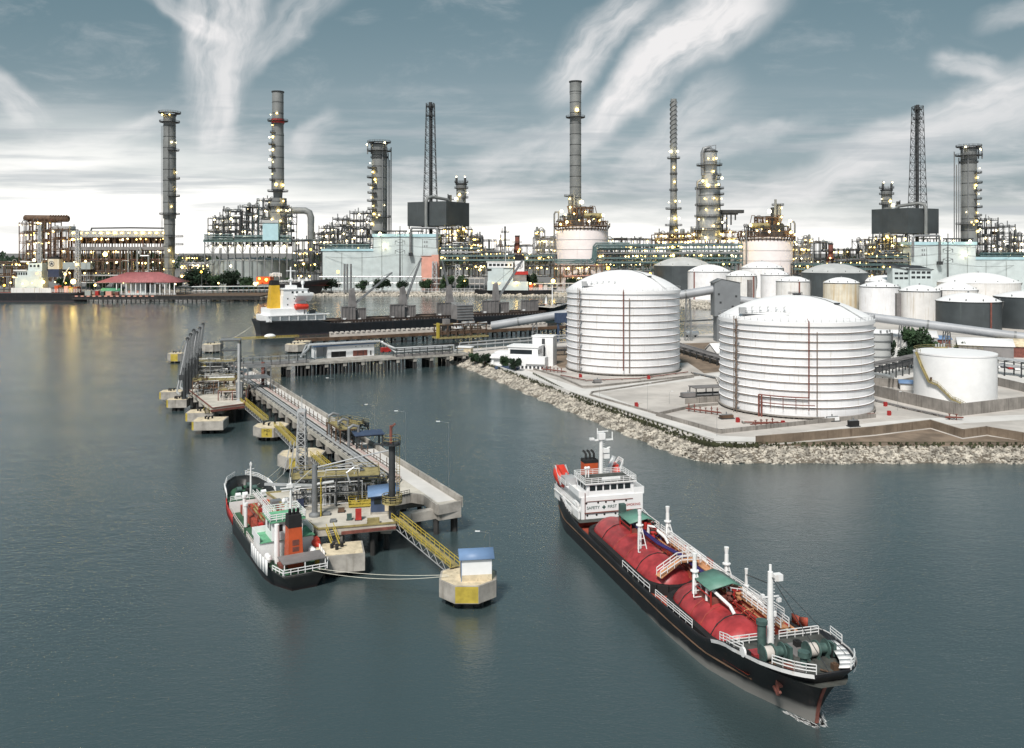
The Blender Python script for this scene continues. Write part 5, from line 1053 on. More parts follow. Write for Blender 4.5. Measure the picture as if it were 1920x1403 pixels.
def goose(x, y, h0, mirror=1):
    b = MB(); b.path([(x, y, h0), (x, y, h0 + 1.6), (x + 1, y + .5 * mirror, h0 + 1.7), (x + 4.6, y + 1.1 * mirror, h0 + .9), (x + 5.6, y + 1.2 * mirror, h0 + .2)], .24, 7); b.build('crossover_pipe', 'white_paint', ls)
goose(38, .5, 6.8, 1); goose(66.2, -3., 6.9, 1); goose(44, 4.9, 4.6, 1); goose(61.5, 4.6, 4.6, 1)
rg = random.Random(4)
for k in range(62):
    x = rg.choice([rg.uniform(32, 42), rg.uniform(62, 70), rg.uniform(28, 76)]); y = rg.uniform(-.8, 6.2) if k < 40 else rg.uniform(3, 6.4); z0 = 7.6 if y < 2 and x > 30 else 4.3
    b = MB(); b.tube((x, y, z0), (x, y, z0 + .9), .22, 7); b.tube((x, y, z0 + .9), (x, y, z0 + 1.05), .42, 8); b.tube((x - .6, y, z0 + .35), (x + .6, y, z0 + .35), .2, 6); b.build('valve', rg.choice(['red_paint', 'red_paint', 'rust_red', 'deck_orange', 'soot']), ls)
for k in range(34):
    x = rg.uniform(27, 75.5); y0, y1 = rg.uniform(-.9, .6), rg.uniform(1., 2.); z = rg.uniform(6.7, 7.5)
    if 54 < x < 60: continue
    b = MB(); b.path([(x, y0 - .6, 6.8), (x, y0, z), (x + rg.uniform(-1.5, 1.5), y1, z), (x + rg.uniform(-1, 1), y1 + rg.choice((0, 1.6)), 5.)], rg.uniform(.07, .14), 5); b.build('branch_pipe', rg.choice(['red_paint', 'deck_orange', 'rust_red', 'rust_red', 'deck_red', 'navy_pipe']), ls)
# green canopies
for x0, x1, y0, y1, z in ((32, 37.6, -2.8, 2.0, 8.9), (62.6, 68.2, -3.6, 1.4, 9.1)):
    b = MB(); ym = (y0 + y1) / 2 + 1; b.add([(x0, y0, z), (x1, y0, z), (x1, ym, z + .7), (x0, ym, z + .7), (x1, y1, z + .1), (x0, y1, z + .1)], [(0, 1, 2, 3), (3, 2, 4, 5)]); b.build('canopy', 'canopy_green', ls, solid=.16)
    b = MB()
    for x in (x0 + .3, x1 - .3):
        for y in (y0 + .3, y1 - .3): b.bar((x, y, 6.5), (x, y, z), .16)
    b.bar((x0 + .3, y0 + .3, 8), (x1 - .3, y0 + .3, 8), .12); b.build('canopy_frame', 'red_paint', ls)
    b = MB(); b.b2(x0 + .5, x1 - .5, y0 + .6, y1 - .4, 6.6, 7.75); b.build('machinery_house', 'rust_red', ls)
    for k in range(4): b = MB(); x = x0 + 1 + k * 1.4; b.tube((x, .3, 7.6), (x, .3, 8.8), .3, 8); b.box((x, .9, 8.1), (.8, .7, .9)); b.build('compressor', 'red_paint', ls)
b = MB(); b.b2(29.8, 30.8, -1.8, -.7, 7, 10.2); b.build('green_cabinet', 'winch_green', ls)
# vent masts
def vent_mast(x, y, z0, z1, brace=True, r=.3):
    b = MB(); b.tube((x, y, z0), (x, y, z1 - 1.1), r * 1.25, 9, r); b.tube((x, y, z1 - 1.1), (x, y, z1), r * .8, 9, r * 1.25); b.tube((x, y, z1 - 2.6), (x, y, z1 - 2.45), r * 2.1, 10)
    if brace:
        for s_ in (-1, 1): b.bar((x + 1.3, y + s_ * .8, z0), (x + .2, y + s_ * .15, z1 - 2.5), .13)
        for k in range(4): f = k / 4; b.bar((x + 1.3 - 1.1 * f, y - .8 + .65 * f, z0 + (z1 - 2.5 - z0) * f), (x + 1.3 - 1.1 * f, y + .8 - .65 * f, z0 + (z1 - 2.5 - z0) * f), .1)
    b.build('vent_mast', 'white_paint', ls)
vent_mast(43.7, -3.6, 6.6, 13.2); vent_mast(41.3, 2.6, 7, 12.6); vent_mast(63.2, -3.4, 6.8, 12.6); vent_mast(58.4, 4.4, 5, 11.2); vent_mast(62.5, 5.4, 4.3, 9.3, False, .22)
b = MB(); b.b2(40.6, 42., 2.9, 4.2, 4.3, 7.2); b.build('mast_house', 'red_paint', ls)
# fore mast with stays
b = MB(); x, y = 79.4, -1.; b.tube((x, y, 6.5), (x, y, 15.6), .48, 10, .34); b.tube((x, y, 15.6), (x, y, 16.5), .18); b.box((x + .2, y + .9, 14.9), (.9, 1.1, .8)); b.bar((x, y - 1.1, 12.4), (x, y + 1.2, 12.4), .16); b.box((x, y - 1.1, 12.6), (.4, .4, .4)); b.box((x, y + 1.2, 11.9), (.5, .5, .5)); b.box((x, y + .5, 10.2), (.5, .5, .6))
for k in range(20): b.bar((x, y + .34, 7 + k * .42), (x, y + .62, 7 + k * .42), .08)
b.build('fore_mast', 'white_paint', ls)
b = MB(); b.bar((x, y, 14), (62.5, 5.4, 8.4), .09); b.bar((x, y, 15.2), (90., .6, 7.), .07); b.bar((x, y, 15.2), (87, 4.8, 7.6), .05); b.build('stay', 'dark_steel', ls)
# forecastle gear
b = MB(); b.tube((80.5, -2.9, 6.55), (80.5, -2.9, 10.), .55, 12); b.tube((80.5, -2.9, 9.6), (80.5, -2.9, 10.1), .72, 12); b.build('ventilator', 'winch_green', ls)
b = MB(); b.tube((87., -1.2, 6.55), (87., -1.2, 8.5), .42, 12); b.tube((87., -1.2, 8.3), (87., -1.2, 8.9), .7, 12); b.build('ventilator', 'winch_green', ls)
def winch(x, y, n, sgn):
    b = MB()
    for k in range(n): yy = y + k * 1.35; b.tube((x, yy - .07, 7.6), (x, yy + .07, 7.6), 1.05, 18); b.box((x, yy, 7.), (1.5, .2, .9))
    b.box((x + .2, y + n * 1.35 - .6, 7.5), (1.3, .4, 1.5)); b.build('winch_frame', 'winch_green', ls)
    for k in range(n - 1): b = MB(); yy = y + k * 1.35; b.tube((x, yy + .1, 7.6), (x, yy + 1.25, 7.6), .8 - .2 * (k % 2), 14); b.build('winch_drum', 'pale_pipe' if k % 2 == 0 else 'winch_green', ls)
winch(83.8, -4.8, 3, 1); winch(84.4, .9, 3, 1)
b = MB(); b.b2(81.6, 83.2, -5.5, -4., 6.6, 7.2); b.build('hatch', 'dome_red', ls); b = MB(); b.b2(80.4, 83.8, -.2, 3.6, 6.58, 6.72); b.build('deck_plate', 'hatch_grey', ls)
for i, (x, y, w_, h_, mm) in enumerate(((86.6, -3., 1.1, .8, 'rust_red'), (87.4, -2.2, 1., .9, 'hatch_grey'), (85.4, -4.4, .6, .6, 'rust_steel'), (82.6, -6., .5, .9, 'soot'), (84.8, 4.2, .6, .9, 'soot'), (82.3, 4.9, .5, 1., 'soot'), (87.6, 2.6, .7, .7, 'rust_steel'), (81.4, 1.6, .8, .8, 'soot'), (83.4, -2.2, .5, .6, 'rust_steel'))):
    b = MB(); b.b2(x - w_ / 2, x + w_ / 2, y - w_ / 2, y + w_ / 2, 6.56, 6.56 + h_); b.tube((x, y, 6.56), (x, y, 6.7 + h_), w_ * .3, 8); b.build('bollard', mm, ls)
b = MB(); b.path([(88.6, -.9, 6.8), (89.5, -2., 6.75), (89.3, -2.4, 6.8)], .14, 5); b.path([(87.6, .6, 6.8), (88.4, 1.4, 6.75), (89, 1.8, 6.8)], .14, 5); b.build('anchor_chain', 'rust_steel', ls)
fr = [p for p in rim(rows, 9, 81, 90.8, 1, .3, -.1) if p[1] > 2.4]; b = MB()
for p, q in zip(fr, fr[1:]): b.quad(p, q, (q[0] - .5, q[1] - 1.5, q[2] - .1), (p[0] - .5, p[1] - 1.5, p[2] - .1))
b.build('bow_platform', 'white_paint', ls, solid=.1)
for r_ in (rim(rows, 9, 86.5, 99, -1, .12), rim(rows, 9, 88, 99, 1, .12), [(79, -6.6, 6.6), (79, -2.4, 6.6)], [(79, .5, 6.6), (79, 6.3, 6.6)], rim(rows, 9, 79, 85, 1, .12), rim(rows, 9, 77, 82.5, -1, .12)): b = MB(); b.rail(r_, 1.12, 1.2, .05, 3); b.build('bow_railing', 'white_paint', ls)
b = MB(); p = (82.6, -6.75, 7.); b.tube((p[0], p[1] - .1, p[2] + .5), (p[0], p[1] + .15, p[2] + .5), .62, 14); b.build('white_reel', 'white_paint', ls)
for a0, a1, sd, nn_ in ((44, 56, -1, 2), (57.5, 70, -1, 3), (30, 70, 1, 3)): b = MB(); b.rail(rim(rows, 9, a0, a1, sd, .1), 1.1, 1.9, .045, nn_); b.build('side_railing', 'white_paint', ls)
for a0, a1 in ((45, 51), (70.5, 77)): b = MB(); f_ = rim(rows, 9, a0, a1, 1, .05); [b.quad(p, q, (q[0], q[1], q[2] + 1.2), (p[0], p[1], p[2] + 1.2)) for p, q in zip(f_, f_[1:])]; b.build('bulwark', 'deck_red', ls, solid=.2)
b = MB(); o = [(LL + 4.6 * (.86) ** 2. * 0 + .05, 0, 0)]; row = rows[-1]
for k in range(2, 7): b.bar((row[k][0] + .06, 0, row[k][2]), (row[k + 1][0] + .06, 0, row[k + 1][2]), .42, .3)
b.build('stem_bar', 'rust_red', ls)
def rowpt(a, z, side=-1, off=.1):
    best = min(rows, key=lambda r: abs(r[4][0] - a)); c = best; 
    for p, q in zip(c, c[1:]):
        if p[2] <= z <= q[2]: f = (z - p[2]) / (q[2] - p[2]); return Vector((p[0] + (q[0] - p[0]) * f, side * (p[1] + (q[1] - p[1]) * f + off), z))
    return Vector((c[-1][0], side * c[-1][1], z))
p = rowpt(84.5, 4.4); b = MB(); b.tube(p + Vector((0, .3, 0)), p + Vector((0, -.2, 0)), .5, 10); b.bar(p + Vector((0, -.25, .6)), p + Vector((.2, -.2, -1.2)), .25); b.bar(p + Vector((-.7, -.22, -.6)), p + Vector((.2, -.2, -1.2)), .3); b.bar(p + Vector((.8, -.3, -.6)), p + Vector((.2, -.2, -1.2)), .3); b.build('anchor', 'rust_red', ls)
b = MB(); pts = [rowpt(a, 2.9, -1, .12) for a in range(6, 82, 3)]; b.path(pts, .14, 5); b.build('rubbing_strake', 'rust_steel', ls)
# superstructure
ss = MB(); ss.b2(5, 20.5, -6.2, 6.2, 4.9, 6.6); ss.b2(7, 20.8, -5.4, 5.4, 6.6, 9.); ss.build('accommodation', 'white_paint', ls)
b = MB(); b.b2(20.82, 21.3, -6., 6.7, 3.5, 9.15); b.build('front_bulkhead', 'clean_white', ls)
b = MB(); b.b2(13, 21.2, -6.4, 7., 9., 9.2); b.b2(5.5, 13, -5.6, 6., 9., 9.15); b.build('bridge_deck', 'white_paint', ls)
b = MB()
for p, q in (((21.1, -6.4), (21.1, -4.6)), ((21.1, -6.4), (15, -6.4)), ((21.1, 4.9), (21.1, 7.)), ((21.1, 7.), (15, 7.))): b.bar((p[0], p[1], 9.75), (q[0], q[1], 9.75), .12, 1.15)
b.build('wing_bulwark', 'clean_white', ls)
b = MB(); b.b2(15.2, 21., -4.8, 4.9, 9.2, 11.5); b.build('wheelhouse', 'clean_white', ls)
b = MB(); b.b2(14.6, 21.4, -5.3, 5.4, 11.5, 11.7); b.build('wheelhouse_roof', 'white_paint', ls); b = MB(); b.b2(14.9, 21.1, -5., 5.1, 11.71, 11.75); b.build('roof_deck', 'deck_grey', ls)
for k in range(6): b = MB(); y = -4.2 + k * 1.45; b.b2(21., 21.04, y, y + 1.15, 10.2, 11.2); b.build('window', 'glass', ls)
for k in range(3): b = MB(); x = 16 + k * 1.6; b.b2(x, x + 1.1, -4.84, -4.8, 10.2, 11.2); b.build('window', 'glass', ls)
for z, ys in ((7.95, (-5, -2.6, -1., .7, 3.2)), (5.6, (-4.8, -2.9, -1.3, 1., 4.6))):
    for y in ys: b = MB(); b.tube((21.28, y, z), (21.34, y, z), .2, 10); b.build('porthole', 'soot', ls)
b = MB(); b.bar((21.36, -5., 8.25), (21.36, 4.6, 8.25), .1); b.bar((21.4, -5.4, 6.1), (21.4, 6.3, 6.1), .3, .14); b.bar((21.4, -5.3, 3.6), (21.4, -5.3, 10), .1); b.build('fire_line', 'rust_red', ls)
q_ = (PI / 2, 0, PI / 2)
text('lettering', 'SAFETY', .8, 'sign_green', ls, (21.33, -3.6, 7.), q_); text('lettering', 'FIRST', .8, 'sign_green', ls, (21.33, .3, 7.), q_); text('lettering', 'NO  SMOKING', .66, 'sign_red', ls, (21.33, 4., 7.05), q_)
b = MB(); b.b2(21.31, 21.35, -1.52, -1.28, 6.65, 7.35); b.b2(21.31, 21.35, -1.75, -1.05, 6.88, 7.12); b.build('cross_mark', 'sign_green', ls)
b = MB(); b.b2(21.31, 21.36, 2.2, 5.4, 4.1, 5.4); b.build('board', 'salmon', ls)
b = MB(); b.rail([(14.7, -5.2, 11.7), (21.3, -5.2, 11.7), (21.3, 5.3, 11.7), (14.7, 5.3, 11.7)], 1., 1.3, .05, 3, True); b.build('roof_railing', 'white_paint', ls); b = MB(); b.b2(20.6, 20.8, -1.6, 2.2, 11.8, 12.6); b.build('roof_screen', 'clean_white', ls)
b = MB(); b.rail([(5.6, -6.5, 9.15), (13, -6.5, 9.15)], 1, 1.4, .05, 3); b.rail([(5.6, 6.5, 9.15), (14, 6.5, 9.15)], 1, 1.4, .05, 3); b.rail([(5.2, -6.2, 6.6), (13, -6.2, 6.6), (20, -6.3, 6.6)], 1, 1.4, .05, 3); b.rail(rim(rows, 9, -2, 20, -1, .1), 1.1, 1.4, .06, 3); b.rail(rim(rows, 9, -2, 29, 1, .1), 1.1, 1.4, .06, 3); b.build('stern_railing', 'white_paint', ls)
b = MB(); b.b2(16.5, 21, -6.5, -6.2, 3.5, 6.4); b.b2(5, 21.2, -6.4, -6.2, 6.4, 6.6); b.build('side_house', 'white_paint', ls)
b = MB(); x, y = 14.5, .6; b.tube((x, y, 9.2), (x, y, 19.), .5, 10, .36); b.bar((x, y - 2.3, 18.4), (x, y + 2.5, 18.4), .28); b.box((x, y, 19.2), (1.2, 1.4, 1.3)); b.bar((x, y - .9, 20.1), (x + .3, y + 1.4, 20.2), .16); b.tube((x, y - .8, 19.6), (x, y - .8, 20.8), .1); b.tube((x, y + 2.4, 18.4), (x, y + 2.4, 19.9), .12); b.box((x, y - 2., 18.7), (.7, .9, .4)); b.box((x + .3, y + .9, 16.3), (1., 1.2, .8)); b.box((x + .3, y + 1., 15.2), (.9, 1.1, .9)); b.tube((x + .3, y + 1.2, 16.8), (x + .3, y + 1.8, 16.9), .15)
for k in range(22): b.bar((x, y + .4, 10 + k * .38), (x, y + .7, 10 + k * .38), .07)
b.build('main_mast', 'white_paint', ls)
b = MB(); b.b2(9.6, 12., -2., .9, 9., 13.2); b.build('funnel', 'orange', ls); b = MB(); b.b2(9.55, 12.05, -2.05, .95, 13.2, 13.8); b.build('funnel_band', 'soot', ls)
for a0, a1, y in ((29, 52, -.9), (60, 75, -.5)): b = MB(); b.rail([(a0, y, 7), (a1, y, 7)], .8, 1.6, .04, 2); b.build('dome_railing', 'red_paint', ls)
for yy in (-1.4, -.3, .8): b = MB(); b.path([(11, yy * .8 - .3, 13.7), (11, yy * .8 - .3, 14.8), (10.7, yy * .8 - .4, 15.2), (10.2, yy * .8 - .6, 15.4)], .24, 8); b.build('exhaust', 'soot', ls)
def lifeboat(root, c, L, w_, tilt, m, rz=0.):
    b = MB(); n_ = 10; rings = []
    for i in range(n_ + 1):
        t = i / n_; x = (t - .5) * L; e = max(.06, (1 - abs(2 * t - 1) ** 2.4)); r = []
        for k in range(12):
            a = 2 * PI * k / 12; r.append((x, w_ / 2 * e ** .7 * math.cos(a), w_ * .5 * e ** .5 * math.sin(a) * (1.1 if math.sin(a) < 0 else .95)))
        rings.append(r)
    vs = [v for r in rings for v in r]; fs = [(i * 12 + k, i * 12 + (k + 1) % 12, (i + 1) * 12 + (k + 1) % 12, (i + 1) * 12 + k) for i in range(n_) for k in range(12)] + [tuple(range(11, -1, -1)), tuple(range(n_ * 12, n_ * 12 + 12))]
    b.add(vs, fs); o = b.build('lifeboat', m, root, c); o.rotation_euler = (0, tilt, rz); b = MB(); b.tube((-L * .46, 0, .05), (L * .46, 0, .05), w_ * .515, 12, w_ * .515) if 0 else b.b2(-L * .3, L * .2, -w_ * .25, w_ * .25, w_ * .4, w_ * .58); b.build('hatch_cover', m, o); return o
lifeboat(ls, (7.2, -5.4, 9.6), 5.6, 2.9, R(38), 'boat_orange', R(15))
b = MB(); b.bar((9.8, -6.4, 8.6), (6., -6.4, 11.6), .3); b.bar((9.8, -4.2, 8.6), (6., -4.2, 11.6), .3); b.bar((10, -5.3, 8.6), (10, -5.3, 11.), .4); b.b2(9.8, 12.5, -6.4, -4., 9.1, 10.6); b.build('davit', 'light_steel', ls)
lifeboat(ls, (10, 5.2, 11.), 5.5, 2.2, 0, 'boat_orange')
b = MB(); b.tube((12.3, 2.8, 9.2), (12.3, 2.8, 11), .5); b.bar((12.3, 2.8, 11), (11.6, 4.5, 14.2), .6); b.build('crane', 'clean_white', ls)
for k in range(4): b = MB(); b.tube((14.5 - k * .4, 5.9, 9.7 + .1 * k), (14.5 - k * .4, 7., 9.7 + .1 * k), .42, 10); b.build('life_raft', 'boat_orange' if k % 2 else 'clean_white', ls)
b = MB(); b.tube((17.2, -5.9, 7.1), (18.6, -5.9, 7.1), .5, 10); b.build('life_raft', 'clean_white', ls)
b = MB(); b.rail([(9, 5.5, 11), (9.5, 6.4, 12.6), (12, 6.4, 12.6), (12.5, 5.5, 11)], .9, .8, .09, 2); b.build('davit', 'white_paint', ls)
for y in (-3.6, -3.): b = MB(); b.tube((17, y, 11.7), (17, y, 13.4), .14); b.sphere((17, y, 13.6), .35, 8); b.build('antenna', 'white_paint', ls)
# ---------------- green decked tanker at the platform
A0 = Vector((-34.4, 141.4, 0)); fd = Vector((-.48, .877, 0)).normalized(); GL = 50.
gs = thing('coastal_tanker', 'small dark hulled tanker with green decks and orange funnel moored at the platform', 'ship', A0, math.atan2(fd.y, fd.x))
dk = [(0, 3.8), (.06, 4.7), (.16, 5.1), (.8, 5.1), (.9, 4.5), (.96, 3.4), (1, 1.2)]; wl = [(0, 2.), (.08, 4.2), (.16, 4.9), (.7, 4.9), (.84, 3.4), (.95, 1.2), (1, .05)]
sheer = [(0, 2.9), (.16, 3.2), (.2, 3.), (.62, 3.), (.78, 3.7), (.82, 5.4), (1, 6.4)]
rows2 = hull(gs, GL, dk, wl, sheer, 3., 'hull_green', stern_over=1., dseg=[(.01, .3, 2.5, 'deck_green'), (.3, .8, 2.3, 'deck_green'), (.8, 1., 4.6, 'deck_green')], top_m='white_paint', top_h=(.82, .5))
b = MB(); b.b2(40., 40.15, -4.7, 4.7, 2.2, 4.6); b.build('bulkhead', 'white_paint', gs)
for sd in (1, -1):
    b = MB(); f_ = rim(rows2, 9, 33, 42, sd, -.02); [b.quad((p[0], p[1], p[2] - 1.6), (q[0], q[1], q[2] - 1.6), (q[0], q[1], q[2] + .4), (p[0], p[1], p[2] + .4)) for p, q in zip(f_, f_[1:])]; b.build('bulwark', 'red_paint', gs, solid=.15)
b = MB(); b.b2(16, 39.5, -2.9, 2.6, 2.3, 3.9); b.build('trunk_deck', 'deck_red', gs)
b = MB(); b.b2(14.5, 42, -1.1, -.5, 4.85, 5.); b.build('walkway', 'pale_pipe', gs); b = MB(); b.rail([(14.5, -.4, 5), (42, -.4, 5)], 1, 1.4, .05, 2); b.rail([(14.5, -1.2, 5), (42, -1.2, 5)], 1, 1.4, .05, 2); b.build('walkway_railing', 'white_paint', gs)
for i, (y, z, mm) in enumerate(((.3, 4.2, 'yellow_steel'), (.9, 4.15, 'yellow_steel'), (-1.9, 4.2, 'red_paint'), (-2.5, 4.3, 'red_paint'), (1.6, 4.1, 'rust_red'))): b = MB(); b.tube((18, y, z), (38, y, z), .2, 7); b.build('cargo_pipe', mm, gs)
rg = random.Random(9)
for k in range(26): b = MB(); x = rg.uniform(15, 38); y = rg.uniform(-2.6, 2.4); b.path([(x, y, 3.9), (x, y, 4.5), (x + rg.uniform(-5, 5), y, 4.5), (x + rg.uniform(-5, 5), y + rg.uniform(-1.5, 1.5), 4.)], rg.uniform(.07, .16), 5); b.build('branch_pipe', rg.choice(['red_paint', 'orange', 'rust_red', 'deck_red', 'pale_pipe', 'yellow_steel']), gs)
for k in range(34): b = MB(); x, y = rg.uniform(20, 39), rg.choice((rg.uniform(-4.4, -1.4), rg.uniform(-4, 2.4))); b.tube((x, y, 3.6), (x, y, 5), .22); b.box((x, y, 4.6), (.9, .8, .7)); b.build('manifold_valve', rg.choice(['red_paint', 'red_paint', 'orange', 'soot', 'yellow_paint', 'rust_red']), gs)
b = MB(); b.b2(30, 31.8, -3.6, -1.6, 5.6, 6.4); b.build('deck_cabin', 'grey_steel', gs); b = MB(); b.b2(24, 28, -4.6, -2.2, 4.9, 5.2); b.rail([(24, -4.6, 5.2), (28, -4.6, 5.2), (28, -2.2, 5.2)], 1, 1, .06, 2); b.build('manifold_platform', 'red_paint', gs)
for x, y, z1 in ((29.2, 3.6, 6.6), (22.5, -2.6, 8.4), (36.5, 2.4, 6.2)): b = MB(); b.tube((x, y, 2.5), (x, y, z1), .34, 9); b.tube((x, y, z1), (x, y, z1 + .5), .5, 9); b.build('vent_post', 'white_paint', gs)
for a0, a1, sd in ((12, 22, 1), (12, 38, -1), (24, 38, 1)): b = MB(); b.rail(rim(rows2, 9, a0, a1, sd, .1), 1.1, 1.6, .055, 2); b.build('side_railing', 'pale_pipe', gs)
b = MB(); f_ = rim(rows2, 9, 12, 21, 1, -.02); [b.quad(p, q, (q[0], q[1], q[2] + 1.), (p[0], p[1], p[2] + 1.)) for p, q in zip(f_, f_[1:])]; b.build('gangway', 'pale_concrete', gs, solid=.1)
b = MB(); b.rail([(19, 1, 3.9), (18.6, 3.4, 3.3)], 1, 1, .06, 2); b.bar((19, 1, 3.9), (18.6, 3.4, 3), 1., .1); b.build('side_ladder', 'yellow_steel', gs)
b = MB(); b.rail(rim(rows2, 9, 41, 54, 1, .1), 1, 1.2, .05, 3); b.rail(rim(rows2, 9, 41, 54, -1, .1), 1, 1.2, .05, 3); b.rail([(40.3, -4.4, 4.6), (40.3, 4.4, 4.6)], 1, 1.2, .05, 3); b.build('bow_railing', 'white_paint', gs)
for sd in (1, -1):
    b = MB(); f_ = rim(rows2, 9, 43, 47.5, sd, 0.); [b.quad(p, q, (q[0], q[1], q[2] + 1.1), (p[0], p[1], p[2] + 1.1)) for p, q in zip(f_, f_[1:])]; b.build('bow_bulwark', 'clean_white', gs, solid=.15)
b = MB(); b.tube((43.5, -.3, 4.6), (43.5, -.3, 11.5), .22, 8, .14); b.bar((43.5, -1, 10), (43.5, .4, 10), .1); b.box((43.5, -.3, 11), (.4, .4, .5)); b.build('fore_mast', 'white_paint', gs)
for i, (x, y, mm) in enumerate(((46, 1.6, 'winch_green'), (46, -1.6, 'winch_green'), (44.6, 0, 'soot'), (48.5, .8, 'soot'), (42, 2.6, 'clean_white'), (42, 1.2, 'clean_white'), (42, -2.6, 'clean_white'), (48.6, -1, 'winch_green'))): b = MB(); b.tube((x, y - .5, 5.3), (x, y + .5, 5.3), .6 if 'w' in mm[:1] else .45, 12); b.box((x, y, 4.85), (.7, 1.3, .5)); b.build('winch', mm, gs)
gh = gs; keep = set(gs.children)
# aft house, stepped
b = MB(); b.b2(8.5, 14., -4.6, 4.6, 2.5, 5.); b.build('poop_house', 'white_paint', gs); b = MB(); b.b2(8.3, 14.2, -4.8, 4.8, 5., 5.1); b.build('boat_deck', 'mint_green', gs)
b = MB(); b.bar((14.2, -4.8, 5.5), (14.2, 4.8, 5.5), .1, .9); b.bar((8.3, 4.8, 5.5), (14.2, 4.8, 5.5), .1, .9); b.bar((9.5, -4.8, 5.5), (14.2, -4.8, 5.5), .1, .9); b.build('wing_bulwark', 'clean_white', gs)
b = MB(); b.b2(8.2, 13.2, -2.6, 2.7, 5.1, 7.6); b.build('wheelhouse', 'clean_white', gs); b = MB(); b.b2(7.7, 13.6, -3., 3.1, 7.6, 7.8); b.build('wheelhouse_roof', 'mint_green', gs)
for y in (-1.9, -.5, .9): b = MB(); b.b2(8.16, 8.2, y, y + .9, 6.3, 7.2); b.build('window', 'glass', gs)
for x in (9, 10.6): b = MB(); b.b2(x, x + 1, 2.7, 2.74, 6.3, 7.2); b.build('window', 'glass', gs)
b = MB(); b.rail([(7.7, -3, 7.8), (13.6, -3, 7.8), (13.6, 3.1, 7.8), (7.7, 3.1, 7.8)], .9, 1.1, .06, 3, True); b.build('roof_railing', 'white_paint', gs)
b = MB(); b.tube((8.6, -.6, 7.8), (8.6, -.6, 12.6), .24, 8, .16)
for z, w_ in ((9., 1.5), (9.9, 1.2), (11.4, 1.6), (11.8, 1.8)): b.bar((8.6, -.6 - w_, z), (8.6, -.6 + w_, z + .1), .13)
b.box((8.6, -.4, 12.1), (.7, .9, .5)); b.tube((8.6, -.6, 12.4), (8.6, -.6, 13.2), .1); b.sphere((8.5, .6, 10.2), .4, 8); b.build('main_mast', 'white_paint', gs)
b = MB(); b.add([(3.4, -1.5, 2.5), (6.4, -1.5, 2.5), (6.4, 1.1, 2.5), (3.4, 1.1, 2.5), (3.9, -1.3, 7.6), (6.2, -1.3, 7.6), (6.2, .9, 7.6), (3.9, .9, 7.6)], [(0, 1, 5, 4), (1, 2, 6, 5), (2, 3, 7, 6), (3, 0, 4, 7), (4, 5, 6, 7)]); b.build('funnel', 'orange', gs)
b = MB(); b.add([(3.85, -1.35, 7.55), (6.25, -1.35, 7.55), (6.25, .95, 7.55), (3.85, .95, 7.55), (4., -1.3, 9.1), (6.1, -1.3, 9.1), (6.1, .9, 9.1), (4., .9, 9.1)], [(0, 1, 5, 4), (1, 2, 6, 5), (2, 3, 7, 6), (3, 0, 4, 7), (4, 5, 6, 7)])
for yy in (-.9, -.2, .5): b.tube((5.1, yy, 9), (4.8, yy, 9.8), .25, 7)
b.build('funnel_top', 'soot', gs)
b = MB(); b.b2(3.62, 3.7, -.75, .35, 5.3, 6.); b.b2(3.58, 3.66, -.75, .35, 4.5, 5.1); b.build('funnel_vent', 'rust_red', gs)
b = MB(); b.tube((6.9, 2.2, 2.5), (6.9, 2.2, 7.6), .5, 10, .42); b.build('white_trunk', 'clean_white', gs)
for sd in (1, -1):
    b = MB()
    for r0_, r1_ in zip(rows2, rows2[1:]):
        if 2 < r0_[9][0] < 13: b.quad((r0_[9][0], sd * (r0_[9][1] + .1), 2.35), (r1_[9][0], sd * (r1_[9][1] + .1), 2.35), (r1_[9][0], sd * (r1_[9][1] + .1), 4.2), (r0_[9][0], sd * (r0_[9][1] + .1), 4.2))
    b.build('white_topside', 'white_paint', gs, solid=.12)
for x in (4.2, 6.2, 8.2): p = min(rim(rows2, 9, -9, 99, 1, -.1), key=lambda q: abs(q[0] - x)); b = MB(); b.box((p[0], p[1] + .1, 3.35), (1.1, .16, .8), R(-6)); b.build('plating_opening', 'soot', gs)
b = MB(); b.b2(-.5, 3.6, -3.6, 3.6, 4.6, 4.75); b.build('awning', 'hatch_grey', gs); b = MB()
for y in (-3.4, 0, 3.4): b.bar((-.4, y, 2.4), (-.4, y, 4.6), .14)
b.rail([(-.6, -3.6, 2.9), (-.6, 3.6, 2.9)], .9, 1.2, .06, 2); b.rail([(-.6, 3.7, 2.9), (2.4, 4.7, 3.)], .9, 1., .06, 2); b.rail([(-.6, -3.7, 2.9), (2.4, -4.7, 3.)], .9, 1., .06, 2); b.build('stern_railing', 'white_paint', gs)
for i, (x, y, z, r) in enumerate(((6.8, 3.7, 3.4, .55), (5.6, -3.6, 3.6, .6), (4.4, -3.7, 3.4, .45))): b = MB(); b.tube((x - .6, y, z), (x + .6, y, z), r, 10); b.sphere((x - .6, y, z), r, 8); b.sphere((x + .6, y, z), r, 8); b.build('life_raft', 'clean_white', gs)
for o in set(gs.children) - keep:                 # the house stands a little to the outer side and taller than drawn above
    if o.name.split('.')[0] not in ('awning', 'stern_railing', 'side_plating', 'plating_opening'): o.location = (0, .7, -.75); o.scale = (1., 1., 1.3)
b = MB(); b.b2(3.6, 5.6, 1.8, 3.2, 2.6, 3.1); b.build('hatch', 'rust_red', gs)
lifeboat(gs, (8.4, -4.3, 4.4), 3.4, 1.6, 0, 'boat_orange')
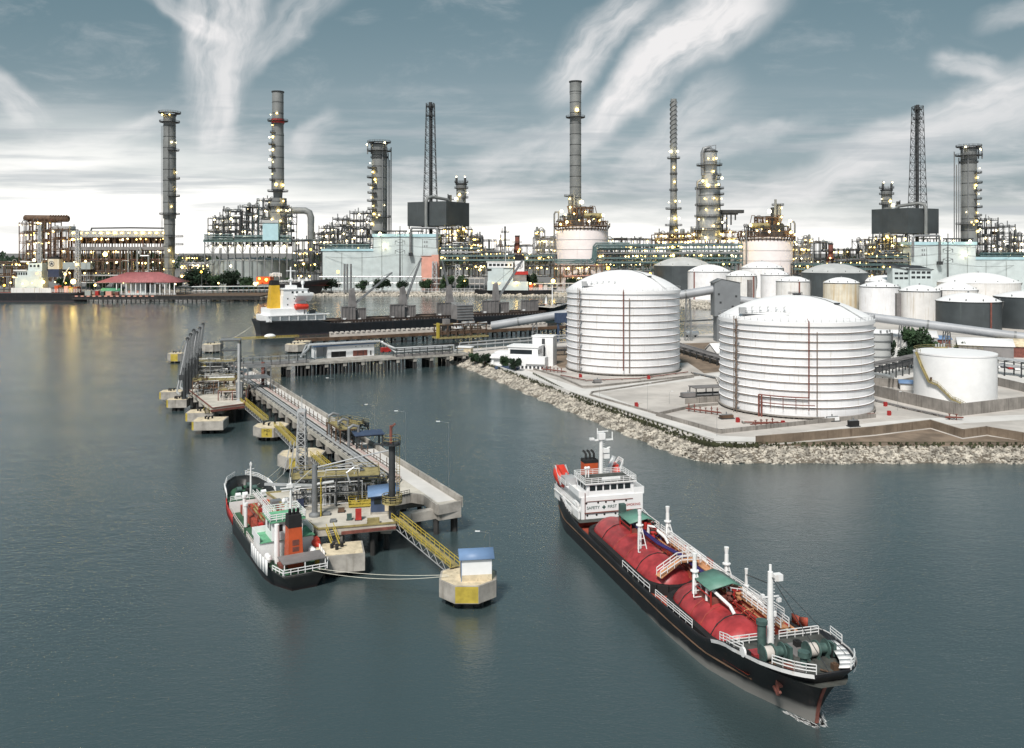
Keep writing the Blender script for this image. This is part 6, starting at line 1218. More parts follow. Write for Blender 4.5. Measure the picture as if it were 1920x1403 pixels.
# mooring ropes
def rope(label, p, q, sag=1., r=.045):
    p, q = Vector(p), Vector(q); b = MB(); pts = [p.lerp(q, k / 14) - Vector((0, 0, sag * 4 * (k / 14) * (1 - k / 14))) for k in range(15)]; b.path(pts, r, 5); tag(b.build('mooring_rope', 'rope'), label, 'rope', 'mooring ropes')
mw = gs.matrix_world; gm = Matrix.Translation(A0) @ Matrix.Rotation(math.atan2(fd.y, fd.x), 4, 'Z'); W = lambda *v: gm @ Vector(v)
rope('upper pale mooring rope from the green tanker bow to the lattice tower dolphin', W(47, -2.5, 5.6), G(552, 846, 4.6), .8)
rope('lower pale mooring rope from the green tanker bow to the lattice tower dolphin', W(45, -3, 5.3), G(557, 850, 4.6), 1.6)
rope('long pale rope from the green tanker stern to the front dolphin', W(-.8, -2., 3.2), G(838, 1078, 4.4), .5)
rope('sagging rope beside the long stern rope of the green tanker', W(-.8, -1.2, 3.), G(842, 1080, 4.4), .9)
rope('short steep rope from the green tanker stern quarter to the fender dolphin', W(2, -4.2, 3.6), G(606, 1030, 4.4), .4)
rope('mooring line crossing from the green tanker midship to the platform', W(24, -4.6, 3.2), G(536, 950, 5.2), .5)
# ================================================================ bulk carrier, unloading jetty
S0 = Vector((-168., 566., 0)); S1 = Vector((40., 697., 0)); bd = S1 - S0; BL = bd.length; brz = math.atan2(bd.y, bd.x); fB = bd.normalized(); lB = Vector((-fB.y, fB.x, 0))
bs = thing('bulk_carrier', 'long dark bulk carrier with open grey hatch covers, four deck cranes and yellow funnel', 'ship', S0, brz)
def bp(px, py, off=0.):                       # local (x, z) of a picture point on the vertical plane through the ship, off metres to port
    o = S0 + lB * off; k = (px - 960) / F                       # solve o.x+fx*t = k*(o.y+fy*t)
    t = (k * o.y - o.x) / (fB.x - k * fB.y); Y = o.y + fB.y * t; return t, H - (py - YH) * Y / F
dk = [(0, 10), (.03, 13.5), (.08, 15), (.86, 15), (.94, 12), (.98, 7), (1, 2.5)]; wl = [(0, 6), (.05, 13), (.1, 15), (.8, 15), (.92, 8), (1, .1)]
rows3 = hull(bs, BL, dk, wl, [(0, 10.2), (.15, 9.4), (.19, 6.6), (.88, 6.8), (.92, 11), (1, 13)], 7., 'hull_navy', n=36, stern_over=2., dseg=[(0, .17, 9.2, 'deck_grey'), (.17, .92, 5.6, 'hold_brown'), (.92, 1, 10.6, 'pale_concrete')])
xa, _ = bp(498, 600); xb, _ = bp(584, 600); zf = lambda py, x=30.: H - (py - YH) * (S0.y + fB.y * x) / F
b = MB(); b.b2(xa - 3, xb + 6, -12, 12, 9.2, 13.2); b.build('accommodation', 'clean_white', bs)
b = MB(); b.b2(xa, xb - 9, -11, 11, 13.2, 17.5); b.build('accommodation', 'clean_white', bs)
xh0, _ = bp(530, 590, -9); xh1, _ = bp(574, 590, -9)
b = MB(); b.b2(xh0, xh1, -9, 9, 13.2, 26); b.build('accommodation', 'clean_white', bs)
b = MB(); b.b2(xh0 + .5, xh1 + 1, -9, 9, 26, 30); b.b2(xh1 - 8, xh1 + 3, -15, 15, 26, 26.5); b.add([(xh1 - 8, -15, 26.4), (xh1 + 3, -15, 26.4), (xh1 + 3, -9, 22), (xh1 - 8, -9, 22)], [(0, 1, 2, 3)]); b.build('bridge', 'clean_white', bs)
b = MB(); b.b2(xh1 - 8, xh1 + 3, -15.1, -14.9, 26.5, 27.9); b.b2(xh1 + 2.8, xh1 + 3, -15, 15, 26.5, 27.9); b.b2(xh0, xh1 + 1.6, -9.6, 9.6, 30, 30.4); b.b2(xh0 + 6, xh1 - 5, -5, 5, 30.4, 32.6); b.build('bridge_wing', 'clean_white', bs)
for x in (xh0 + 6, xh0 + 9, xh1 - 3): b = MB(); b.b2(x, x + 1.4, -9.08, -9., 27.4, 28.8); b.build('window', 'glass', bs)
for z in (15.5, 19.5, 23.5):
    for x in (xh0 + 3, xh0 + 7.5, xh0 + 11): b = MB(); b.b2(x, x + .8, -9.08, -9., z, z + .9); b.build('window', 'glass', bs)
xm = bp(545, 590)[0]; b = MB(); b.tube((xm, 0, 30), (xm, 0, 45), .7, 8, .5); b.b2(xm - 3, xm + 3, -.4, .4, 42, 42.6); b.b2(xm - 1, xm + 1, -2, 2, 36, 36.5); b.build('radar_mast', 'clean_white', bs)
b = MB(); b.tube((xm + 9, 2, 30), (xm + 9, 2, 33), .6); b.sphere((xm + 9, 2, 34), 1.3, 8, 1.3); b.build('radome', 'clean_white', bs)
xf0, xf1 = bp(505, 580)[0], bp(523, 580)[0]; b = MB(); b.add([(xf0 - .7, -4, 17), (xf1 + .7, -4, 17), (xf1 + .7, 4, 17), (xf0 - .7, 4, 17), (xf0 + .6, -3, 33), (xf1 - .6, -3, 33), (xf1 - .6, 3, 33), (xf0 + .6, 3, 33)], [(0, 1, 5, 4), (1, 2, 6, 5), (2, 3, 7, 6), (3, 0, 4, 7), (4, 5, 6, 7)]); b.build('funnel', 'funnel_yellow', bs)
b = MB(); b.add([(xf0 + .5, -3.1, 32.9), (xf1 - .5, -3.1, 32.9), (xf1 - .5, 3.1, 32.9), (xf0 + .5, 3.1, 32.9), (xf0 + .7, -2.9, 36), (xf1 - .7, -2.9, 36), (xf1 - .7, 2.9, 36), (xf0 + .7, 2.9, 36)], [(0, 1, 5, 4), (1, 2, 6, 5), (2, 3, 7, 6), (3, 0, 4, 7), (4, 5, 6, 7)]); b.build('funnel_top', 'soot', bs)
b = MB(); x = xh1 - 6; b.capsule((x - 1.5, -10.8, 18.5), (x + 6, -10.8, 18.5), 2., 12); b.build('lifeboat', 'boat_orange', bs); b = MB(); b.b2(x - 2, x - 1.4, -11, -9, 9.2, 20); b.b2(x + 5, x + 5.6, -11, -9, 9.2, 20); b.b2(x - 2, x + 5.6, -11.5, -9, 13, 13.6); b.build('davit', 'clean_white', bs)
b = MB()
for x in range(int(xa), int(xb) + 8, 6): b.b2(x, x + .5, -13.6, -13.2, 9.2, 13)
b.b2(xa - 2, xb + 8, -13.8, -12, 13, 13.5); b.build('deck_gallery', 'clean_white', bs)
b = MB(); b.rail([(2, -10.5, 9.3), (xa, -13.5, 9.3)], 1.2, 2, .1, 2); b.build('stern_railing', 'white_paint', bs)
for k in range(3): b = MB(); b.tube((6 + k * 4, -4, 10.5), (6 + k * 4, 4, 10.5), 1.4, 10); b.build('winch', 'grey_steel', bs)
# holds with open hatch covers; each crane stands between two
def cover(px0, px1, pyt, pyb, off=-4.):
    x0, z1 = bp(px0, pyt, off); x1, _ = bp(px1, pyt, off); _, z0 = bp((px0 + px1) / 2, pyb, off); b = MB(); b.b2(x0, x1, off - .6, off + .6, z0, z1); 
    for k in range(5): x = x0 + (x1 - x0) * k / 4; b.b2(x - .25, x + .25, off - 1., off - .55, z0, z1)
    b.b2(x0, x1, off - 1., off - .55, z1 - .5, z1 + .1); b.build('hatch_cover', 'hatch_grey', bs)
    b = MB(); b.b2(x0 + .6, x0 + 3, off - 1.4, off - 1.05, z0 + .3, z0 + 1.5); b.build('cover_foot', 'clean_white', bs)
def cover2(px, pyt, pyb, off, w_=13.):         # cover seen edge on, turned across the ship
    x0, z1 = bp(px, pyt, off); _, z0 = bp(px, pyb, off); b = MB(); b.b2(x0 - .7, x0 + .7, off - w_ * .1, off + w_, z0, z1)
    for k in range(5): y = off + w_ * k / 4.5; b.b2(x0 + .7, x0 + 1.2, y - .25, y + .25, z0, z1)
    b.build('hatch_cover', 'hatch_grey', bs)
for a, c, t_, u_ in ((640, 665, 575, 600), (731, 757, 571, 597), (819, 849, 568, 592), (904, 934, 564, 587), (977, 1008, 563, 583)): cover(a, c, t_, u_)
for a, c, t_, u_ in ((668, 685, 578, 600), (760, 778, 573, 596), (852, 868, 570, 592), (936, 953, 567, 588), (580, 590, 581, 606)): cover(a, c, t_, u_, -1.)
xs = [bp(p_, 600)[0] for p_ in (592, 640, 690, 731, 780, 819, 870, 904, 955, 977, 1012)]
for i in range(0, 10, 1):
    x0, x1 = xs[i] + 1, xs[i + 1] - 1
    if True:
        b = MB(); b.b2(x0, x1, -11, -10.2, 5.6, 8.3); b.b2(x0, x1, 10.2, 11, 5.6, 8.3); b.b2(x0, x0 + .8, -10.2, 10.2, 5.6, 8.3); b.b2(x1 - .8, x1, -10.2, 10.2, 5.6, 8.3); b.build('hatch_coaming', 'hold_brown', bs)
        b = MB(); b.b2(x0 + .9, x1 - .9, -10.1, 10.1, 5.65, 7.6); b.build('cargo', 'timber', bs)
b = MB()
for k in range(70): x = xa + 40 + k * (BL * .9 - xa - 40) / 70; b.b2(x - .14, x + .14, -14.4, -14.1, 5.6, 7.6); b.b2(x - .14, x + .14, 14.1, 14.4, 5.6, 8.4)
b.build('side_stanchion', 'hatch_grey', bs)
rg = random.Random(3); 
for k in range(26): x = rg.uniform(xa + 45, BL * .9); b = MB(); b.box((x, -12.6, 6.2), (rg.uniform(1, 6), 1.2, rg.uniform(.6, 1.8))); b.build('deck_fitting', rg.choice(['hatch_grey', 'timber', 'pale_pipe', 'rust_steel', 'soot']), bs)
for (px, pt, pb, jx, jy) in ((661, 543, 577, 735, 511), (756, 540, 572, 790, 484), (843, 536, 570, 829, 490), (930, 533, 566, 980, 488)):
    x, zt = bp(px, pt); _, zb = bp(px, pb); b = MB(); b.lathe([(3.6, 0), (2.6, 1.), (2.6, 3.)], (x, 0, zb - 1.5), 12); b.add([(x - 2.6, -2.4, zb), (x + 2.6, -2.4, zb), (x + 2.6, 2.4, zb), (x - 2.6, 2.4, zb), (x - 1.8, -1.6, zt), (x + .6, -1.6, zt + 1), (x + .6, 1.6, zt + 1), (x - 1.8, 1.6, zt)], [(0, 1, 5, 4), (1, 2, 6, 5), (2, 3, 7, 6), (3, 0, 4, 7), (4, 5, 6, 7)]); b.tube((x, 0, 5.6), (x, 0, zb), 2.6, 12); b.build('crane_house', 'hatch_grey', bs)
    xj, zj = bp(jx, jy); b = MB(); p0, p1 = Vector((x + 1.5, 0, zb + 2.5)), Vector((xj, 0, zj))
    for s_ in (-1, 1): b.bar(p0 + Vector((0, s_ * 1.4, 0)), p1 + Vector((0, s_ * .4, 0)), .8)
    for k in range(9): e = p0.lerp(p1, k / 9); wdt = 1.4 - k / 9; b.bar(e + Vector((0, -wdt, 0)), p0.lerp(p1, (k + 1) / 9) + Vector((0, wdt - .1, 0)), .3)
    b.build('crane_jib', 'grey_steel', bs); b = MB(); b.bar((x - .5, 0, zt + .6), p1, .18); b.bar(p1, p1 + Vector((0, 0, -6)), .15); b.build('crane_rope', 'dark_steel', bs)
b = MB(); b.rail(rim(rows3, 9, BL * .93, BL + 7, -1, .3), 1.2, 2.5, .12, 2); b.build('bow_railing', 'white_paint', bs); b = MB(); x = BL * .965; b.tube((x, 0, 10.6), (x, 0, 28), .6, 8, .35); b.build('fore_mast', 'clean_white', bs)
for k in range(5): b = MB(); b.box((BL * .94 + k * 2.6, -3 + k % 2 * 5, 11.4), (2.2, 2.6, 1.8)); b.build('winch', 'cream_concrete' if k % 2 else 'pale_concrete', bs)
# brown jetty in front with hopper unit
j0, j1 = G(560, 637, 5), G(1062, 612, 5); jd = j1 - j0; JL = jd.length; jrz = math.atan2(jd.y, jd.x)
jt_ = thing('unloading_jetty', 'long rusty brown jetty on piles lying before the bulk carrier', 'jetty', (j0.x, j0.y, 0), jrz)
b = MB(); b.b2(0, JL, 0, 9, 4., 5.); b.build('deck', 'timber', jt_); b = MB(); b.b2(0, JL, -.4, 0, 3.6, 5.4); b.build('edge_beam', 'rust_steel', jt_)
b = MB(); b.b2(20, JL - 12, 5, 7, 5, 7.2)
for k in range(46): x = 20 + k * (JL - 32) / 46; b.b2(x, x + 1.6, 4.6, 7.4, 7.2, 7.9)
b.build('conveyor', 'pale_pipe', jt_)
for k in range(26):
    x = 3 + k * (JL - 6) / 25; b = MB(); b.b2(x - .7, x + .7, .4, 8.6, 2.6, 4.); b.build('pile_cap', 'concrete', jt_); b = MB(); b.tube((x, 1.2, -3), (x, 1.2, 2.6), .6, 7); b.build('pile', 'pile_dark', jt_); b = MB(); b.tube((x, 7.5, -3), (x, 7.5, 2.6), .6, 7); b.build('pile', 'pile_dark', jt_)
b = MB(); b.rail([(0, 8.8, 5), (JL, 8.8, 5)], 1.4, 4, .1, 2); b.build('railing', 'rust_steel', jt_)
p = G(872, 632, 5); s = p.y / F
def jz(py): return H - (py - YH) * s - 5
un = thing('hopper_station', 'grey louvred hopper on brown steel frame beside the conveyor tube', 'machine', p, jrz)
X_ = lambda px: (px - 872) * s
b = MB(); b.b2(X_(862), X_(895), 4, 13, jz(600), jz(574)); b.build('hopper', 'hatch_grey', un)
b = MB()
for k in range(6): z = jz(600) + (jz(574) - jz(600)) * k / 5; b.b2(X_(862) - .4, X_(895) + .4, 3.6, 4.1, z - .25, z + .25)
b.build('louvre', 'grey_steel', un); b = MB(); b.rail([(X_(862), 4, jz(574)), (X_(895), 4, jz(574)), (X_(895), 13, jz(574)), (X_(862), 13, jz(574))], 1.4, 2.5, .1, 2, True); b.build('railing', 'light_steel', un)
b = MB()
for x in (822, 838, 855, 870, 885, 900, 918):
    for y in (1, 9): b.b2(X_(x) - .3, X_(x) + .3, y - .3, y + .3, 0, jz(608))
for z in (jz(620), jz(608)): b.b2(X_(820), X_(920), .7, 1.3, z - .3, z + .3); b.b2(X_(820), X_(920), 8.7, 9.3, z - .3, z + .3)
for x in (862, 895): b.b2(X_(x) - .3, X_(x) + .3, 3.7, 4.3, jz(608), jz(600))
b.build('frame', 'timber', un); b = MB(); b.b2(X_(820), X_(868), 1, 9, jz(609), jz(608)); b.b2(X_(818), X_(922), 0, 10, -.6, 0.3); b.build('platform', 'yellow_steel', un)
b = MB(); b.add([(X_(853), .6, jz(616)), (X_(870), .6, jz(616)), (X_(868), 2.5, jz(607)), (X_(851), 2.5, jz(607))], [(0, 1, 2, 3)]); b.build('sheet_cover', 'clean_white', un, solid=.2)
for x in (878, 891): b = MB(); b.tube((X_(x), 4, jz(612)), (X_(x), 4, jz(604)), 2.2, 12, 2.2); b.tube((X_(x), 4, jz(616)), (X_(x), 4, jz(612)), .6, 12, 2.2); b.build('silo', 'light_steel', un)
b = MB(); b.b2(X_(834), X_(844), 2, 6, jz(622), jz(598)); b.build('stair_shaft', 'hatch_grey', un); b = MB(); b.b2(X_(816), X_(820), 0, 2, 0, jz(604)); b.build('yellow_post', 'yellow_paint', un)
b = MB(); b.tube((X_(897), 4, jz(612)), (X_(921), 2, jz(609)), 1.2, 10); b.build('feed_pipe', 'light_steel', un)
b = MB(); rg = random.Random(2)
for k in range(10): x = X_(rg.uniform(825, 918)); b.bar((x, 1, rg.uniform(0, 2)), (x + rg.uniform(-4, 4), 1, jz(609)), .25)
b.build('bracing', 'rust_steel', un)
t = thing('jetty_tower', 'dark blue grey steel support at the landward end of the brown jetty', 'tower', G(1055, 640, 3), jrz); b = MB()
for x in (-3, 3): b.b2(x - .5, x + .5, -.5, .5, 0, 13)
b.b2(-4, 5, -2.6, 2.6, 11, 16.5); b.build('frame', 'blue_wall', t)
t = thing('covered_boat', 'white tarpaulin covered boat lying on the walkway at the bulk carrier stern', 'boat', G(506, 634, 5), jrz); b = MB(); b.sphere((0, 0, 1.), 2.8, 12, .55, 1.2, .7); b.build('cover', 'clean_white', t); b = MB(); b.b2(-2.6, 2.6, -1.4, 1.4, 0, .7); b.build('cradle', 'yellow_steel', t)
dolphin('concrete dolphin at the near end of the brown unloading jetty', 566, 640, 5.5, False, None, z0=.8, z1=4.6)
rope('faint long rope from the bulk carrier stern to the plain dolphin', G(472, 612, 8), G(405, 644, 4.6), 1.5, .1)
b = MB(); q0, q1 = G(862, 652, 6), G(1062, 636, 5)
for k in range(2): b.bar(q0 + Vector((0, k * 2, 2.4)), q1 + Vector((0, k * 2, 2.4)), .4)
b.bar(q0 + Vector((0, 1, .8)), q1 + Vector((0, 1, .8)), 2.4, .5)
for k in range(14): e = q0.lerp(q1, k / 13); b.bar(e + Vector((0, 0, -8)), e + Vector((0, 0, 2.4)), .3)
tag(b.build('pipe_bridge', 'light_steel'), 'light pipe bridge from the pier toward the inclined conveyor trestle', 'pipe bridge')
# ================================================================ refinery beyond the channel
class Q:
    def __init__(s, name, label, cat, cx, Y, group=None):
        s.s = Y / F; s.cx = cx; s.Y = Y; s.o = thing(name, label, cat, ((cx - 960) * s.s, Y, GZ), 0, group)
    def x(s, px): return (px - s.cx) * s.s
    def z(s, py): return H - (py - YH) * s.s - GZ
    def p(s, px, py, y=0.): return Vector((s.x(px), y, s.z(py)))
    def b2(s, b, px0, px1, py0, py1, y0, y1): return b.b2(s.x(px0), s.x(px1), y0, y1, max(0, s.z(py1)), s.z(py0))
def ladder(b, x, y, z0, z1): 
    for e in (-.5, .5): b.bar((x + e, y, z0), (x + e, y, z1), .22)
def ring_plat(q, cx, zz, r, hw, side=0, m='dark_steel', lampk=0):
    b = MB(); n = 14; a0, a1 = (0, 2 * PI) if side == 0 else ((PI * .55, PI * 1.45) if side < 0 else (-PI * .45, PI * .45)); pts = []
    k = n if side == 0 else 8; vs = []; 
    for i in range(k + 1): a = a0 + (a1 - a0) * i / k; vs += [(cx + r * .9 * math.cos(a), r * .9 * math.sin(a), zz), (cx + hw * math.cos(a), hw * math.sin(a), zz), (cx + hw * math.cos(a), hw * math.sin(a), zz + .45), (cx + r * .9 * math.cos(a), r * .9 * math.sin(a), zz + .45)]; pts.append((cx + hw * math.cos(a), hw * math.sin(a), zz + .4))
    fs = [(i * 4 + j, (i + 1) * 4 + j, (i + 1) * 4 + (j + 1) % 4, i * 4 + (j + 1) % 4) for i in range(k) for j in range(4)]; b.add(vs, fs)
    b.rail(pts, 2.2, 3., .14, 2); b.build('platform', m, q.o)
    return pts
def column(name, label, cat, cx, Y, segs, plats, lamps, m='stack_grey', group=None, lad=None, q=None, off=0.):
    q = q or Q(name, label, cat, cx, Y, group); s = q.s; x0 = q.x(cx)
    prof = []
    for (pt, pb, ht, hb) in segs: prof += [(ht * s, q.z(pt)), (hb * s, max(-.5, q.z(pb)))]
    b = MB(); b.lathe(prof[::-1], (x0, off, 0), 20); b.build('shell', m, q.o)
    for (pt, pb, ht, hb) in segs[:1]: b = MB(); b.lathe([(ht * s * 1.02, q.z(pt) - 1.6), (ht * s * 1.12, q.z(pt) - 1.2), (ht * s * 1.12, q.z(pt) + .2), (ht * s * .8, q.z(pt) + .2), (ht * s * .8, q.z(pt) - 1)], (x0, off, 0), 20, False); b.build('rim', 'dark_steel', q.o)
    b = MB()
    zt, zb = q.z(segs[0][0]), max(0, q.z(segs[-1][1])); k = int((zt - zb) / 14)
    for i in range(1, k): 
        z = zb + (zt - zb) * i / k; rr = [pw([(max(-.5, q.z(pb)), hb * s), (q.z(pt), ht * s)], z) for (pt, pb, ht, hb) in segs if q.z(pb) <= z <= q.z(pt)]
        if rr: b.lathe([(rr[0], z - .3), (rr[0] + .3, z - .3), (rr[0] + .3, z + .3), (rr[0], z + .3)], (x0, off, 0), 20, False)
    if k > 1: b.build('band', 'dark_steel', q.o)
    for (py, hw, side) in plats:
        z = q.z(py); rr = [pw([(max(-.5, q.z(pb)), hb * s), (q.z(pt), ht * s)], z) for (pt, pb, ht, hb) in segs if q.z(pb) - 1 <= z <= q.z(pt) + 1] or [segs[0][2] * s]
        ring_plat(q, x0, z, rr[0], hw * s, side)
    if lad is not None:
        for l_ in lad: b = MB(); ladder(b, x0 + l_[0] * s, off - l_[1] * s, max(0, q.z(l_[3])), q.z(l_[2])); b.build('ladder', 'dark_steel', q.o)
    for lp in lamps: lamp(q.o, (x0 + lp[0] * s, off - lp[2] * s if len(lp) > 2 else off - 6 * s, q.z(lp[1])), lp[3] if len(lp) > 3 else 'w', lp[4] if len(lp) > 4 else 1.2)
    return q
def flare(name, label, cx, Y, top, base, wt, wb, group=None):
    q = Q(name, label, 'flare stack', cx, Y, group); s = q.s; h_ = q.z(top) - 2; z0 = max(0, q.z(base)); b = MB(); n_ = 17; wz = lambda z: (wb + (wt - wb) * min(1, ((z - z0) / (h_ - z0)) ** .55)) * s
    cs = [(-1, -1), (1, -1), (1, 1), (-1, 1)]; zz = [z0 + (h_ - z0) * k / n_ for k in range(n_ + 1)]
    for a, c in zip(zz, zz[1:]):
        for i in range(4):
            p, r_ = cs[i], cs[(i + 1) % 4]; wa, wc = wz(a), wz(c); b.bar((p[0] * wa, p[1] * wa, a), (p[0] * wc, p[1] * wc, c), .65); b.bar((p[0] * wa, p[1] * wa, a), (r_[0] * wc, r_[1] * wc, c), .34); b.bar((r_[0] * wa, r_[1] * wa, a), (p[0] * wc, p[1] * wc, c), .34); b.bar((p[0] * wc, p[1] * wc, c), (r_[0] * wc, r_[1] * wc, c), .42)
    b.build('lattice', 'dark_steel', q.o); b = MB(); b.tube((0, 0, 0), (0, 0, q.z(top + 14)), 2.5 * s, 10); b.tube((0, 0, q.z(top + 14)), (0, 0, q.z(top)), 3. * s, 10, 3.2 * s); b.tube((2.4, 0, 0), (2.4, 0, q.z(top + 4)), .7, 6); b.tube((5 * s, 0, q.z(top + 14)), (5 * s, 0, q.z(top + 1)), .8 * s, 6); b.build('flare_pipe', 'dark_steel', q.o)
    for py in (top + 9, top + 26): ring_plat(q, 0, q.z(py), 2.5 * s, 8.5 * s)
    return q
def clutter_frame(name, label, cx, Y, cells, base, seed, m='dark_steel', pm=('grey_steel', 'silver', 'teal_steel'), depth=22, vess=3, nl=10, lk='w', group=None, rail=True, vm=('silver', 'stack_grey', 'light_steel'), bay=12):
    """open steel process structure: cells of (left, right, top row, levels) in picture pixels"""
    q = Q(name, label, 'process unit', cx, Y, group); rg = random.Random(seed); s = q.s; allc = []
    for (p0, p1, pt, lv) in cells:
        x0, x1, zt, zb = q.x(p0), q.x(p1), q.z(pt), max(0, q.z(base)); b = MB(); nx = max(1, round((p1 - p0) / bay)); zs = [zb + (zt - zb) * k / lv for k in range(lv + 1)]
        for y in (0, depth):
            for i in range(nx + 1): x = x0 + (x1 - x0) * i / nx; b.b2(x - .5, x + .5, y - .5, y + .5, zb if zb > 0 else -.3, zt + rg.uniform(0, 4))
            for z in zs[1:]: b.b2(x0, x1, y - .4, y + .4, z - .6, z + .4)
        for z in zs[1:]:
            for i in range(nx + 1): x = x0 + (x1 - x0) * i / nx; b.b2(x - .25, x + .25, 0, depth, z - .4, z + .25)
        for k in range(lv):
            i = rg.randrange(nx); xa, xb_ = x0 + (x1 - x0) * i / nx, x0 + (x1 - x0) * (i + 1) / nx; b.bar((xa, 0, zs[k]), (xb_, 0, zs[k + 1]), .4); b.bar((xb_, depth, zs[k]), (xa, depth, zs[k + 1]), .4)
        b.build('frame', m, q.o)
        for z in zs[1:]:
            b = MB(); e0, e1 = sorted((rg.random(), rg.random())); e0, e1 = e0 * .4, .6 + e1 * .4; b.b2(x0 + (x1 - x0) * e0, x0 + (x1 - x0) * e1, .4, depth - .4, z + .26, z + .36)
            b.rail([(x0, -.5, z + .3), (x1, -.5, z + .3)], 2., 3.4, .13, 2); b.build('floor', m, q.o)
        for j, z in enumerate(zs[:-1]):
            b = MB()
            for k in range(max(4, int((x1 - x0) / 7))): w_ = rg.uniform(1.2, 4.5); x = rg.uniform(x0 + w_, x1 - w_); y = rg.uniform(4, depth - 4); b.box((x, y, z + .4 + 1.6), (w_, rg.uniform(2, 5), rg.uniform(2, 4.4)))
            b.build('machinery', 'dark_steel' if j % 2 else m, q.o)
        for k in range(vess):
            kind = rg.random(); z = rg.choice(zs[:-1]); x = rg.uniform(x0 + 2, x1 - 2); y = rg.uniform(3, depth - 3); vmk = rg.choice(vm); b = MB(); hh = min(9., (zt - zb) / lv)
            if kind < .55: r = rg.uniform(1.4, 2.8); b.lathe([(.1, 0), (r * .8, .5), (r, 1.4), (r, hh * rg.uniform(.8, 1.8)), (r * .7, hh * 1.9), (.1, hh * 2.)], (x, y, z + .3), 14)
            elif kind < .85: r = rg.uniform(1.3, 2.2); L = min(rg.uniform(6, 13), x1 - x0); b.capsule((x - L / 2, y * .3, z + r + .6), (x + L / 2, y * .3, z + r + .6), r, 12)
            else: b.box((x, y * .5, z + hh * .4), (rg.uniform(3, 6), 4, hh * .7))
            b.build('vessel', vmk, q.o)
        for mm in pm:
            b = MB()
            for k in range(13):
                xa, xb_ = rg.uniform(x0, x1), rg.uniform(x0, x1); y = rg.uniform(-.6, depth * .5); za, zc = rg.choice(zs) + rg.uniform(.5, 3), rg.choice(zs) + rg.uniform(.5, 4); r = rg.uniform(.2, .6); b.path([(xa, y, za), (xb_, y, za), (xb_, y, zc), (xb_ + rg.uniform(-3, 3), y, zc)], r, 6)
            b.build('pipework', mm, q.o)
        for k in range(3): b = MB(); x = rg.uniform(x0, x1); y = rg.uniform(2, depth - 2); r = rg.uniform(.4, 1.1); b.tube((x, y, zt), (x, y, zt + rg.uniform(3, 9)), r, 8); b.build('vent_pipe', 'grey_steel', q.o)
        b = MB(); x = rg.uniform(x0 + 2, x1 - 2); pts = [(x + 3 * math.cos(t), 4, zt + 2 + 3 * math.sin(t)) for t in [PI * k / 7 for k in range(8)]]; b.path([(x + 3, 4, zt - 2)] + pts + [(x - 3, 4, zt - 3)], .55, 7); b.build('vent_pipe', 'grey_steel', q.o)
        allc.append((x0, x1, zs))
    for k in range(min(88, int(nl * 1.7))):
        x0, x1, zs = rg.choice(allc); z = rg.choice(zs[1:]) - rg.uniform(1., 3.); lamp(q.o, (rg.uniform(x0, x1), rg.uniform(-1.2, 4), z), lk if rg.random() < .75 else 'c', rg.uniform(.75, 1.35))
    return q
def drum_rack(q, px0, px1, py0, py1, m, n, r=None, y=-1., name='pipe'):
    b = MB(); za, zb = q.z(py1), q.z(py0); r = r or (zb - za) / n / 2.4
    for i in range(n): z = za + (zb - za) * (i + .5) / n; b.tube((q.x(px0), y + (i % 2) * 1.6, z), (q.x(px1), y + (i % 2) * 1.6, z), r, 7)
    b.build(name, m, q.o)
# -- rusty unit at the far left with long air cooler bank
q = clutter_frame('process_unit', 'rusty lattice process unit carrying a long brown drum, far left of the shore', 80, 1160, [(36, 62, 420, 6), (60, 96, 416, 6), (94, 128, 430, 5)], 528, 11, 'rust_steel', ('rust_steel', 'silver', 'rust_red'), 26, 3, 26)
b = MB(); b.capsule(q.p(42, 409, 8), q.p(121, 410, 8), 4.6, 14); b.build('drum', 'rust_steel', q.o)
b = MB()
for k in range(7): x = 92 + k * 5; pts = [q.p(x - 1.6, 415, 4), q.p(x - 1.6, 405, 4), q.p(x, 403, 4), q.p(x + 1.6, 405, 4), q.p(x + 1.6, 415, 4)]; b.path(pts, .5, 6)
b.build('gooseneck', 'rust_steel', q.o); b = MB(); q.b2(b, 97, 128, 424, 434, 2, 20); b.build('cabin', 'grey_roof', q.o)
q = clutter_frame('process_unit', 'long rusty air cooler bank lit by a row of yellow lamps', 220, 1165, [(126, 312, 470, 3), (130, 312, 446, 1)], 530, 12, 'rust_steel', ('rust_steel', 'silver', 'rust_red', 'dark_steel'), 26, 12, 46, bay=11)
b = MB(); q.b2(b, 128, 312, 433, 442, -1, 24); q.b2(b, 128, 312, 442, 445, -2, 25); b.build('cooler_box', 'silver', q.o); b = MB(); q.b2(b, 128, 312, 463, 469, -1.5, 25); b.build('duct_beam', 'hatch_grey', q.o)
b = MB()
for k in range(15): x = 133 + k * 12.4; b.add([q.p(x, 446, 1), q.p(x + 10, 446, 1), q.p(x + 7, 457, 3), q.p(x + 3, 457, 3), q.p(x, 446, 20), q.p(x + 10, 446, 20), q.p(x + 7, 457, 18), q.p(x + 3, 457, 18)], [(0, 1, 2, 3), (5, 4, 7, 6), (1, 5, 6, 2), (4, 0, 3, 7), (3, 2, 6, 7)])
b.build('fan_shroud', 'rust_steel', q.o)
for k in range(14): lamp(q.o, q.p(138 + k * 13, 437, -3), 'w', 1.25)
b = MB(); b.path([q.p(166, 434, 6), q.p(168, 428, 6), q.p(240, 427, 6), q.p(310, 428, 6)], 1.1, 7); b.build('header_pipe', 'dark_steel', q.o)
b = MB(); q.b2(b, 110, 176, 492, 505, -10, -3); b.build('low_wall', 'clad_grey', q.o)
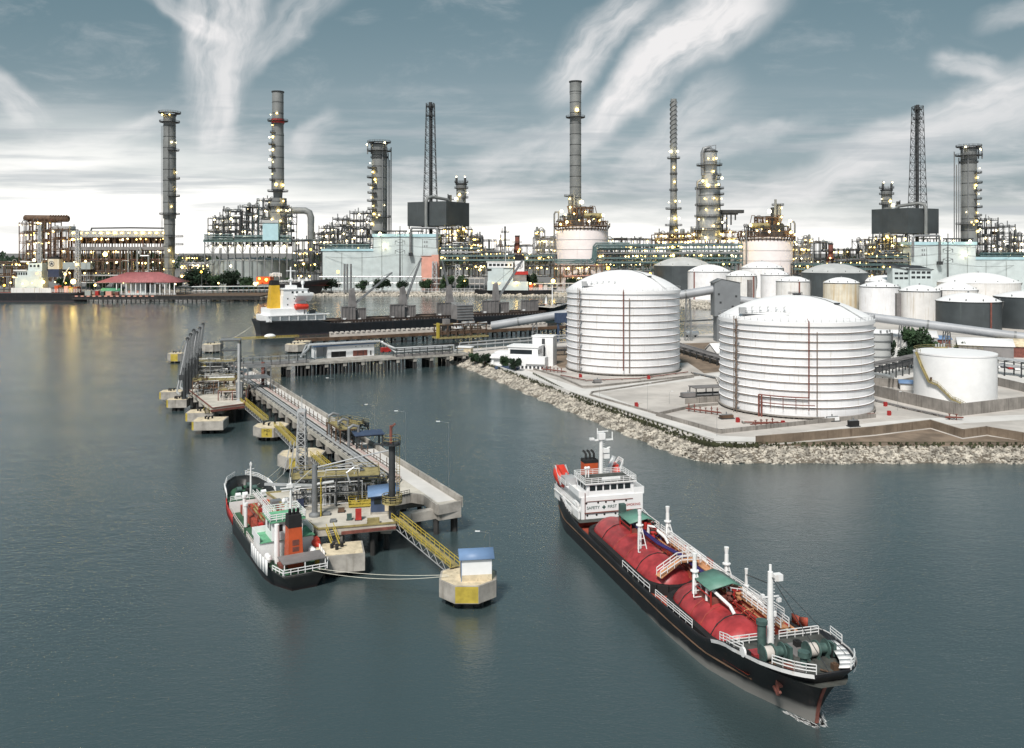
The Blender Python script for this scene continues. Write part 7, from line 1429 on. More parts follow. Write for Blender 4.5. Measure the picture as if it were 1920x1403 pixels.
b = MB(); b.path([q.p(266, 465, -4), q.p(266, 480, -4), q.p(281, 480, -4), q.p(281, 520, -4)], 1.6, 8); b.path([q.p(260, 468, -4), q.p(260, 520, -4)], 1., 8); b.path([q.p(243, 465, -4), q.p(243, 520, -4)], .9, 8); b.build('down_pipe', 'silver', q.o)
# -- tall stacks and columns
column('tall_column', 'tall grey riveted column with crown platform beside the air cooler bank', 'column', 318, 1150, [(216, 262, 11, 11), (262, 410, 11.5, 11.5), (410, 545, 10, 9)], [(213, 20, 0), (230, 18, 0), (283, 17, 1), (336, 18, 1), (369, 18, 1), (403, 18, 0), (445, 24, 1), (460, 24, 1)],
    [(-8, 217, 14), (5, 217, 13), (8, 268, 10, 'c', 1.6), (14, 268, 4, 'c'), (14, 324, 4), (15, 355, 4), (8, 388, 11, 'w', 1.5), (4, 470, 12, 'w', 2.), (18, 475, 8, 'w', 1.6), (12, 490, 12, 'w', 1.5), (24, 500, 6), (-6, 505, 12), (2, 520, 12)], lad=[(3, 11.6, 235, 520), (-15, 0, 236, 440), (-13.5, 0, 236, 440)])
q = column('stack', 'tall grey stack with red ringed platform rising from the teal process unit', 'stack', 521, 1160, [(172, 250, 10.5, 10.5), (250, 356, 11, 11.5), (356, 372, 9, 8), (372, 440, 16, 18)], [(228, 19, 0), (250, 14, -1), (272, 17, -1), (295, 15, -1), (317, 17, -1), (339, 15, -1), (360, 19, 0), (388, 22, 0)],
    [(1, 214, 11, 'w', 1.5), (-12, 216, 6, 'c', 1.2), (-8, 236, 9), (-15, 258, 4, 'c'), (-7, 258, 9), (-14, 282, 4, 'c'), (-7, 282, 9), (-14, 300, 4, 'c'), (-6, 305, 9), (-9, 327, 8), (0, 347, 12, 'w', 1.5), (12, 348, 9), (-2, 376, 14, 'w', 1.6), (14, 378, 14), (6, 396, 18), (-6, 412, 19), (10, 415, 18)], lad=[(-9, 8, 230, 360)])
b = MB(); b.lathe([(12 * q.s, q.z(232)), (12.2 * q.s, q.z(224))], (0, 0, 0), 20, False); b.build('red_band', 'red_paint', q.o)
b = MB(); b.path([q.p(532, 396, 0), q.p(545, 395, 0), q.p(572, 395, 0), q.p(580, 399, 0), q.p(583, 408, 0), q.p(583, 510, 0)], 6.3 * q.s, 14); b.build('flue_duct', 'stack_grey', q.o)
tw = column('column_tower', 'dark multi platform column tower with pipe crown left of the lattice flare', 'column', 711, 1150, [(270, 300, 14, 14), (300, 440, 14, 14)], [(268, 22, 0), (284, 23, 0), (297, 16, 0), (316, 22, -1), (334, 23, -1), (348, 22, -1), (363, 22, -1), (378, 23, -1), (393, 22, -1), (408, 22, 0)],
    [(-22, 272, 2, 'c', 1.8), (12, 269, 12, 'c', 1.3), (-16, 307, 8, 'c', 1.5), (-10, 324, 13), (-6, 338, 14, 'w', 1.4), (-4, 343, 14), (-14, 353, 9), (-14, 371, 8, 'w', 1.4), (-10, 387, 12), (-8, 402, 14, 'w', 1.4), (-2, 408, 14), (12, 386, 14, 'c'), (2, 404, 14), (-12, 420, 10)], m='stack_grey')
for k in range(7): b = MB(); x = 711 + 8 + k * 2.1; b.tube(tw.p(x, 440, -9 + k * 3), tw.p(x, 275 + (k % 3) * 12, -9 + k * 3), 1. * tw.s, 7); b.build('riser_pipe', 'stack_grey' if k % 2 else 'grey_steel', tw.o)
b = MB()
for k in range(5): x = 694 + k * 7; pts = [tw.p(x + 3.5 * math.cos(t), 277 - 9 * max(0, math.sin(t)), -6) for t in [PI * j / 7 for j in range(8)]]; b.path([tw.p(x + 3.5, 290, -6)] + pts + [tw.p(x - 3.5, 290, -6)], .9, 6)
for k in range(9): b.bar(tw.p(693 + k * 4.5, 270, 0), tw.p(693 + k * 4.5, 262 + (k % 2) * 3, 0), .35)
b.build('crown_pipes', 'grey_steel', tw.o)
fl = flare('flare_stack', 'dark lattice flare stack standing behind the dark sheet clad box', 807, 1180, 192, 440, 7.5, 16.5)
sc_ = column('short_column', 'short twin topped lit column behind the dark sheet clad box', 'column', 865, 1185, [(345, 372, 10, 9), (372, 460, 8.5, 8.5)], [(343, 13, 0), (354, 13, 0), (372, 13, 1), (388, 13, 0)], [(-9, 332, 4, 'c', 1.9), (7, 332, 4, 'c', 1.9), (12, 362, 6, 'c', 1.4), (-3, 366, 9, 'w', 1.4), (10, 383, 8, 'c'), (-10, 373, 6, 'c', 1.4)])
b = MB()
for x in (856, 872): b.tube(sc_.p(x, 345, 0), sc_.p(x, 334, 0), 2.2 * sc_.s, 8); b.bar(sc_.p(x, 334, 0), sc_.p(x, 329, 0), .6)
b.build('twin_vent', 'dark_steel', sc_.o); b = MB(); b.tube(sc_.p(844, 390, 0), sc_.p(844, 366, 0), 3 * sc_.s, 8); b.bar(sc_.p(836, 374, 0), sc_.p(852, 374, 0), 1.2); b.tube(sc_.p(840, 374, 0), sc_.p(840, 364, 0), .7); b.build('side_vent', 'dark_steel', sc_.o)
bx = Q('clad_box', 'dark grey sheet clad box with pale duct below the lattice flare', 'building', 820, 1150)
zt, zb = bx.z(379), bx.z(424); b = MB(); b.prism([(bx.x(763), 6), (bx.x(839), -22), (bx.x(878), 26), (bx.x(800), 50)], zb, zt); b.build('cladding', 'box_dark', bx.o)
b = MB(); b.path([bx.p(801, 428, -14), bx.p(801, 380, -14), bx.p(803, 373, -12), bx.p(810, 370, -8), bx.p(838, 374, 6), bx.p(842, 380, 10)], 3.1 * bx.s, 10); b.build('duct', 'stack_grey', bx.o)
b = MB()
for (x, y) in ((766, 8), (800, -6), (839, -20), (858, 4), (876, 25), (800, 46), (838, 36)): b.b2(bx.x(x) - .7, bx.x(x) + .7, y - .7, y + .7, 0, zb)
for z in (zb * .55, zb * .8): b.bar((bx.x(766), 8, z), (bx.x(839), -20, z), .8); b.bar((bx.x(839), -20, z), (bx.x(876), 25, z), .8)
b.build('legs_frame', 'dark_steel', bx.o)
for k in range(12): lamp(bx.o, bx.p(832 + rng.uniform(0, 46), rng.uniform(427, 446), -10 + rng.uniform(0, 20)), 'w', rng.uniform(.9, 1.5))
pv = clutter_frame('process_unit', 'lamp lit pipe structure under the dark sheet clad box', 850, 1140, [(822, 884, 430, 3), (880, 905, 446, 2)], 470, 13, 'dark_steel', ('rust_steel', 'silver', 'yellow_steel'), 24, 4, 16)
u2 = clutter_frame('process_unit', 'large teal floored process unit with stepped steel frames around the red ringed stack', 460, 1150, [(390, 420, 410, 4), (418, 452, 396, 5), (450, 484, 388, 5), (482, 514, 376, 5), (512, 546, 392, 5)], 462, 14, 'dark_steel', ('silver', 'grey_steel', 'rust_steel', 'teal_steel'), 30, 3, 26, lk='c')
b = MB(); u2.b2(b, 384, 548, 450, 454, -6, 34); b.build('main_floor', 'teal_steel', u2.o); b = MB()
for k in range(12): x = u2.x(386 + k * 14); b.b2(x - .6, x + .6, -5, -3.8, 0, u2.z(452)); b.b2(x - .6, x + .6, 30, 31, 0, u2.z(452))
for py in (463, 476): b.b2(u2.x(386), u2.x(546), -5.2, -4, u2.z(py) - .5, u2.z(py) + .5)
for k in range(11): x0, x1 = u2.x(386 + k * 14), u2.x(400 + k * 14); b.bar((x0, -4.4, u2.z(476 if k % 2 else 454)), (x1, -4.4, u2.z(454 if k % 2 else 476)), .5)
b.build('under_frame', 'grey_steel', u2.o)
drum_rack(u2, 386, 440, 439, 450, 'teal_steel', 5, y=-7); drum_rack(u2, 442, 548, 441, 450, 'teal_steel', 4, y=-5)
b = MB(); u2.b2(b, 496, 525, 419, 451, -9, 2); b.build('blue_cladding', 'clad_blue', u2.o); b = MB(); u2.b2(b, 495, 526, 413, 418.5, -10, 3); b.build('cladding_cap', 'grey_roof', u2.o)
for k in range(9): lamp(u2.o, u2.p(400 + k * 17, 462, -8), 'c', 1.5)
plain_tank('', 'huge pale grey tank behind the round trees below the teal process unit', 396, 548, 488, 483, 540, 'clad_grey', 'grey_roof', None, 'clad_grey', None, vents=0, Yd=1205)
u3 = clutter_frame('process_unit', 'stepped steel process unit with pale drums next to the multi platform column tower', 645, 1160, [(598, 626, 428, 4), (624, 658, 412, 5), (656, 694, 400, 5)], 474, 15, 'dark_steel', ('silver', 'grey_steel', 'rust_steel'), 28, 4, 18, lk='c')
drum_rack(u3, 600, 694, 458, 470, 'teal_steel', 5, y=-6)
wbd = Q('white_hall', 'pale white sheet clad plant hall behind the transmission pylon', 'building', 710, 1120); b = MB()
wbd.b2(b, 604, 702, 470, 545, 0, 40); b.build('low_block', 'clad_white', wbd.o); b = MB(); wbd.b2(b, 701, 822, 443, 545, -4, 44); b.build('high_block', 'clad_white', wbd.o)
b = MB(); wbd.b2(b, 699, 824, 439, 444.5, -5, 45); wbd.b2(b, 602, 701, 466.5, 471, -1, 41); b.build('parapet', 'clad_blue', wbd.o)
b = MB(); wbd.b2(b, 697, 790, 432, 434, 6, 30)
for k in range(8): wbd.b2(b, 699 + k * 12, 700 + k * 12, 434, 440, 6, 8)
b.build('roof_frame', 'dark_steel', wbd.o)
for k in range(5): b = MB(); x = 640 + k * 38; wbd.b2(b, x, x + 1.4, 448 if x > 701 else 474, 540, -4.3 if x > 701 else -.3, -4 if x > 701 else 0); b.build('downpipe', 'clad_grey', wbd.o)
b = MB()
for k in range(6): wbd.b2(b, 792 + k % 3 * 4, 794 + k % 3 * 4, 452 + k // 3 * 8, 456 + k // 3 * 8, -4.2, -4)
b.build('vent', 'grey_steel', wbd.o)
b = MB(); b.path([wbd.p(771, 478, -8), wbd.p(771, 432, -8), wbd.p(774, 428, -8), wbd.p(817, 428, -8), wbd.p(821, 432, -8), wbd.p(821, 466, -8)], 2.3 * wbd.s, 10); b.build('roof_duct', 'grey_steel', wbd.o); b = MB(); wbd.b2(b, 768, 775, 474, 480, -12, -5); b.build('fan_box', 'dark_steel', wbd.o)
for px, py in ((714, 446), (722, 470), (768, 441), (745, 445)): lamp(wbd.o, wbd.p(px, py - 8, -7), 'c', 1.4)
sb = Q('salmon_block', 'salmon pink concrete block below the white plant hall', 'building', 806, 1095); b = MB(); sb.b2(b, 790, 810, 480, 545, 0, 12); sb.b2(b, 810, 823, 478, 545, -6, 8); b.build('wall', 'salmon', sb.o); b = MB(); sb.b2(b, 788, 812, 478.5, 480, -1, 13); b.build('roof', 'grey_roof', sb.o)
# -- drum shaped reactor unit with crown of pipes
du = Q('reactor_unit', 'white drum tank crowned with dense pipes and lamps beside the plain tall chimney', 'process unit', 1091, 1140)
b = MB(); b.lathe([(48 * du.s, -1), (48 * du.s, du.z(434)), (47 * du.s, du.z(431)), (20 * du.s, du.z(424))], n=48); b.build('drum', 'pink_white', du.o)
b = MB()
for py in (450, 468): b.lathe([(48.1 * du.s, du.z(py) - .15), (48.4 * du.s, du.z(py) - .15), (48.4 * du.s, du.z(py) + .15), (48.1 * du.s, du.z(py) + .15)], n=48, cap=False)
b.build('weld_band', 'grey_steel', du.o)
b = MB(); n = 44
for i in range(n): a = 2 * PI * i / n; r0, r1 = 46 * du.s, 52 * du.s; b.bar((r0 * math.cos(a), r0 * math.sin(a), du.z(436)), (r1 * math.cos(a), r1 * math.sin(a), du.z(425)), .7)
b.lathe([(40 * du.s, du.z(426)), (53 * du.s, du.z(425.5)), (53 * du.s, du.z(424)), (40 * du.s, du.z(424))], n=44, cap=False); b.rail([(53 * du.s * math.cos(2 * PI * i / 30), 53 * du.s * math.sin(2 * PI * i / 30), du.z(424)) for i in range(30)], 3., 4, .2, 2, True); b.build('ring_platform', 'rust_steel', du.o)
rg = random.Random(21)
for (r_, pt, pb) in ((48, 413, 424), (40, 404, 424), (22, 388, 410)):
    b = MB()
    for k in range(26):
        a = rg.uniform(0, 2 * PI); x, y = r_ * du.s * math.cos(a) * rg.uniform(.7, 1), r_ * du.s * math.sin(a) * rg.uniform(.7, 1); z0 = du.z(pb); z1 = du.z(pt) + rg.uniform(-3, 2); b.path([(x, y, z0), (x, y, z1), (x + rg.uniform(-7, 7), y + rg.uniform(-4, 4), z1), (x + rg.uniform(-7, 7), y, z0 + 2)], rg.uniform(.35, .9), 6)
    for k in range(12): a0 = 2 * PI * k / 12; a1 = a0 + .55; zz = du.z(pt + 3); b.bar((r_ * du.s * math.cos(a0), r_ * du.s * math.sin(a0), zz), (r_ * du.s * math.cos(a1), r_ * du.s * math.sin(a1), zz), .8); b.bar((r_ * du.s * math.cos(a0), r_ * du.s * math.sin(a0), du.z(pb)), (r_ * du.s * math.cos(a0), r_ * du.s * math.sin(a0), zz + 1.5), .7)
    b.build('crown_pipes', ('rust_steel', 'dark_steel', 'rust_steel')[(48, 40, 22).index(r_)], du.o)
b = MB(); du.b2(b, 1064, 1092, 404, 424, -10, 10); du.b2(b, 1066, 1080, 372, 404, -6, 6); b.build('core', 'dark_steel', du.o)
b = MB(); b.tube(du.p(1069, 424, -4), du.p(1069, 366, -4), 5 * du.s, 10, 4 * du.s); b.tube(du.p(1076, 410, -6), du.p(1076, 358, -6), 1.6, 8); b.build('head_column', 'stack_grey', du.o); ring_plat(du, du.x(1069), du.z(369), 4 * du.s, 11 * du.s)
b = MB(); b.capsule(du.p(1095, 406, -18), du.p(1124, 406, -18), 3.6, 12); b.build('gold_drum', 'yellow_steel', du.o)
b = MB(); du.b2(b, 1082, 1112, 388, 389.4, -3, 1); b.build('side_boom', 'dark_steel', du.o)
b = MB(); b.path([du.p(1039, 520, -4), du.p(1039, 402, -4), du.p(1041, 398, -4), du.p(1047, 398, -4), du.p(1047, 428, -4)], 1.2, 7); b.path([du.p(1136, 500, -20), du.p(1136, 415, -20)], 1., 7); b.build('side_pipe', 'grey_steel', du.o)
for (px, py, y, k, r) in ((1067, 374, -12, 'w', 1.5), (1068, 390, -14, 'w', 1.4), (1089, 380, -10, 'c', 2.2), (1052, 397, -14, 'w', 1.6), (1049, 422, -28, 'w', 1.6), (1060, 418, -34, 'w', 1.5), (1082, 415, -36, 'w', 1.3), (1100, 417, -36, 'c', 1.2), (1120, 415, -30, 'w', 1.4), (1128, 405, -20, 'c', 1.4), (1043, 435, -14, 'w', 1.4), (1075, 402, -16, 'w', 1.2), (1096, 398, -16, 'w', 1.3), (1058, 404, -20, 'w', 1.2), (1110, 412, -26, 'w', 1.2), (1138, 420, -12, 'c', 1.2)): lamp(du.o, du.p(px, py, y), k, r)
df = clutter_frame('process_unit', 'skeletal steel frame with diagonal braces next to the white drum tank', 1022, 1135, [(1003, 1022, 434, 4), (1018, 1042, 450, 3)], 500, 16, 'grey_steel', ('rust_steel', 'silver', 'yellow_steel'), 20, 3, 14)
column('stack', 'plain tall grey chimney with dark top above the white drum tank', 'stack', 1079, 1175, [(153, 177, 11, 11), (177, 380, 10.6, 10.8), (380, 470, 11, 11)], [(221, 18, 0)], [(2, 208, 12, 'w', 1.8), (12, 380, 12, 'c', 2.), (-8, 375, 12)])
# -- twisted stack and stepped column
tq = Q('spiral_stack', 'slim stack with spiral fins on its upper half', 'stack', 1263, 1180)
b = MB(); b.lathe([(9.5 * tq.s, -1), (9 * tq.s, tq.z(440)), (6.4 * tq.s, tq.z(400)), (6 * tq.s, tq.z(290)), (5.6 * tq.s, tq.z(186))], n=18); b.build('shell', 'stack_grey', tq.o)
for k in range(3):
    b = MB(); vs = []; z0, z1 = tq.z(278), tq.z(190); n = 70
    for i in range(n + 1):
        a = 2 * PI * (k / 3 + 3.4 * i / n); z = z0 + (z1 - z0) * i / n
        for rr, dz in ((5.2, -.5), (7.2, -.2), (7.2, .2), (5.2, .5)): vs.append((rr * tq.s * math.cos(a), rr * tq.s * math.sin(a), z + dz * 1.6))
    b.add(vs, [(i * 4 + j, i * 4 + j + 1, i * 4 + j + 5, i * 4 + j + 4) for i in range(n) for j in range(3)]); b.build('spiral_fin', 'grey_steel', tq.o)
for py, hw in ((298, 12), (328, 7), (358, 8), (393, 15), (424, 16)): ring_plat(tq, 0, tq.z(py), 6 * tq.s, hw * tq.s)
for (dx, py, y, k, r) in ((-7, 285, 6, 'c', 2.), (6, 285, 9, 'c', 2.4), (-1, 315, 9, 'w', 1.7), (0, 342, 9, 'w', 1.7), (2, 378, 9, 'w', 2.), (10, 378, 6, 'c', 1.6), (-10, 380, 5, 'c', 1.4), (1, 410, 9, 'w', 2.2), (9, 410, 8, 'w', 1.4), (-10, 410, 7, 'c', 1.3), (3, 432, 12, 'w', 1.5)): lamp(tq.o, (dx * tq.s, -y * tq.s, tq.z(py)), k, r)
cq = column('stepped_column', 'broad stepped column wrapped in lit platforms beside the spiral stack', 'column', 1330, 1160, [(284, 345, 14, 15), (345, 350, 20, 21), (350, 402, 20, 21), (402, 450, 22, 24)], [(311, 24, 0), (330, 22, 1), (337, 20, 1), (355, 27, 0), (366, 27, 1), (386, 27, 0), (407, 28, 0), (432, 34, 0), (420, 30, 1)],
    [(-6, 299, 17, 'w', 1.5), (9, 299, 17, 'w', 1.5), (4, 323, 17, 'w', 1.4), (-16, 341, 18, 'w', 1.4), (-8, 349, 22, 'w', 1.7), (12, 348, 22, 'w', 1.9), (22, 335, 8, 'c', 1.3), (-14, 374, 23, 'w', 1.7), (4, 373, 23, 'w', 1.7), (18, 374, 20, 'w', 1.5), (-12, 394, 24, 'w', 1.7), (12, 394, 24, 'w', 1.7), (-24, 412, 20, 'c', 1.6), (18, 418, 26, 'c', 1.6), (30, 424, 22, 'w', 1.5), (-18, 430, 28, 'w', 1.5), (2, 424, 27, 'w', 1.3), (26, 410, 16, 'w', 1.4), (-14, 446, 30, 'w', 1.6), (14, 440, 30, 'w', 1.4), (34, 436, 20, 'w', 1.6)], m='silver', lad=[(16, 14, 300, 430)])
b = MB(); b.sphere(cq.p(1330, 285, 0), 14 * cq.s, 16, .5); b.path([cq.p(1316, 330, -6), cq.p(1315, 288, -6), cq.p(1318, 280, -6), cq.p(1328, 277, -6), cq.p(1332, 283, -6)], 2.6, 10); b.path([cq.p(1324, 276, 0), cq.p(1342, 272, 0), cq.p(1342, 290, 0)], .6, 5); b.path([cq.p(1306, 432, -4), cq.p(1306, 342, -4), cq.p(1312, 338, -4)], 1.6, 8); b.build('top_pipe', 'grey_steel', cq.o)
b = MB(); cq.b2(b, 1350, 1393, 394, 400, -6, 6); cq.b2(b, 1352, 1382, 400, 403, -5, 5)
for k in range(4): cq.b2(b, 1354 + k * 8, 1355.4 + k * 8, 403, 440 - k * 9, -2, 2)
b.build('bridge_boom', 'dark_steel', cq.o)
clutter_frame('process_unit', 'golden lit pipe deck at the foot of the spiral stack and stepped column', 1300, 1150, [(1228, 1300, 440, 2), (1298, 1385, 436, 2)], 462, 17, 'rust_steel', ('yellow_steel', 'rust_steel', 'silver'), 28, 6, 36)
# -- long teal pipe rack
pr_ = clutter_frame('pipe_rack', 'long teal pipe rack with lamps in front of the spiral stack', 1250, 1110, [(1118, 1250, 462, 3), (1250, 1392, 460, 3)], 510, 18, 'teal_steel', ('teal_steel', 'grey_steel', 'silver', 'rust_red'), 20, 5, 46, bay=14)
for py, mm in ((458, 'teal_steel'), (466, 'teal_steel'), (473, 'grey_steel'), (483, 'teal_steel'), (491, 'teal_steel')): drum_rack(pr_, 1112 if py > 470 else 1120, 1392, py, py + 3, mm, 2, .7, -3.)
b = MB()
for k in range(4): b.path([pr_.p(1040, 487 + k * 3, -4 - k), pr_.p(1106 + k * 2, 487 + k * 3, -4 - k), pr_.p(1110 + k * 2, 484 + k * 2, -4 - k), pr_.p(1112 + k * 2, 462 + k * 2, -4 - k), pr_.p(1117 + k * 2, 456 + k * 3, -4 - k), pr_.p(1180, 456 + k * 3, -4 - k)], .95, 7)
b.build('bent_pipe', 'teal_steel', pr_.o)
# -- centre pipe jungle between clad box and drum tank
pc = clutter_frame('pipe_rack', 'low grey pipe jungle between the dark clad box and the white drum tank', 930, 1115, [(824, 890, 462, 3), (886, 960, 474, 2), (956, 1044, 480, 2)], 520, 19, 'dark_steel', ('grey_steel', 'teal_steel', 'silver', 'rust_steel'), 20, 4, 30, bay=11)
for py in (464, 471, 478, 486): drum_rack(pc, 826, 1040 if py > 474 else 900, py, py + 4, 'grey_steel' if py % 2 else 'teal_steel', 2, .7, -2.)
ms = column('mast_column', 'thin mast column with two small platforms in front of the bright horizon', 'column', 947, 1130, [(425, 520, 1.5, 2)], [(437, 8, 0), (452, 9, 0)], [(5, 433, 2, 'c', .9), (-6, 448, 3, 'w')], m='dark_steel')
b = MB(); ms.b2(b, 937, 960, 462, 463.4, -4, 6); ms.b2(b, 938, 940, 440, 500, -3, -1); ms.b2(b, 941, 942, 428, 438, -1, 1); b.build('cross_frame', 'rust_steel', ms.o)
bs_ = column('brick_stack', 'short rust red stack beside the thin mast column', 'stack', 970, 1140, [(442, 466, 4.4, 4.6), (466, 500, 7, 7)], [(456, 9, 0), (470, 10, 0)], [(4, 468, 9, 'w', 1.6), (10, 478, 9, 'w', 1.4)], m='rust_red')
clutter_frame('process_unit', 'little frame with vertical pipes right of the dark clad box', 893, 1125, [(884, 904, 446, 3)], 480, 20, 'dark_steel', ('rust_steel', 'grey_steel'), 14, 2, 6)
lattice('lattice_tower', 'grey lattice tower among the pipes left of the white bridge ship', D(858, 541, 1085) * 1, 30, 7, 5, 'light_steel', 5, r=.5); lattice('lattice_tower', 'grey lattice tower right beside the salmon pink block', D(815, 541, 1085) * 1, 34, 7, 5, 'light_steel', 5, r=.5)
# -- transmission pylon with wires
py_ = Q('pylon', 'steel transmission pylon with three pairs of cross arms before the white plant hall', 'pylon', 750, 1090)
b = MB(); b.tube((0, 0, 0), (0, 0, py_.z(424)), 1.1, 8, .5)
for k, zz in enumerate((440, 456, 474)):
    for s_ in (-1, 1): b.bar((0, 0, py_.z(zz)), (s_ * 9 * py_.s, 0, py_.z(zz - 4)), .5); b.bar((0, 0, py_.z(zz - 7)), (s_ * 9 * py_.s, 0, py_.z(zz - 4)), .35); b.bar((s_ * 9 * py_.s, 0, py_.z(zz - 4)), (s_ * 9 * py_.s, 0, py_.z(zz + 2)), .5)
b.build('mast', 'dark_steel', py_.o); b = MB()
for zz in (442, 458, 476):
    for s_ in (-1, 1):
        for d_ in (-1, 1): a = Vector((s_ * 9 * py_.s, 0, py_.z(zz + 1))); e = Vector((d_ * 150 * py_.s, 30, py_.z(zz + 6))); pts = [a.lerp(e, j / 8) - Vector((0, 0, 5 * 4 * (j / 8) * (1 - j / 8) * .6)) for j in range(9)]; b.path(pts, .13, 3)
b.build('wire', 'dark_steel', py_.o)
# -- the right hand half of the works: sister units built to the mirrored plan
MX = 2527.4
for q_, lb in ((tw, 'dark multi platform column tower with pipe crown at the right end of the works'), (fl, 'dark lattice flare stack above the clad box at the right end of the works'), (sc_, 'short twin topped lit column left of the right hand clad box'), (bx, 'dark grey sheet clad box with pale duct above the office with dark roof'), (pv, 'lamp lit pipe structure under the right hand clad box'), (u3, 'stepped steel process unit with pale drums at the right picture border'), (wbd, 'pale white sheet clad plant hall behind the white domed tanks'), (du, 'white drum shaped tank crowned with pipes, rising behind the white storage tanks'), (df, 'skeletal steel frame with diagonal braces right of the storage tank farm drum'), (pc, 'low grey pipe jungle behind the pale roofed dark tank'), (bs_, 'short rust red stack right of the skeletal steel frame'), (py_, 'steel transmission pylon with cross arms behind the storage tanks')):
    l_ = q_.o.location; dup(q_.o, ((MX - q_.cx - 960) * q_.s, l_.y, l_.z * 1.04 - .04 * H - (21. if q_ is du else 16.) * q_.s), lb, scale=(-1, 1, 1.04))   # the sister units stand on lower ground
of = Q('office', 'pale green office with dark monopitch roofs and rows of windows behind the tanks', 'building', 1710, 880); b = MB(); of.b2(b, 1706, 1748, 504, 545, 0, 16); of.b2(b, 1676, 1707, 502, 545, 3, 16); b.build('wall', 'clad_white', of.o)
b = MB(); b.add([of.p(1703, 505, -1), of.p(1751, 506, -1), of.p(1738, 499, 17), of.p(1694, 497, 17)], [(0, 1, 2, 3)]); b.add([of.p(1672, 500, 2), of.p(1705, 506, 2), of.p(1694, 496, 17), of.p(1668, 494, 17)], [(0, 1, 2, 3)]); b.build('roof', 'dark_steel', of.o, solid=.5)
for r_ in range(2):
    for k in range(4): b = MB(); of.b2(b, 1709 + k * 9.6, 1716 + k * 9.6, 509 + r_ * 9, 513.5 + r_ * 9, -.1, 0); b.build('window', 'glass', of.o)
    for k in range(3): b = MB(); of.b2(b, 1680 + k * 9, 1687 + k * 9, 511 + r_ * 9, 515 + r_ * 9, 2.9, 3); b.build('window', 'glass', of.o)

for lb, cx, c_, bs_y, sd in (('hazy rear frames seen between the riveted column and the teal unit', 365, [(340, 392, 482, 2)], 520, 61), ('rear pipe frames showing above the low part of the white plant hall', 655, [(590, 640, 440, 3), (640, 700, 428, 4)], 500, 62), ('rear pipe frames right of the dark clad box', 930, [(880, 930, 452, 3), (930, 1000, 462, 2), (1000, 1045, 446, 3)], 505, 63), ('rear golden lit frames behind the long teal pipe rack', 1190, [(1140, 1235, 450, 3)], 500, 64), ('rear pipe frames behind the pale roofed dark tank', 1580, [(1490, 1560, 456, 3), (1560, 1650, 470, 2)], 505, 65), ('rear dense frames left of the right hand clad box', 1640, [(1608, 1660, 452, 3)], 505, 66)):
    clutter_frame('process_unit', lb, cx, 1235, c_, bs_y, sd, 'dark_steel', ('grey_steel', 'rust_steel', 'teal_steel'), 20, 3, 12)
# ================================================================ far shore: yard, trees, quay, ships
strip('plant_yard', ((-700, 548.5), (460, 548.5), (700, 547.5), (1060, 548.5), (1230, 553), (1390, 540), (1990, 540), (2300, 505), (2300, 475.5), (-700, 475.5)), GZ + .02, 'asphalt')
# distant tree line and low buildings closing the horizon
b = MB(); rg = random.Random(31)
for k in range(9000):
    x = rg.uniform(-2600, 2900); hgt = 34 + 9 * math.sin(x * .011) + 6 * math.sin(x * .037 + 1); z = hgt * rg.random() ** .8; y = 2500 + rg.uniform(-40, 60) + 200 * math.sin(x * .002); s_ = rg.uniform(5, 10); a = rg.random() * 6.3
    b.add([(x - s_ * math.cos(a), y, z - s_ * .5 + GZ), (x + s_ * math.cos(a), y + s_ * math.sin(a), z + GZ), (x + rg.uniform(-4, 4), y, z + s_ + GZ)], [(0, 1, 2)])
tag(b.build('far_woods', 'leaf_dark'), 'distant dark tree line on the horizon behind the works', 'woods', None, 'stuff')
b = MB(); q_ = [G(x, 549, GZ) for x in (-300, 500)]
wf = thing('quay_wharf', 'low dark timber wharf with checkered edge below the red roofed pavilion', 'wharf', (0, 0, 0)); a, c = D(148, 556, 950), D(500, 558, 960)
b.b2(a.x, c.x, 935, 1010, 5.0, 6.4); b.build('deck', 'timber', wf); b = MB(); b.b2(a.x, c.x, 934, 935, 2.2, 5.2); b.b2(a.x, c.x, 933.6, 934, 5.2, 6.6); b.build('front_boards', 'pile_dark', wf)
for k in range(40): x = a.x + (c.x - a.x) * (k + .5) / 40; b = MB(); b.tube((x, 936, -3), (x, 936, 5.), .6, 7); b.build('pile', 'pile_dark', wf)
for k in range(14): x = a.x + 4 + k * 6.4; b = MB(); b.b2(x, x + 3.2, 933.3, 933.55, 5.5, 6.7); b.build('edge_board', 'salmon', wf)
# pavilion
def X(px, Y): return (px - 960) * Y / F
def Z(py, Y): return H - (py - YH) * Y / F
Yp = 965; pvn = thing('pavilion', 'open waterside pavilion with hipped red roof on white posts', 'building', (X(262, Yp), Yp, 6.4)); s_ = Yp / F
zx = lambda py: Z(py, Yp) - 6.4
b = MB(); e0, e1, r0, r1 = (193 - 262) * s_, (343 - 262) * s_, (238 - 262) * s_, (300 - 262) * s_; ze, zr = zx(529), zx(511)
b.add([(e0, -16, ze), (e1, -16, ze), (e1, 20, ze), (e0, 20, ze), (r0, 2, zr), (r1, 2, zr)], [(0, 1, 5, 4), (1, 2, 5), (2, 3, 4, 5), (3, 0, 4)]); b.build('roof', 'pavilion_red', pvn, solid=.5)
b = MB()
for k in range(30): t = k / 29; b.bar((e0 + (e1 - e0) * t, -16.1, ze + .3), (r0 + (r1 - r0) * t, 1.9, zr + .3), .25)
b.build('roof_rib', 'pavilion_red', pvn)
for k in range(13): x = e0 + 22 + (e1 - e0 - 26) * k / 12; b = MB(); b.b2(x - .45, x + .45, -14.5, -13.6, 0, ze); b.build('post', 'clean_white', pvn)
b = MB(); b.b2(e0 + 30, e0 + 52, -8, 12, 0, ze); b.b2(e0 + 55, e0 + 62, -6, 12, 0, ze * .8); b.build('inner_wall', 'clad_white', pvn)
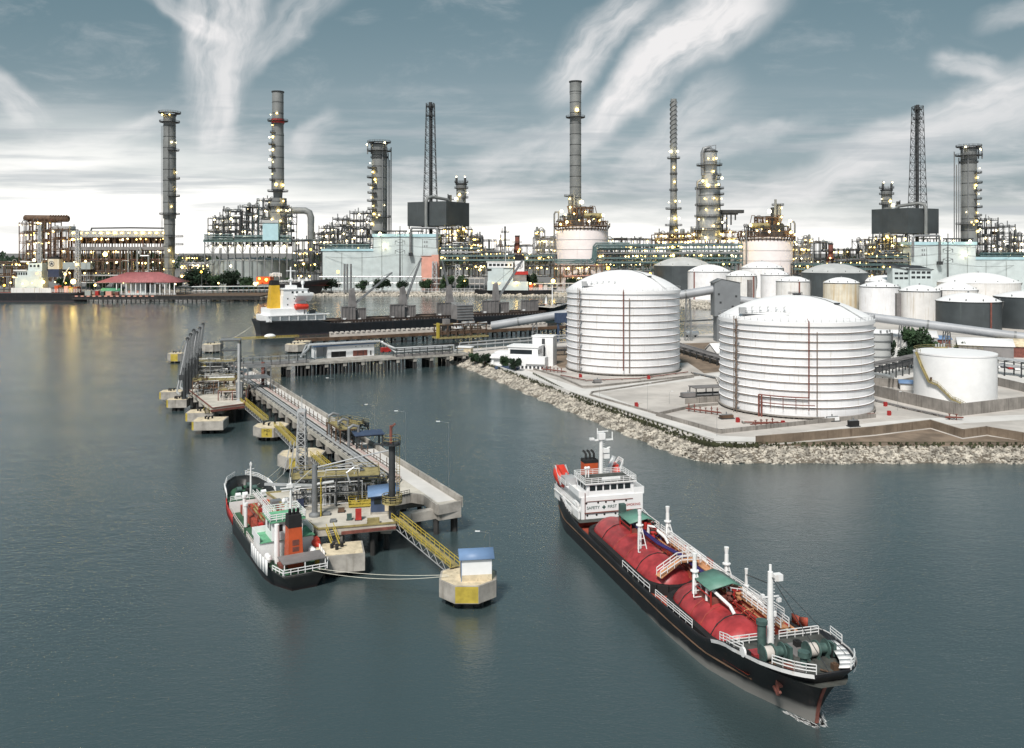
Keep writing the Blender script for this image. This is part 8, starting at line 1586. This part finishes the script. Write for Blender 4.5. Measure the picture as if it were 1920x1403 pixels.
b = MB(); b.b2(e0 + 32, e0 + 36, -8.2, -8, 2, 5); b.b2(e0 + 40, e0 + 44, -8.2, -8, 2, 5); b.build('window', 'salmon', pvn)
b = MB(); b.rail([(e0 + 22, -15.2, 0), (e1 - 2, -15.2, 0)], 2.2, 2.5, .14, 2); b.build('railing', 'clean_white', pvn)
lamp(pvn, (e0 - 2, -14, zx(534)), 'w', 1.5); lamp(pvn, (e1 - 3, -14, zx(532)), 'c', 1.6); lamp(pvn, (e0 + 30, -15, zx(530)), 'w', .8)
t = thing('green_canopy', 'barrel vaulted green canopy beside the red roofed pavilion', 'canopy', (X(211, 955), 955, 6.4)); b = MB(); w_ = 18 * .6; L = 10
for k in range(8):
    a0, a1 = PI * k / 8, PI * (k + 1) / 8; b.quad((-w_, -5 * math.cos(a0), 4.2 + 3.4 * math.sin(a0)), (w_, -5 * math.cos(a0), 4.2 + 3.4 * math.sin(a0)), (w_, -5 * math.cos(a1), 4.2 + 3.4 * math.sin(a1)), (-w_, -5 * math.cos(a1), 4.2 + 3.4 * math.sin(a1)))
b.build('vault', 'pavilion_green', t, solid=.3); b = MB()
for x in (-w_ + .5, w_ - .5):
    for y in (-4.6, 4.6): b.b2(x - .3, x + .3, y - .3, y + .3, 0, 4.4)
b.build('posts_frame', 'clad_grey', t)
for px, w2, hh, mm, lb in ((166, 11, 9, 'clad_grey', 'grey ribbed container standing on the wharf'), (183, 6, 9, 'red_paint', 'red hose cabinet with white mark on the wharf'), (193, 6, 8, 'winch_green', 'dark green bin between the red cabinet and canopy'), (205, 11, 8, 'salmon', 'salmon brick store under the green canopy'), (220, 6, 7, 'rust_red', 'dark red crate at the end of the green canopy')):
    t = thing('container', lb, 'container', (X(px, 945), 945, 6.4)); b = MB(); b.b2(-w2 * .28, w2 * .28, -2, 2, 0, hh * .55)
    for k in range(5): x = -w2 * .28 + w2 * .56 * k / 4; b.b2(x - .15, x + .15, -2.15, -2, 0, hh * .55)
    b.build('body', mm, t); b = MB(); b.b2(-w2 * .28, w2 * .28, -2.05, 2.05, hh * .55, hh * .55 + .25); b.build('lid', 'grey_roof', t)
# shore pipes, racks, fences
rack('shore_rack', 'dark trestle with white pipe behind the red roofed pavilion', (X(150, 1000), 1000, GZ + 2), (X(300, 1000), 1000, GZ + 2), 8, 22, 4, 'hatch_grey', 'clean_white', 2, 9, None, 'pipe rack')
rack('shore_rack', 'long white pipe on green posts right of the pavilion', (X(338, 985), 985, GZ), (X(505, 1005), 1005, GZ), 5, 11, 3, 'teal_steel', 'clean_white', 2, 6, None, 'pipe rack')
rack('shore_rack', 'white railed pipe rack on the shore before the white plant hall', (X(600, 1075), 1075, GZ), (X(790, 1078), 1078, GZ), 10, 20, 6, 'light_steel', 'silver', 2, 6, None, 'pipe rack')
rack('shore_rack', 'white railed pipe rack on the shore left of the white bridge ship', (X(792, 1078), 1078, GZ), (X(908, 1078), 1078, GZ), 10, 18, 6, 'light_steel', 'pale_pipe', 2, 6, None, 'pipe rack')
rack('shore_rack', 'low pale shore pipes right of the white bridge ship', (X(1000, 1062), 1062, GZ), (X(1110, 1062), 1062, GZ), 6, 12, 4, 'light_steel', 'pale_pipe', 2, 7, None, 'pipe rack')
rack('shore_rack', 'brown pipe trestle behind the dark hulled ship at the left border', (X(-40, 1060), 1060, GZ), (X(44, 1060), 1060, GZ), 10, 34, 5, 'rust_steel', 'grey_steel', 2, 7, None, 'pipe rack')
def fence(label, px0, px1, Y, h_, m, Y1=None):
    a, c = Vector((X(px0, Y), Y, GZ)), Vector((X(px1, Y1 or Y), Y1 or Y, GZ)); b = MB(); b.rail([a, c], h_, 4.5, .16, 3); tag(b.build('shore_railing_fence', m), label, 'fence')
fence('white post fence above the far rocks below the white plant hall', 600, 905, 1066, 5.5, 'white_paint'); fence('grey fence along the bank beside the long white pipe', 335, 600, 972, 6, 'light_steel', 1060); fence('white fence above the far rocks right of the white bridge ship', 1000, 1062, 1052, 4.5, 'white_paint')
clutter_frame('process_unit', 'low lamp lit pipework between the tall riveted column and the round trees', 360, 1130, [(338, 392, 496, 2)], 535, 41, 'grey_steel', ('silver', 'rust_steel', 'light_steel'), 18, 3, 10)
clutter_frame('process_unit', 'low steel pipework under the thick grey flue duct', 575, 1120, [(548, 604, 452, 4)], 535, 42, 'dark_steel', ('teal_steel', 'grey_steel', 'rust_steel'), 22, 3, 14)
clutter_frame('process_unit', 'reddish low pipework below the white drum tank', 1085, 1085, [(1040, 1130, 500, 2)], 540, 43, 'rust_steel', ('salmon', 'pale_pipe', 'teal_steel'), 14, 2, 12)
clutter_frame('process_unit', 'low pipework at the far left edge behind the moored dark ship', 12, 1140, [(-30, 34, 494, 2)], 540, 44, 'rust_steel', ('silver', 'rust_steel'), 18, 2, 10)
for i, px in enumerate((646, 651, 658)): b = MB(); b.tube((X(px, 1060), 1060, GZ), (X(px, 1060), 1060, Z(495, 1060)), 1.25, 8); tag(b.build('vent_stack', 'grey_steel'), ['leftmost of three slim grey vent stacks before the white hall', 'middle of three slim grey vent stacks before the white hall', 'rightmost of three slim grey vent stacks before the white hall'][i], 'vent stack', 'slim vent stacks')
lt = lattice('light_mast', 'white lattice light mast beside the moored dark ship', Vector((X(146, 980), 980, GZ)), Z(434, 980) - GZ, 5, 3.2, 'light_steel', 12, 'mast', None, .42)
b = MB(); b.b2(-3, 3, -1, 1, Z(434, 980) - GZ, Z(434, 980) - GZ + 1); b.build('lamp_bar', 'grey_steel', lt); lamp(lt, (0, -3, Z(496, 980) - GZ), 'w', 2.2)
lt2 = lattice('light_mast', 'pale lattice mast rising in front of the rusty process unit', Vector((X(75, 1040), 1040, GZ)), Z(424, 1040) - GZ, 4.5, 2.6, 'light_steel', 12, 'mast', None, .42); b = MB(); b.b2(-2, 2, -1, 1, Z(424, 1040) - GZ, Z(424, 1040) - GZ + 1); b.build('lamp_bar', 'grey_steel', lt2)
# street lights along the far bank
for i, (px, py, Y, k, r, lb) in enumerate(((161, 490, 1080, 'w', 2.2, 'warm lamp on a post beside the light mast'), (198, 477, 1090, 'w', 2.4, 'bright yellow lamp on a post under the cooler bank'), (410, 531, 985, 'w', 1.8, 'warm lamp on a short post by the long white pipe'), (433, 499, 1100, 'c', 2., 'white lamp between the round dark trees'), (483, 531, 990, 'w', 1.8, 'warm lamp at the right end of the long white pipe'), (583, 468, 1090, 'a', 1.8, 'greenish yellow lamp under the flue duct'), (634, 510, 1075, 'a', 1.5, 'amber lamp among trees before the white hall'), (837, 523, 1070, 'w', 1.8, 'warm lamp on the shore by the grey lattice tower'), (900, 506, 1065, 'w', 3., 'large bright lamp beside the white bridge ship'), (871, 527, 1068, 'w', 1.8, 'warm lamp just left of the white bridge ship'), (972, 472, 1100, 'w', 2.2, 'bright lamp above the ship funnel with black top'), (993, 475, 1100, 'w', 1.6, 'yellow lamp right of the ship funnel'), (1037, 527, 1060, 'w', 2., 'warm lamp on the shore right of the white bridge ship'), (1140, 503, 1080, 'a', 1.8, 'amber lamp at the end of the dark hedge'), (1219, 513, 1075, 'a', 2., 'yellow lamp beside the pale roofed dark tank'), (378, 510, 1010, 'a', 1.4, 'orange lamp glowing inside the round dark tree'))):
    t = thing('street_light', lb, 'street light', (X(px, Y), Y, GZ), 0, 'street lights on the far bank'); zz = Z(py, Y) - GZ; b = MB(); b.tube((0, .6, 0), (0, .6, zz), .3, 6, .2); b.build('post', 'grey_steel', t); lamp(t, (0, -1., zz), k, r)
for i, (px, py, wd, ht, k, lb) in enumerate(((120, 512, 24, 14, 0, 'small tree behind the funnel of the moored dark ship'), (193, 514, 30, 22, 1, 'round tree under the rusty cooler bank'), (170, 516, 16, 9, 3, 'low bush left of the round tree under the cooler bank'), (222, 516, 18, 8, 1, 'low bush right of the round tree under the cooler bank'), (283, 514, 24, 13, 0, 'bush showing above the red pavilion roof'), (328, 524, 26, 18, 3, 'dark tree at the right end of the pavilion roof'), (368, 531, 52, 38, 1, 'largest round dark tree right of the pavilion'), (400, 530, 30, 26, 0, 'mid green tree between the two large round trees'), (433, 531, 38, 33, 3, 'second large round dark tree below the grey tank'), (463, 532, 30, 24, 0, 'paler tree at the right end of the round tree row'), (548, 528, 36, 20, 2, 'broad green tree above the black ship bow'), (572, 530, 24, 17, 0, 'tree between flue duct and black ship bow'), (622, 522, 30, 17, 1, 'flat crowned tree at the left foot of the white hall'), (680, 524, 24, 14, 0, 'small tree before the middle of the white hall'), (716, 525, 32, 16, 3, 'wide dark tree beside the transmission pylon'), (752, 524, 24, 14, 1, 'dark tree right of the transmission pylon'), (798, 526, 26, 16, 2, 'tree below the salmon pink block'), (838, 528, 28, 22, 0, 'green tree by the grey lattice tower'), (868, 528, 24, 22, 2, 'green tree between lattice tower and white bridge ship'), (993, 530, 28, 26, 3, 'dark tree directly behind the ship funnel'), (1015, 532, 26, 14, 0, 'low green bush right of the ship funnel'), (1074, 527, 26, 20, 1, 'leftmost dark bush of the hedge below the drum tank'), (1095, 527, 30, 17, 3, 'middle dark bush of the hedge below the drum tank'), (1118, 526, 28, 16, 1, 'right dark bush of the hedge below the drum tank'), (1190, 520, 34, 9, 3, 'low dark bush before the long teal pipe rack'), (1142, 540, 30, 10, 1, 'dark bush just above the first ringed tank dome'))):
    Y = 1040 if 340 < px < 480 else 1072; tree(Vector((X(px, Y), Y, GZ - .5)), wd * Y / F * 1.06, (ht + (541 - py) * .35) * Y / F * 1.15, k, lb, 'trees on the far bank', 'tree', 'tree', i * 1.3)
# ---- far ships
def emblem(root, c, r, m, ring=True):
    b = MB(); n = 20
    if ring:
        for i in range(n): a0, a1 = 2 * PI * i / n, 2 * PI * (i + 1) / n; b.bar((c[0] + r * math.cos(a0), c[1], c[2] + r * math.sin(a0)), (c[0] + r * math.cos(a1), c[1], c[2] + r * math.sin(a1)), .3, .3)
    k = r * .7; o = lambda x, z: (c[0] + x * k, c[1], c[2] + z * k)
    b.bar(o(-.75, .25), o(.75, .25), .55, .5); b.bar(o(0, .9), o(0, .1), .55, .5); b.bar(o(0, .2), o(-.7, -.85), .55, .5); b.bar(o(0, .2), o(.7, -.85), .55, .5); b.build('emblem', m, root)
s1 = thing('moored_ship', 'dark hulled ship with white bridge and emblem on yellow white funnel, left border', 'ship', (X(-60, 940), 948, 0)); k_ = 940 / F; xx = lambda px: (px + 60) * k_; zz = lambda py: Z(py, 940)
hull(s1, xx(153), [(0, 6), (.1, 9), (.9, 9), (.98, 7.5), (1, 6)], [(0, 4), (.1, 8.6), (.9, 8.6), (1, 5)], [(0, zz(549)), (1, zz(548.5))], 1., 'hull_navy', n=20, dseg=[(0, 1, zz(549.5), 'deck_red')])
b = MB(); b.b2(xx(22), xx(97), -9.3, -8.9, zz(549), zz(540)); b.build('bulwark', 'old_white_tank', s1)
b = MB(); b.b2(xx(26), xx(78), -6, 6, zz(549), zz(521)); b.b2(xx(30), xx(76), -6, 6, zz(521), zz(508)); b.b2(xx(50), xx(76), -5, 5, zz(508), zz(494)); b.build('accommodation', 'clad_white', s1)
b = MB(); b.b2(xx(24), xx(48), -7, 7, zz(508.5), zz(506.5)); b.b2(xx(34), xx(52), -4, 4, zz(492), zz(490)); b.build('bridge_deck', 'white_paint', s1)
for k in range(3): b = MB(); b.b2(xx(53 + k * 7), xx(57 + k * 7), -5.1, -5, zz(501), zz(497)); b.build('window', 'glass', s1)
for k in range(5): b = MB(); b.b2(xx(28 + k * 4.5), xx(31 + k * 4.5), -6.1, -6, zz(516), zz(511)); b.build('window', 'glass', s1)
b = MB(); b.b2(xx(86), xx(107), -4, 4, zz(505), zz(486)); b.build('funnel', 'stained_tank', s1); b = MB(); b.b2(xx(86), xx(107), -4.1, 4.1, zz(520), zz(505)); b.build('funnel_base', 'navy', s1); b = MB(); b.b2(xx(87), xx(106), -3.5, 3.5, zz(486), zz(482)); b.b2(xx(97), xx(101), -2, 2, zz(482), zz(479)); b.build('funnel_top', 'soot', s1); emblem(s1, (xx(93), -4.15, zz(495)), 2.8, 'navy')
for k in range(5): b = MB(); b.b2(xx(100 + k * 9), xx(107 + k * 9), -6, 2, zz(549), zz(536 + (k * 3) % 5)); b.build('deck_cargo', ('orange', 'rust_steel', 'salmon', 'yellow_paint', 'rust_red')[k], s1)
b = MB(); b.rail([(xx(98), -8.8, zz(549)), (xx(150), -8.8, zz(549))], 4, 3, .15, 3); b.path([(xx(112), 0, zz(530)), (xx(118), 0, zz(508)), (xx(123), 0, zz(502))], .5, 6); b.build('railing', 'white_paint', s1)
for px, py, k, r in ((44, 532, 'w', 1.2), (62, 531, 'w', 1.3), (83, 529, 'w', 1.4), (105, 529, 'w', 1.3), (125, 531, 'a', 1.5), (139, 528, 'w', 2.2), (124, 514, 'w', 1.8), (66, 488, 'c', 1.8), (71, 513, 'a', 1.2), (10, 535, 'a', 1.5), (22, 530, 'w', 1.4)): lamp(s1, (xx(px), -10, zz(py)), k, r)
s2 = thing('moored_ship', 'black bowed ship lit orange on deck behind the bulk carrier bridge', 'ship', (X(430, 1058), 1058, 0)); k_ = 1058 / F; x2 = lambda px: (px - 430) * k_; z2 = lambda py: Z(py, 1058)
hull(s2, x2(600), [(0, 12), (.8, 12), (.93, 8), (1, 1.5)], [(0, 11), (.7, 11), (.9, 4), (1, .2)], [(0, z2(533)), (.5, z2(532)), (.8, z2(527)), (1, z2(524))], 14., 'hull_navy', n=24, dseg=[(0, .98, z2(535), 'deck_red')])
b = MB(); b.b2(x2(484), x2(510), -8, 8, z2(535), z2(519)); b.build('deck_house', 'orange', s2); b = MB(); b.path([(x2(508), 0, z2(516)), (x2(512), 0, z2(512)), (x2(524), 0, z2(512)), (x2(524), 0, z2(524))], .5, 6); b.rail([(x2(508), -5, z2(519)), (x2(530), -5, z2(519))], 4, 4, .3, 3); b.rail([(x2(520), -9, z2(530)), (x2(585), -6, z2(527))], 2.4, 4, .3, 2); b.build('white_frame', 'clean_white', s2)
for k in range(6): b = MB(); b.box((x2(548 + k * 7), -3, z2(524)), (2.6, 3, 3.4 + k % 3)); b.build('winch', 'clean_white' if k % 2 == 0 else 'grey_steel', s2)
for px, py, kk, r in ((492, 522, 'a', 1.5), (505, 524, 'a', 1.5), (517, 533, 'w', 2.2), (484, 532, 'w', 1.8)): lamp(s2, (x2(px), -13, z2(py)), kk, r)
s3 = thing('moored_ship', 'white bridge ship with emblem on its black topped funnel above a red band', 'ship', (X(890, 1058), 1058, 0)); k_ = 1058 / F; x3 = lambda px: (px - 890) * k_; z3 = lambda py: Z(py, 1058)
hull(s3, x3(1036), [(0, 2.5), (.06, 6), (.9, 9), (1, 8)], [(0, .6), (.1, 5), (.9, 8.4), (1, 6)], [(0, z3(543)), (1, z3(543.5))], 1., 'hull_navy', n=20, dseg=[(0, 1, z3(544), 'deck_red')])
b = MB(); b.b2(x3(914), x3(990), -8.6, 8, z3(544), z3(528)); b.build('side_plating', 'clad_white', s3); b = MB(); b.b2(x3(915), x3(944), -7, 7, z3(528), z3(502)); b.b2(x3(942), x3(962), -6, 6, z3(528), z3(500)); b.build('accommodation', 'clad_white', s3)
b = MB(); b.b2(x3(914), x3(962), -7.5, 7.5, z3(502), z3(492)); b.build('wheelhouse', 'clean_white', s3); b = MB(); b.b2(x3(912), x3(964), -8, 8, z3(492), z3(490.6)); b.build('roof', 'white_paint', s3)
for k in range(6): b = MB(); b.b2(x3(917 + k * 7.4), x3(922.5 + k * 7.4), -7.6, -7.5, z3(499), z3(494.5)); b.build('window', 'glass', s3)
b = MB(); b.b2(x3(913.5), x3(922), -7.2, -7.1, z3(508), z3(504)); b.build('dark_panel', 'soot', s3)
b = MB(); b.b2(x3(965), x3(983), -4, 4, z3(509), z3(489)); b.build('funnel', 'clean_white', s3); b = MB(); b.b2(x3(964.6), x3(983.4), -4.1, 4.1, z3(489), z3(478)); b.build('funnel_top', 'soot', s3); b = MB(); b.b2(x3(959), x3(990), -5, 5, z3(515), z3(509)); b.build('red_band', 'red_paint', s3); b = MB(); b.b2(x3(962), x3(987), -4.5, 4.5, z3(528), z3(515)); b.build('funnel_house', 'hatch_grey', s3); emblem(s3, (x3(974.5), -4.2, z3(499)), 3., 'emblem_dark')
b = MB(); b.tube((x3(948), 0, z3(490)), (x3(948), 0, z3(462)), .5, 7); b.bar((x3(943), 0, z3(478)), (x3(953), 0, z3(478)), .4); b.build('mast', 'light_steel', s3)
for k in range(4): b = MB(); b.b2(x3(992 + k * 9), x3(999 + k * 9), -5, 3, z3(544), z3(532 + k)); b.build('deck_gear', ('orange', 'rust_steel', 'salmon', 'pale_pipe')[k], s3)
b = MB(); b.rail([(x3(992), -8, z3(544)), (x3(1034), -8, z3(544))], 3, 3, .2, 3); b.build('railing', 'white_paint', s3)
for px, py, kk, r in ((936, 531, 'a', 1.1), (952, 531, 'a', 1.1), (968, 530, 'w', 1.8), (994, 531, 'w', 1.7), (1002, 533, 'a', 1.3), (925, 530, 'a', 1.), (955, 497, 'w', 1.)): lamp(s3, (x3(px), -10, z3(py)), kk, r)
# small navigation marker in the channel
t = thing('buoy_marker', 'small white conical marker in the channel near the bulk carrier bow', 'marker', G(1024, 571, 0)); b = MB(); b.lathe([(1.6, -.5), (1.6, .8), (.6, 6), (.1, 9)], n=10); b.build('cone', 'clean_white', t); b = MB(); b.lathe([(2.2, -.4), (2.2, .5)], n=12); b.build('float', 'red_paint', t)

# foam where the gas carrier's stem cuts the water, and along its side
b = MB(); rg = random.Random(77)
for k in range(240):
    f_ = rg.random() ** 1.8; a_ = LL + .6 - f_ * 3.6; sd = rg.choice((-1, 1)); yy = sd * (abs(rg.gauss(0, .35)) + .25 + f_ * 1.9); c = Vector((a_, yy, .03)); u = Vector((rg.uniform(.15, .8), rg.uniform(-.12, .12) + sd * .12 * -1, 0)); v = Vector((0, rg.uniform(.02, .07), 0))
    b.add([c - u, c - v, c + u, c + v], [(0, 1, 2, 3)])
o = b.build('bow_foam', 'clean_white'); o.matrix_world = Matrix.Translation((ls.location.x, ls.location.y, 0)) @ Matrix.Rotation(ls.rotation_euler.z, 4, 'Z'); tag(o, 'thin white foam on the water at the gas tanker stem', 'foam', None, 'stuff')
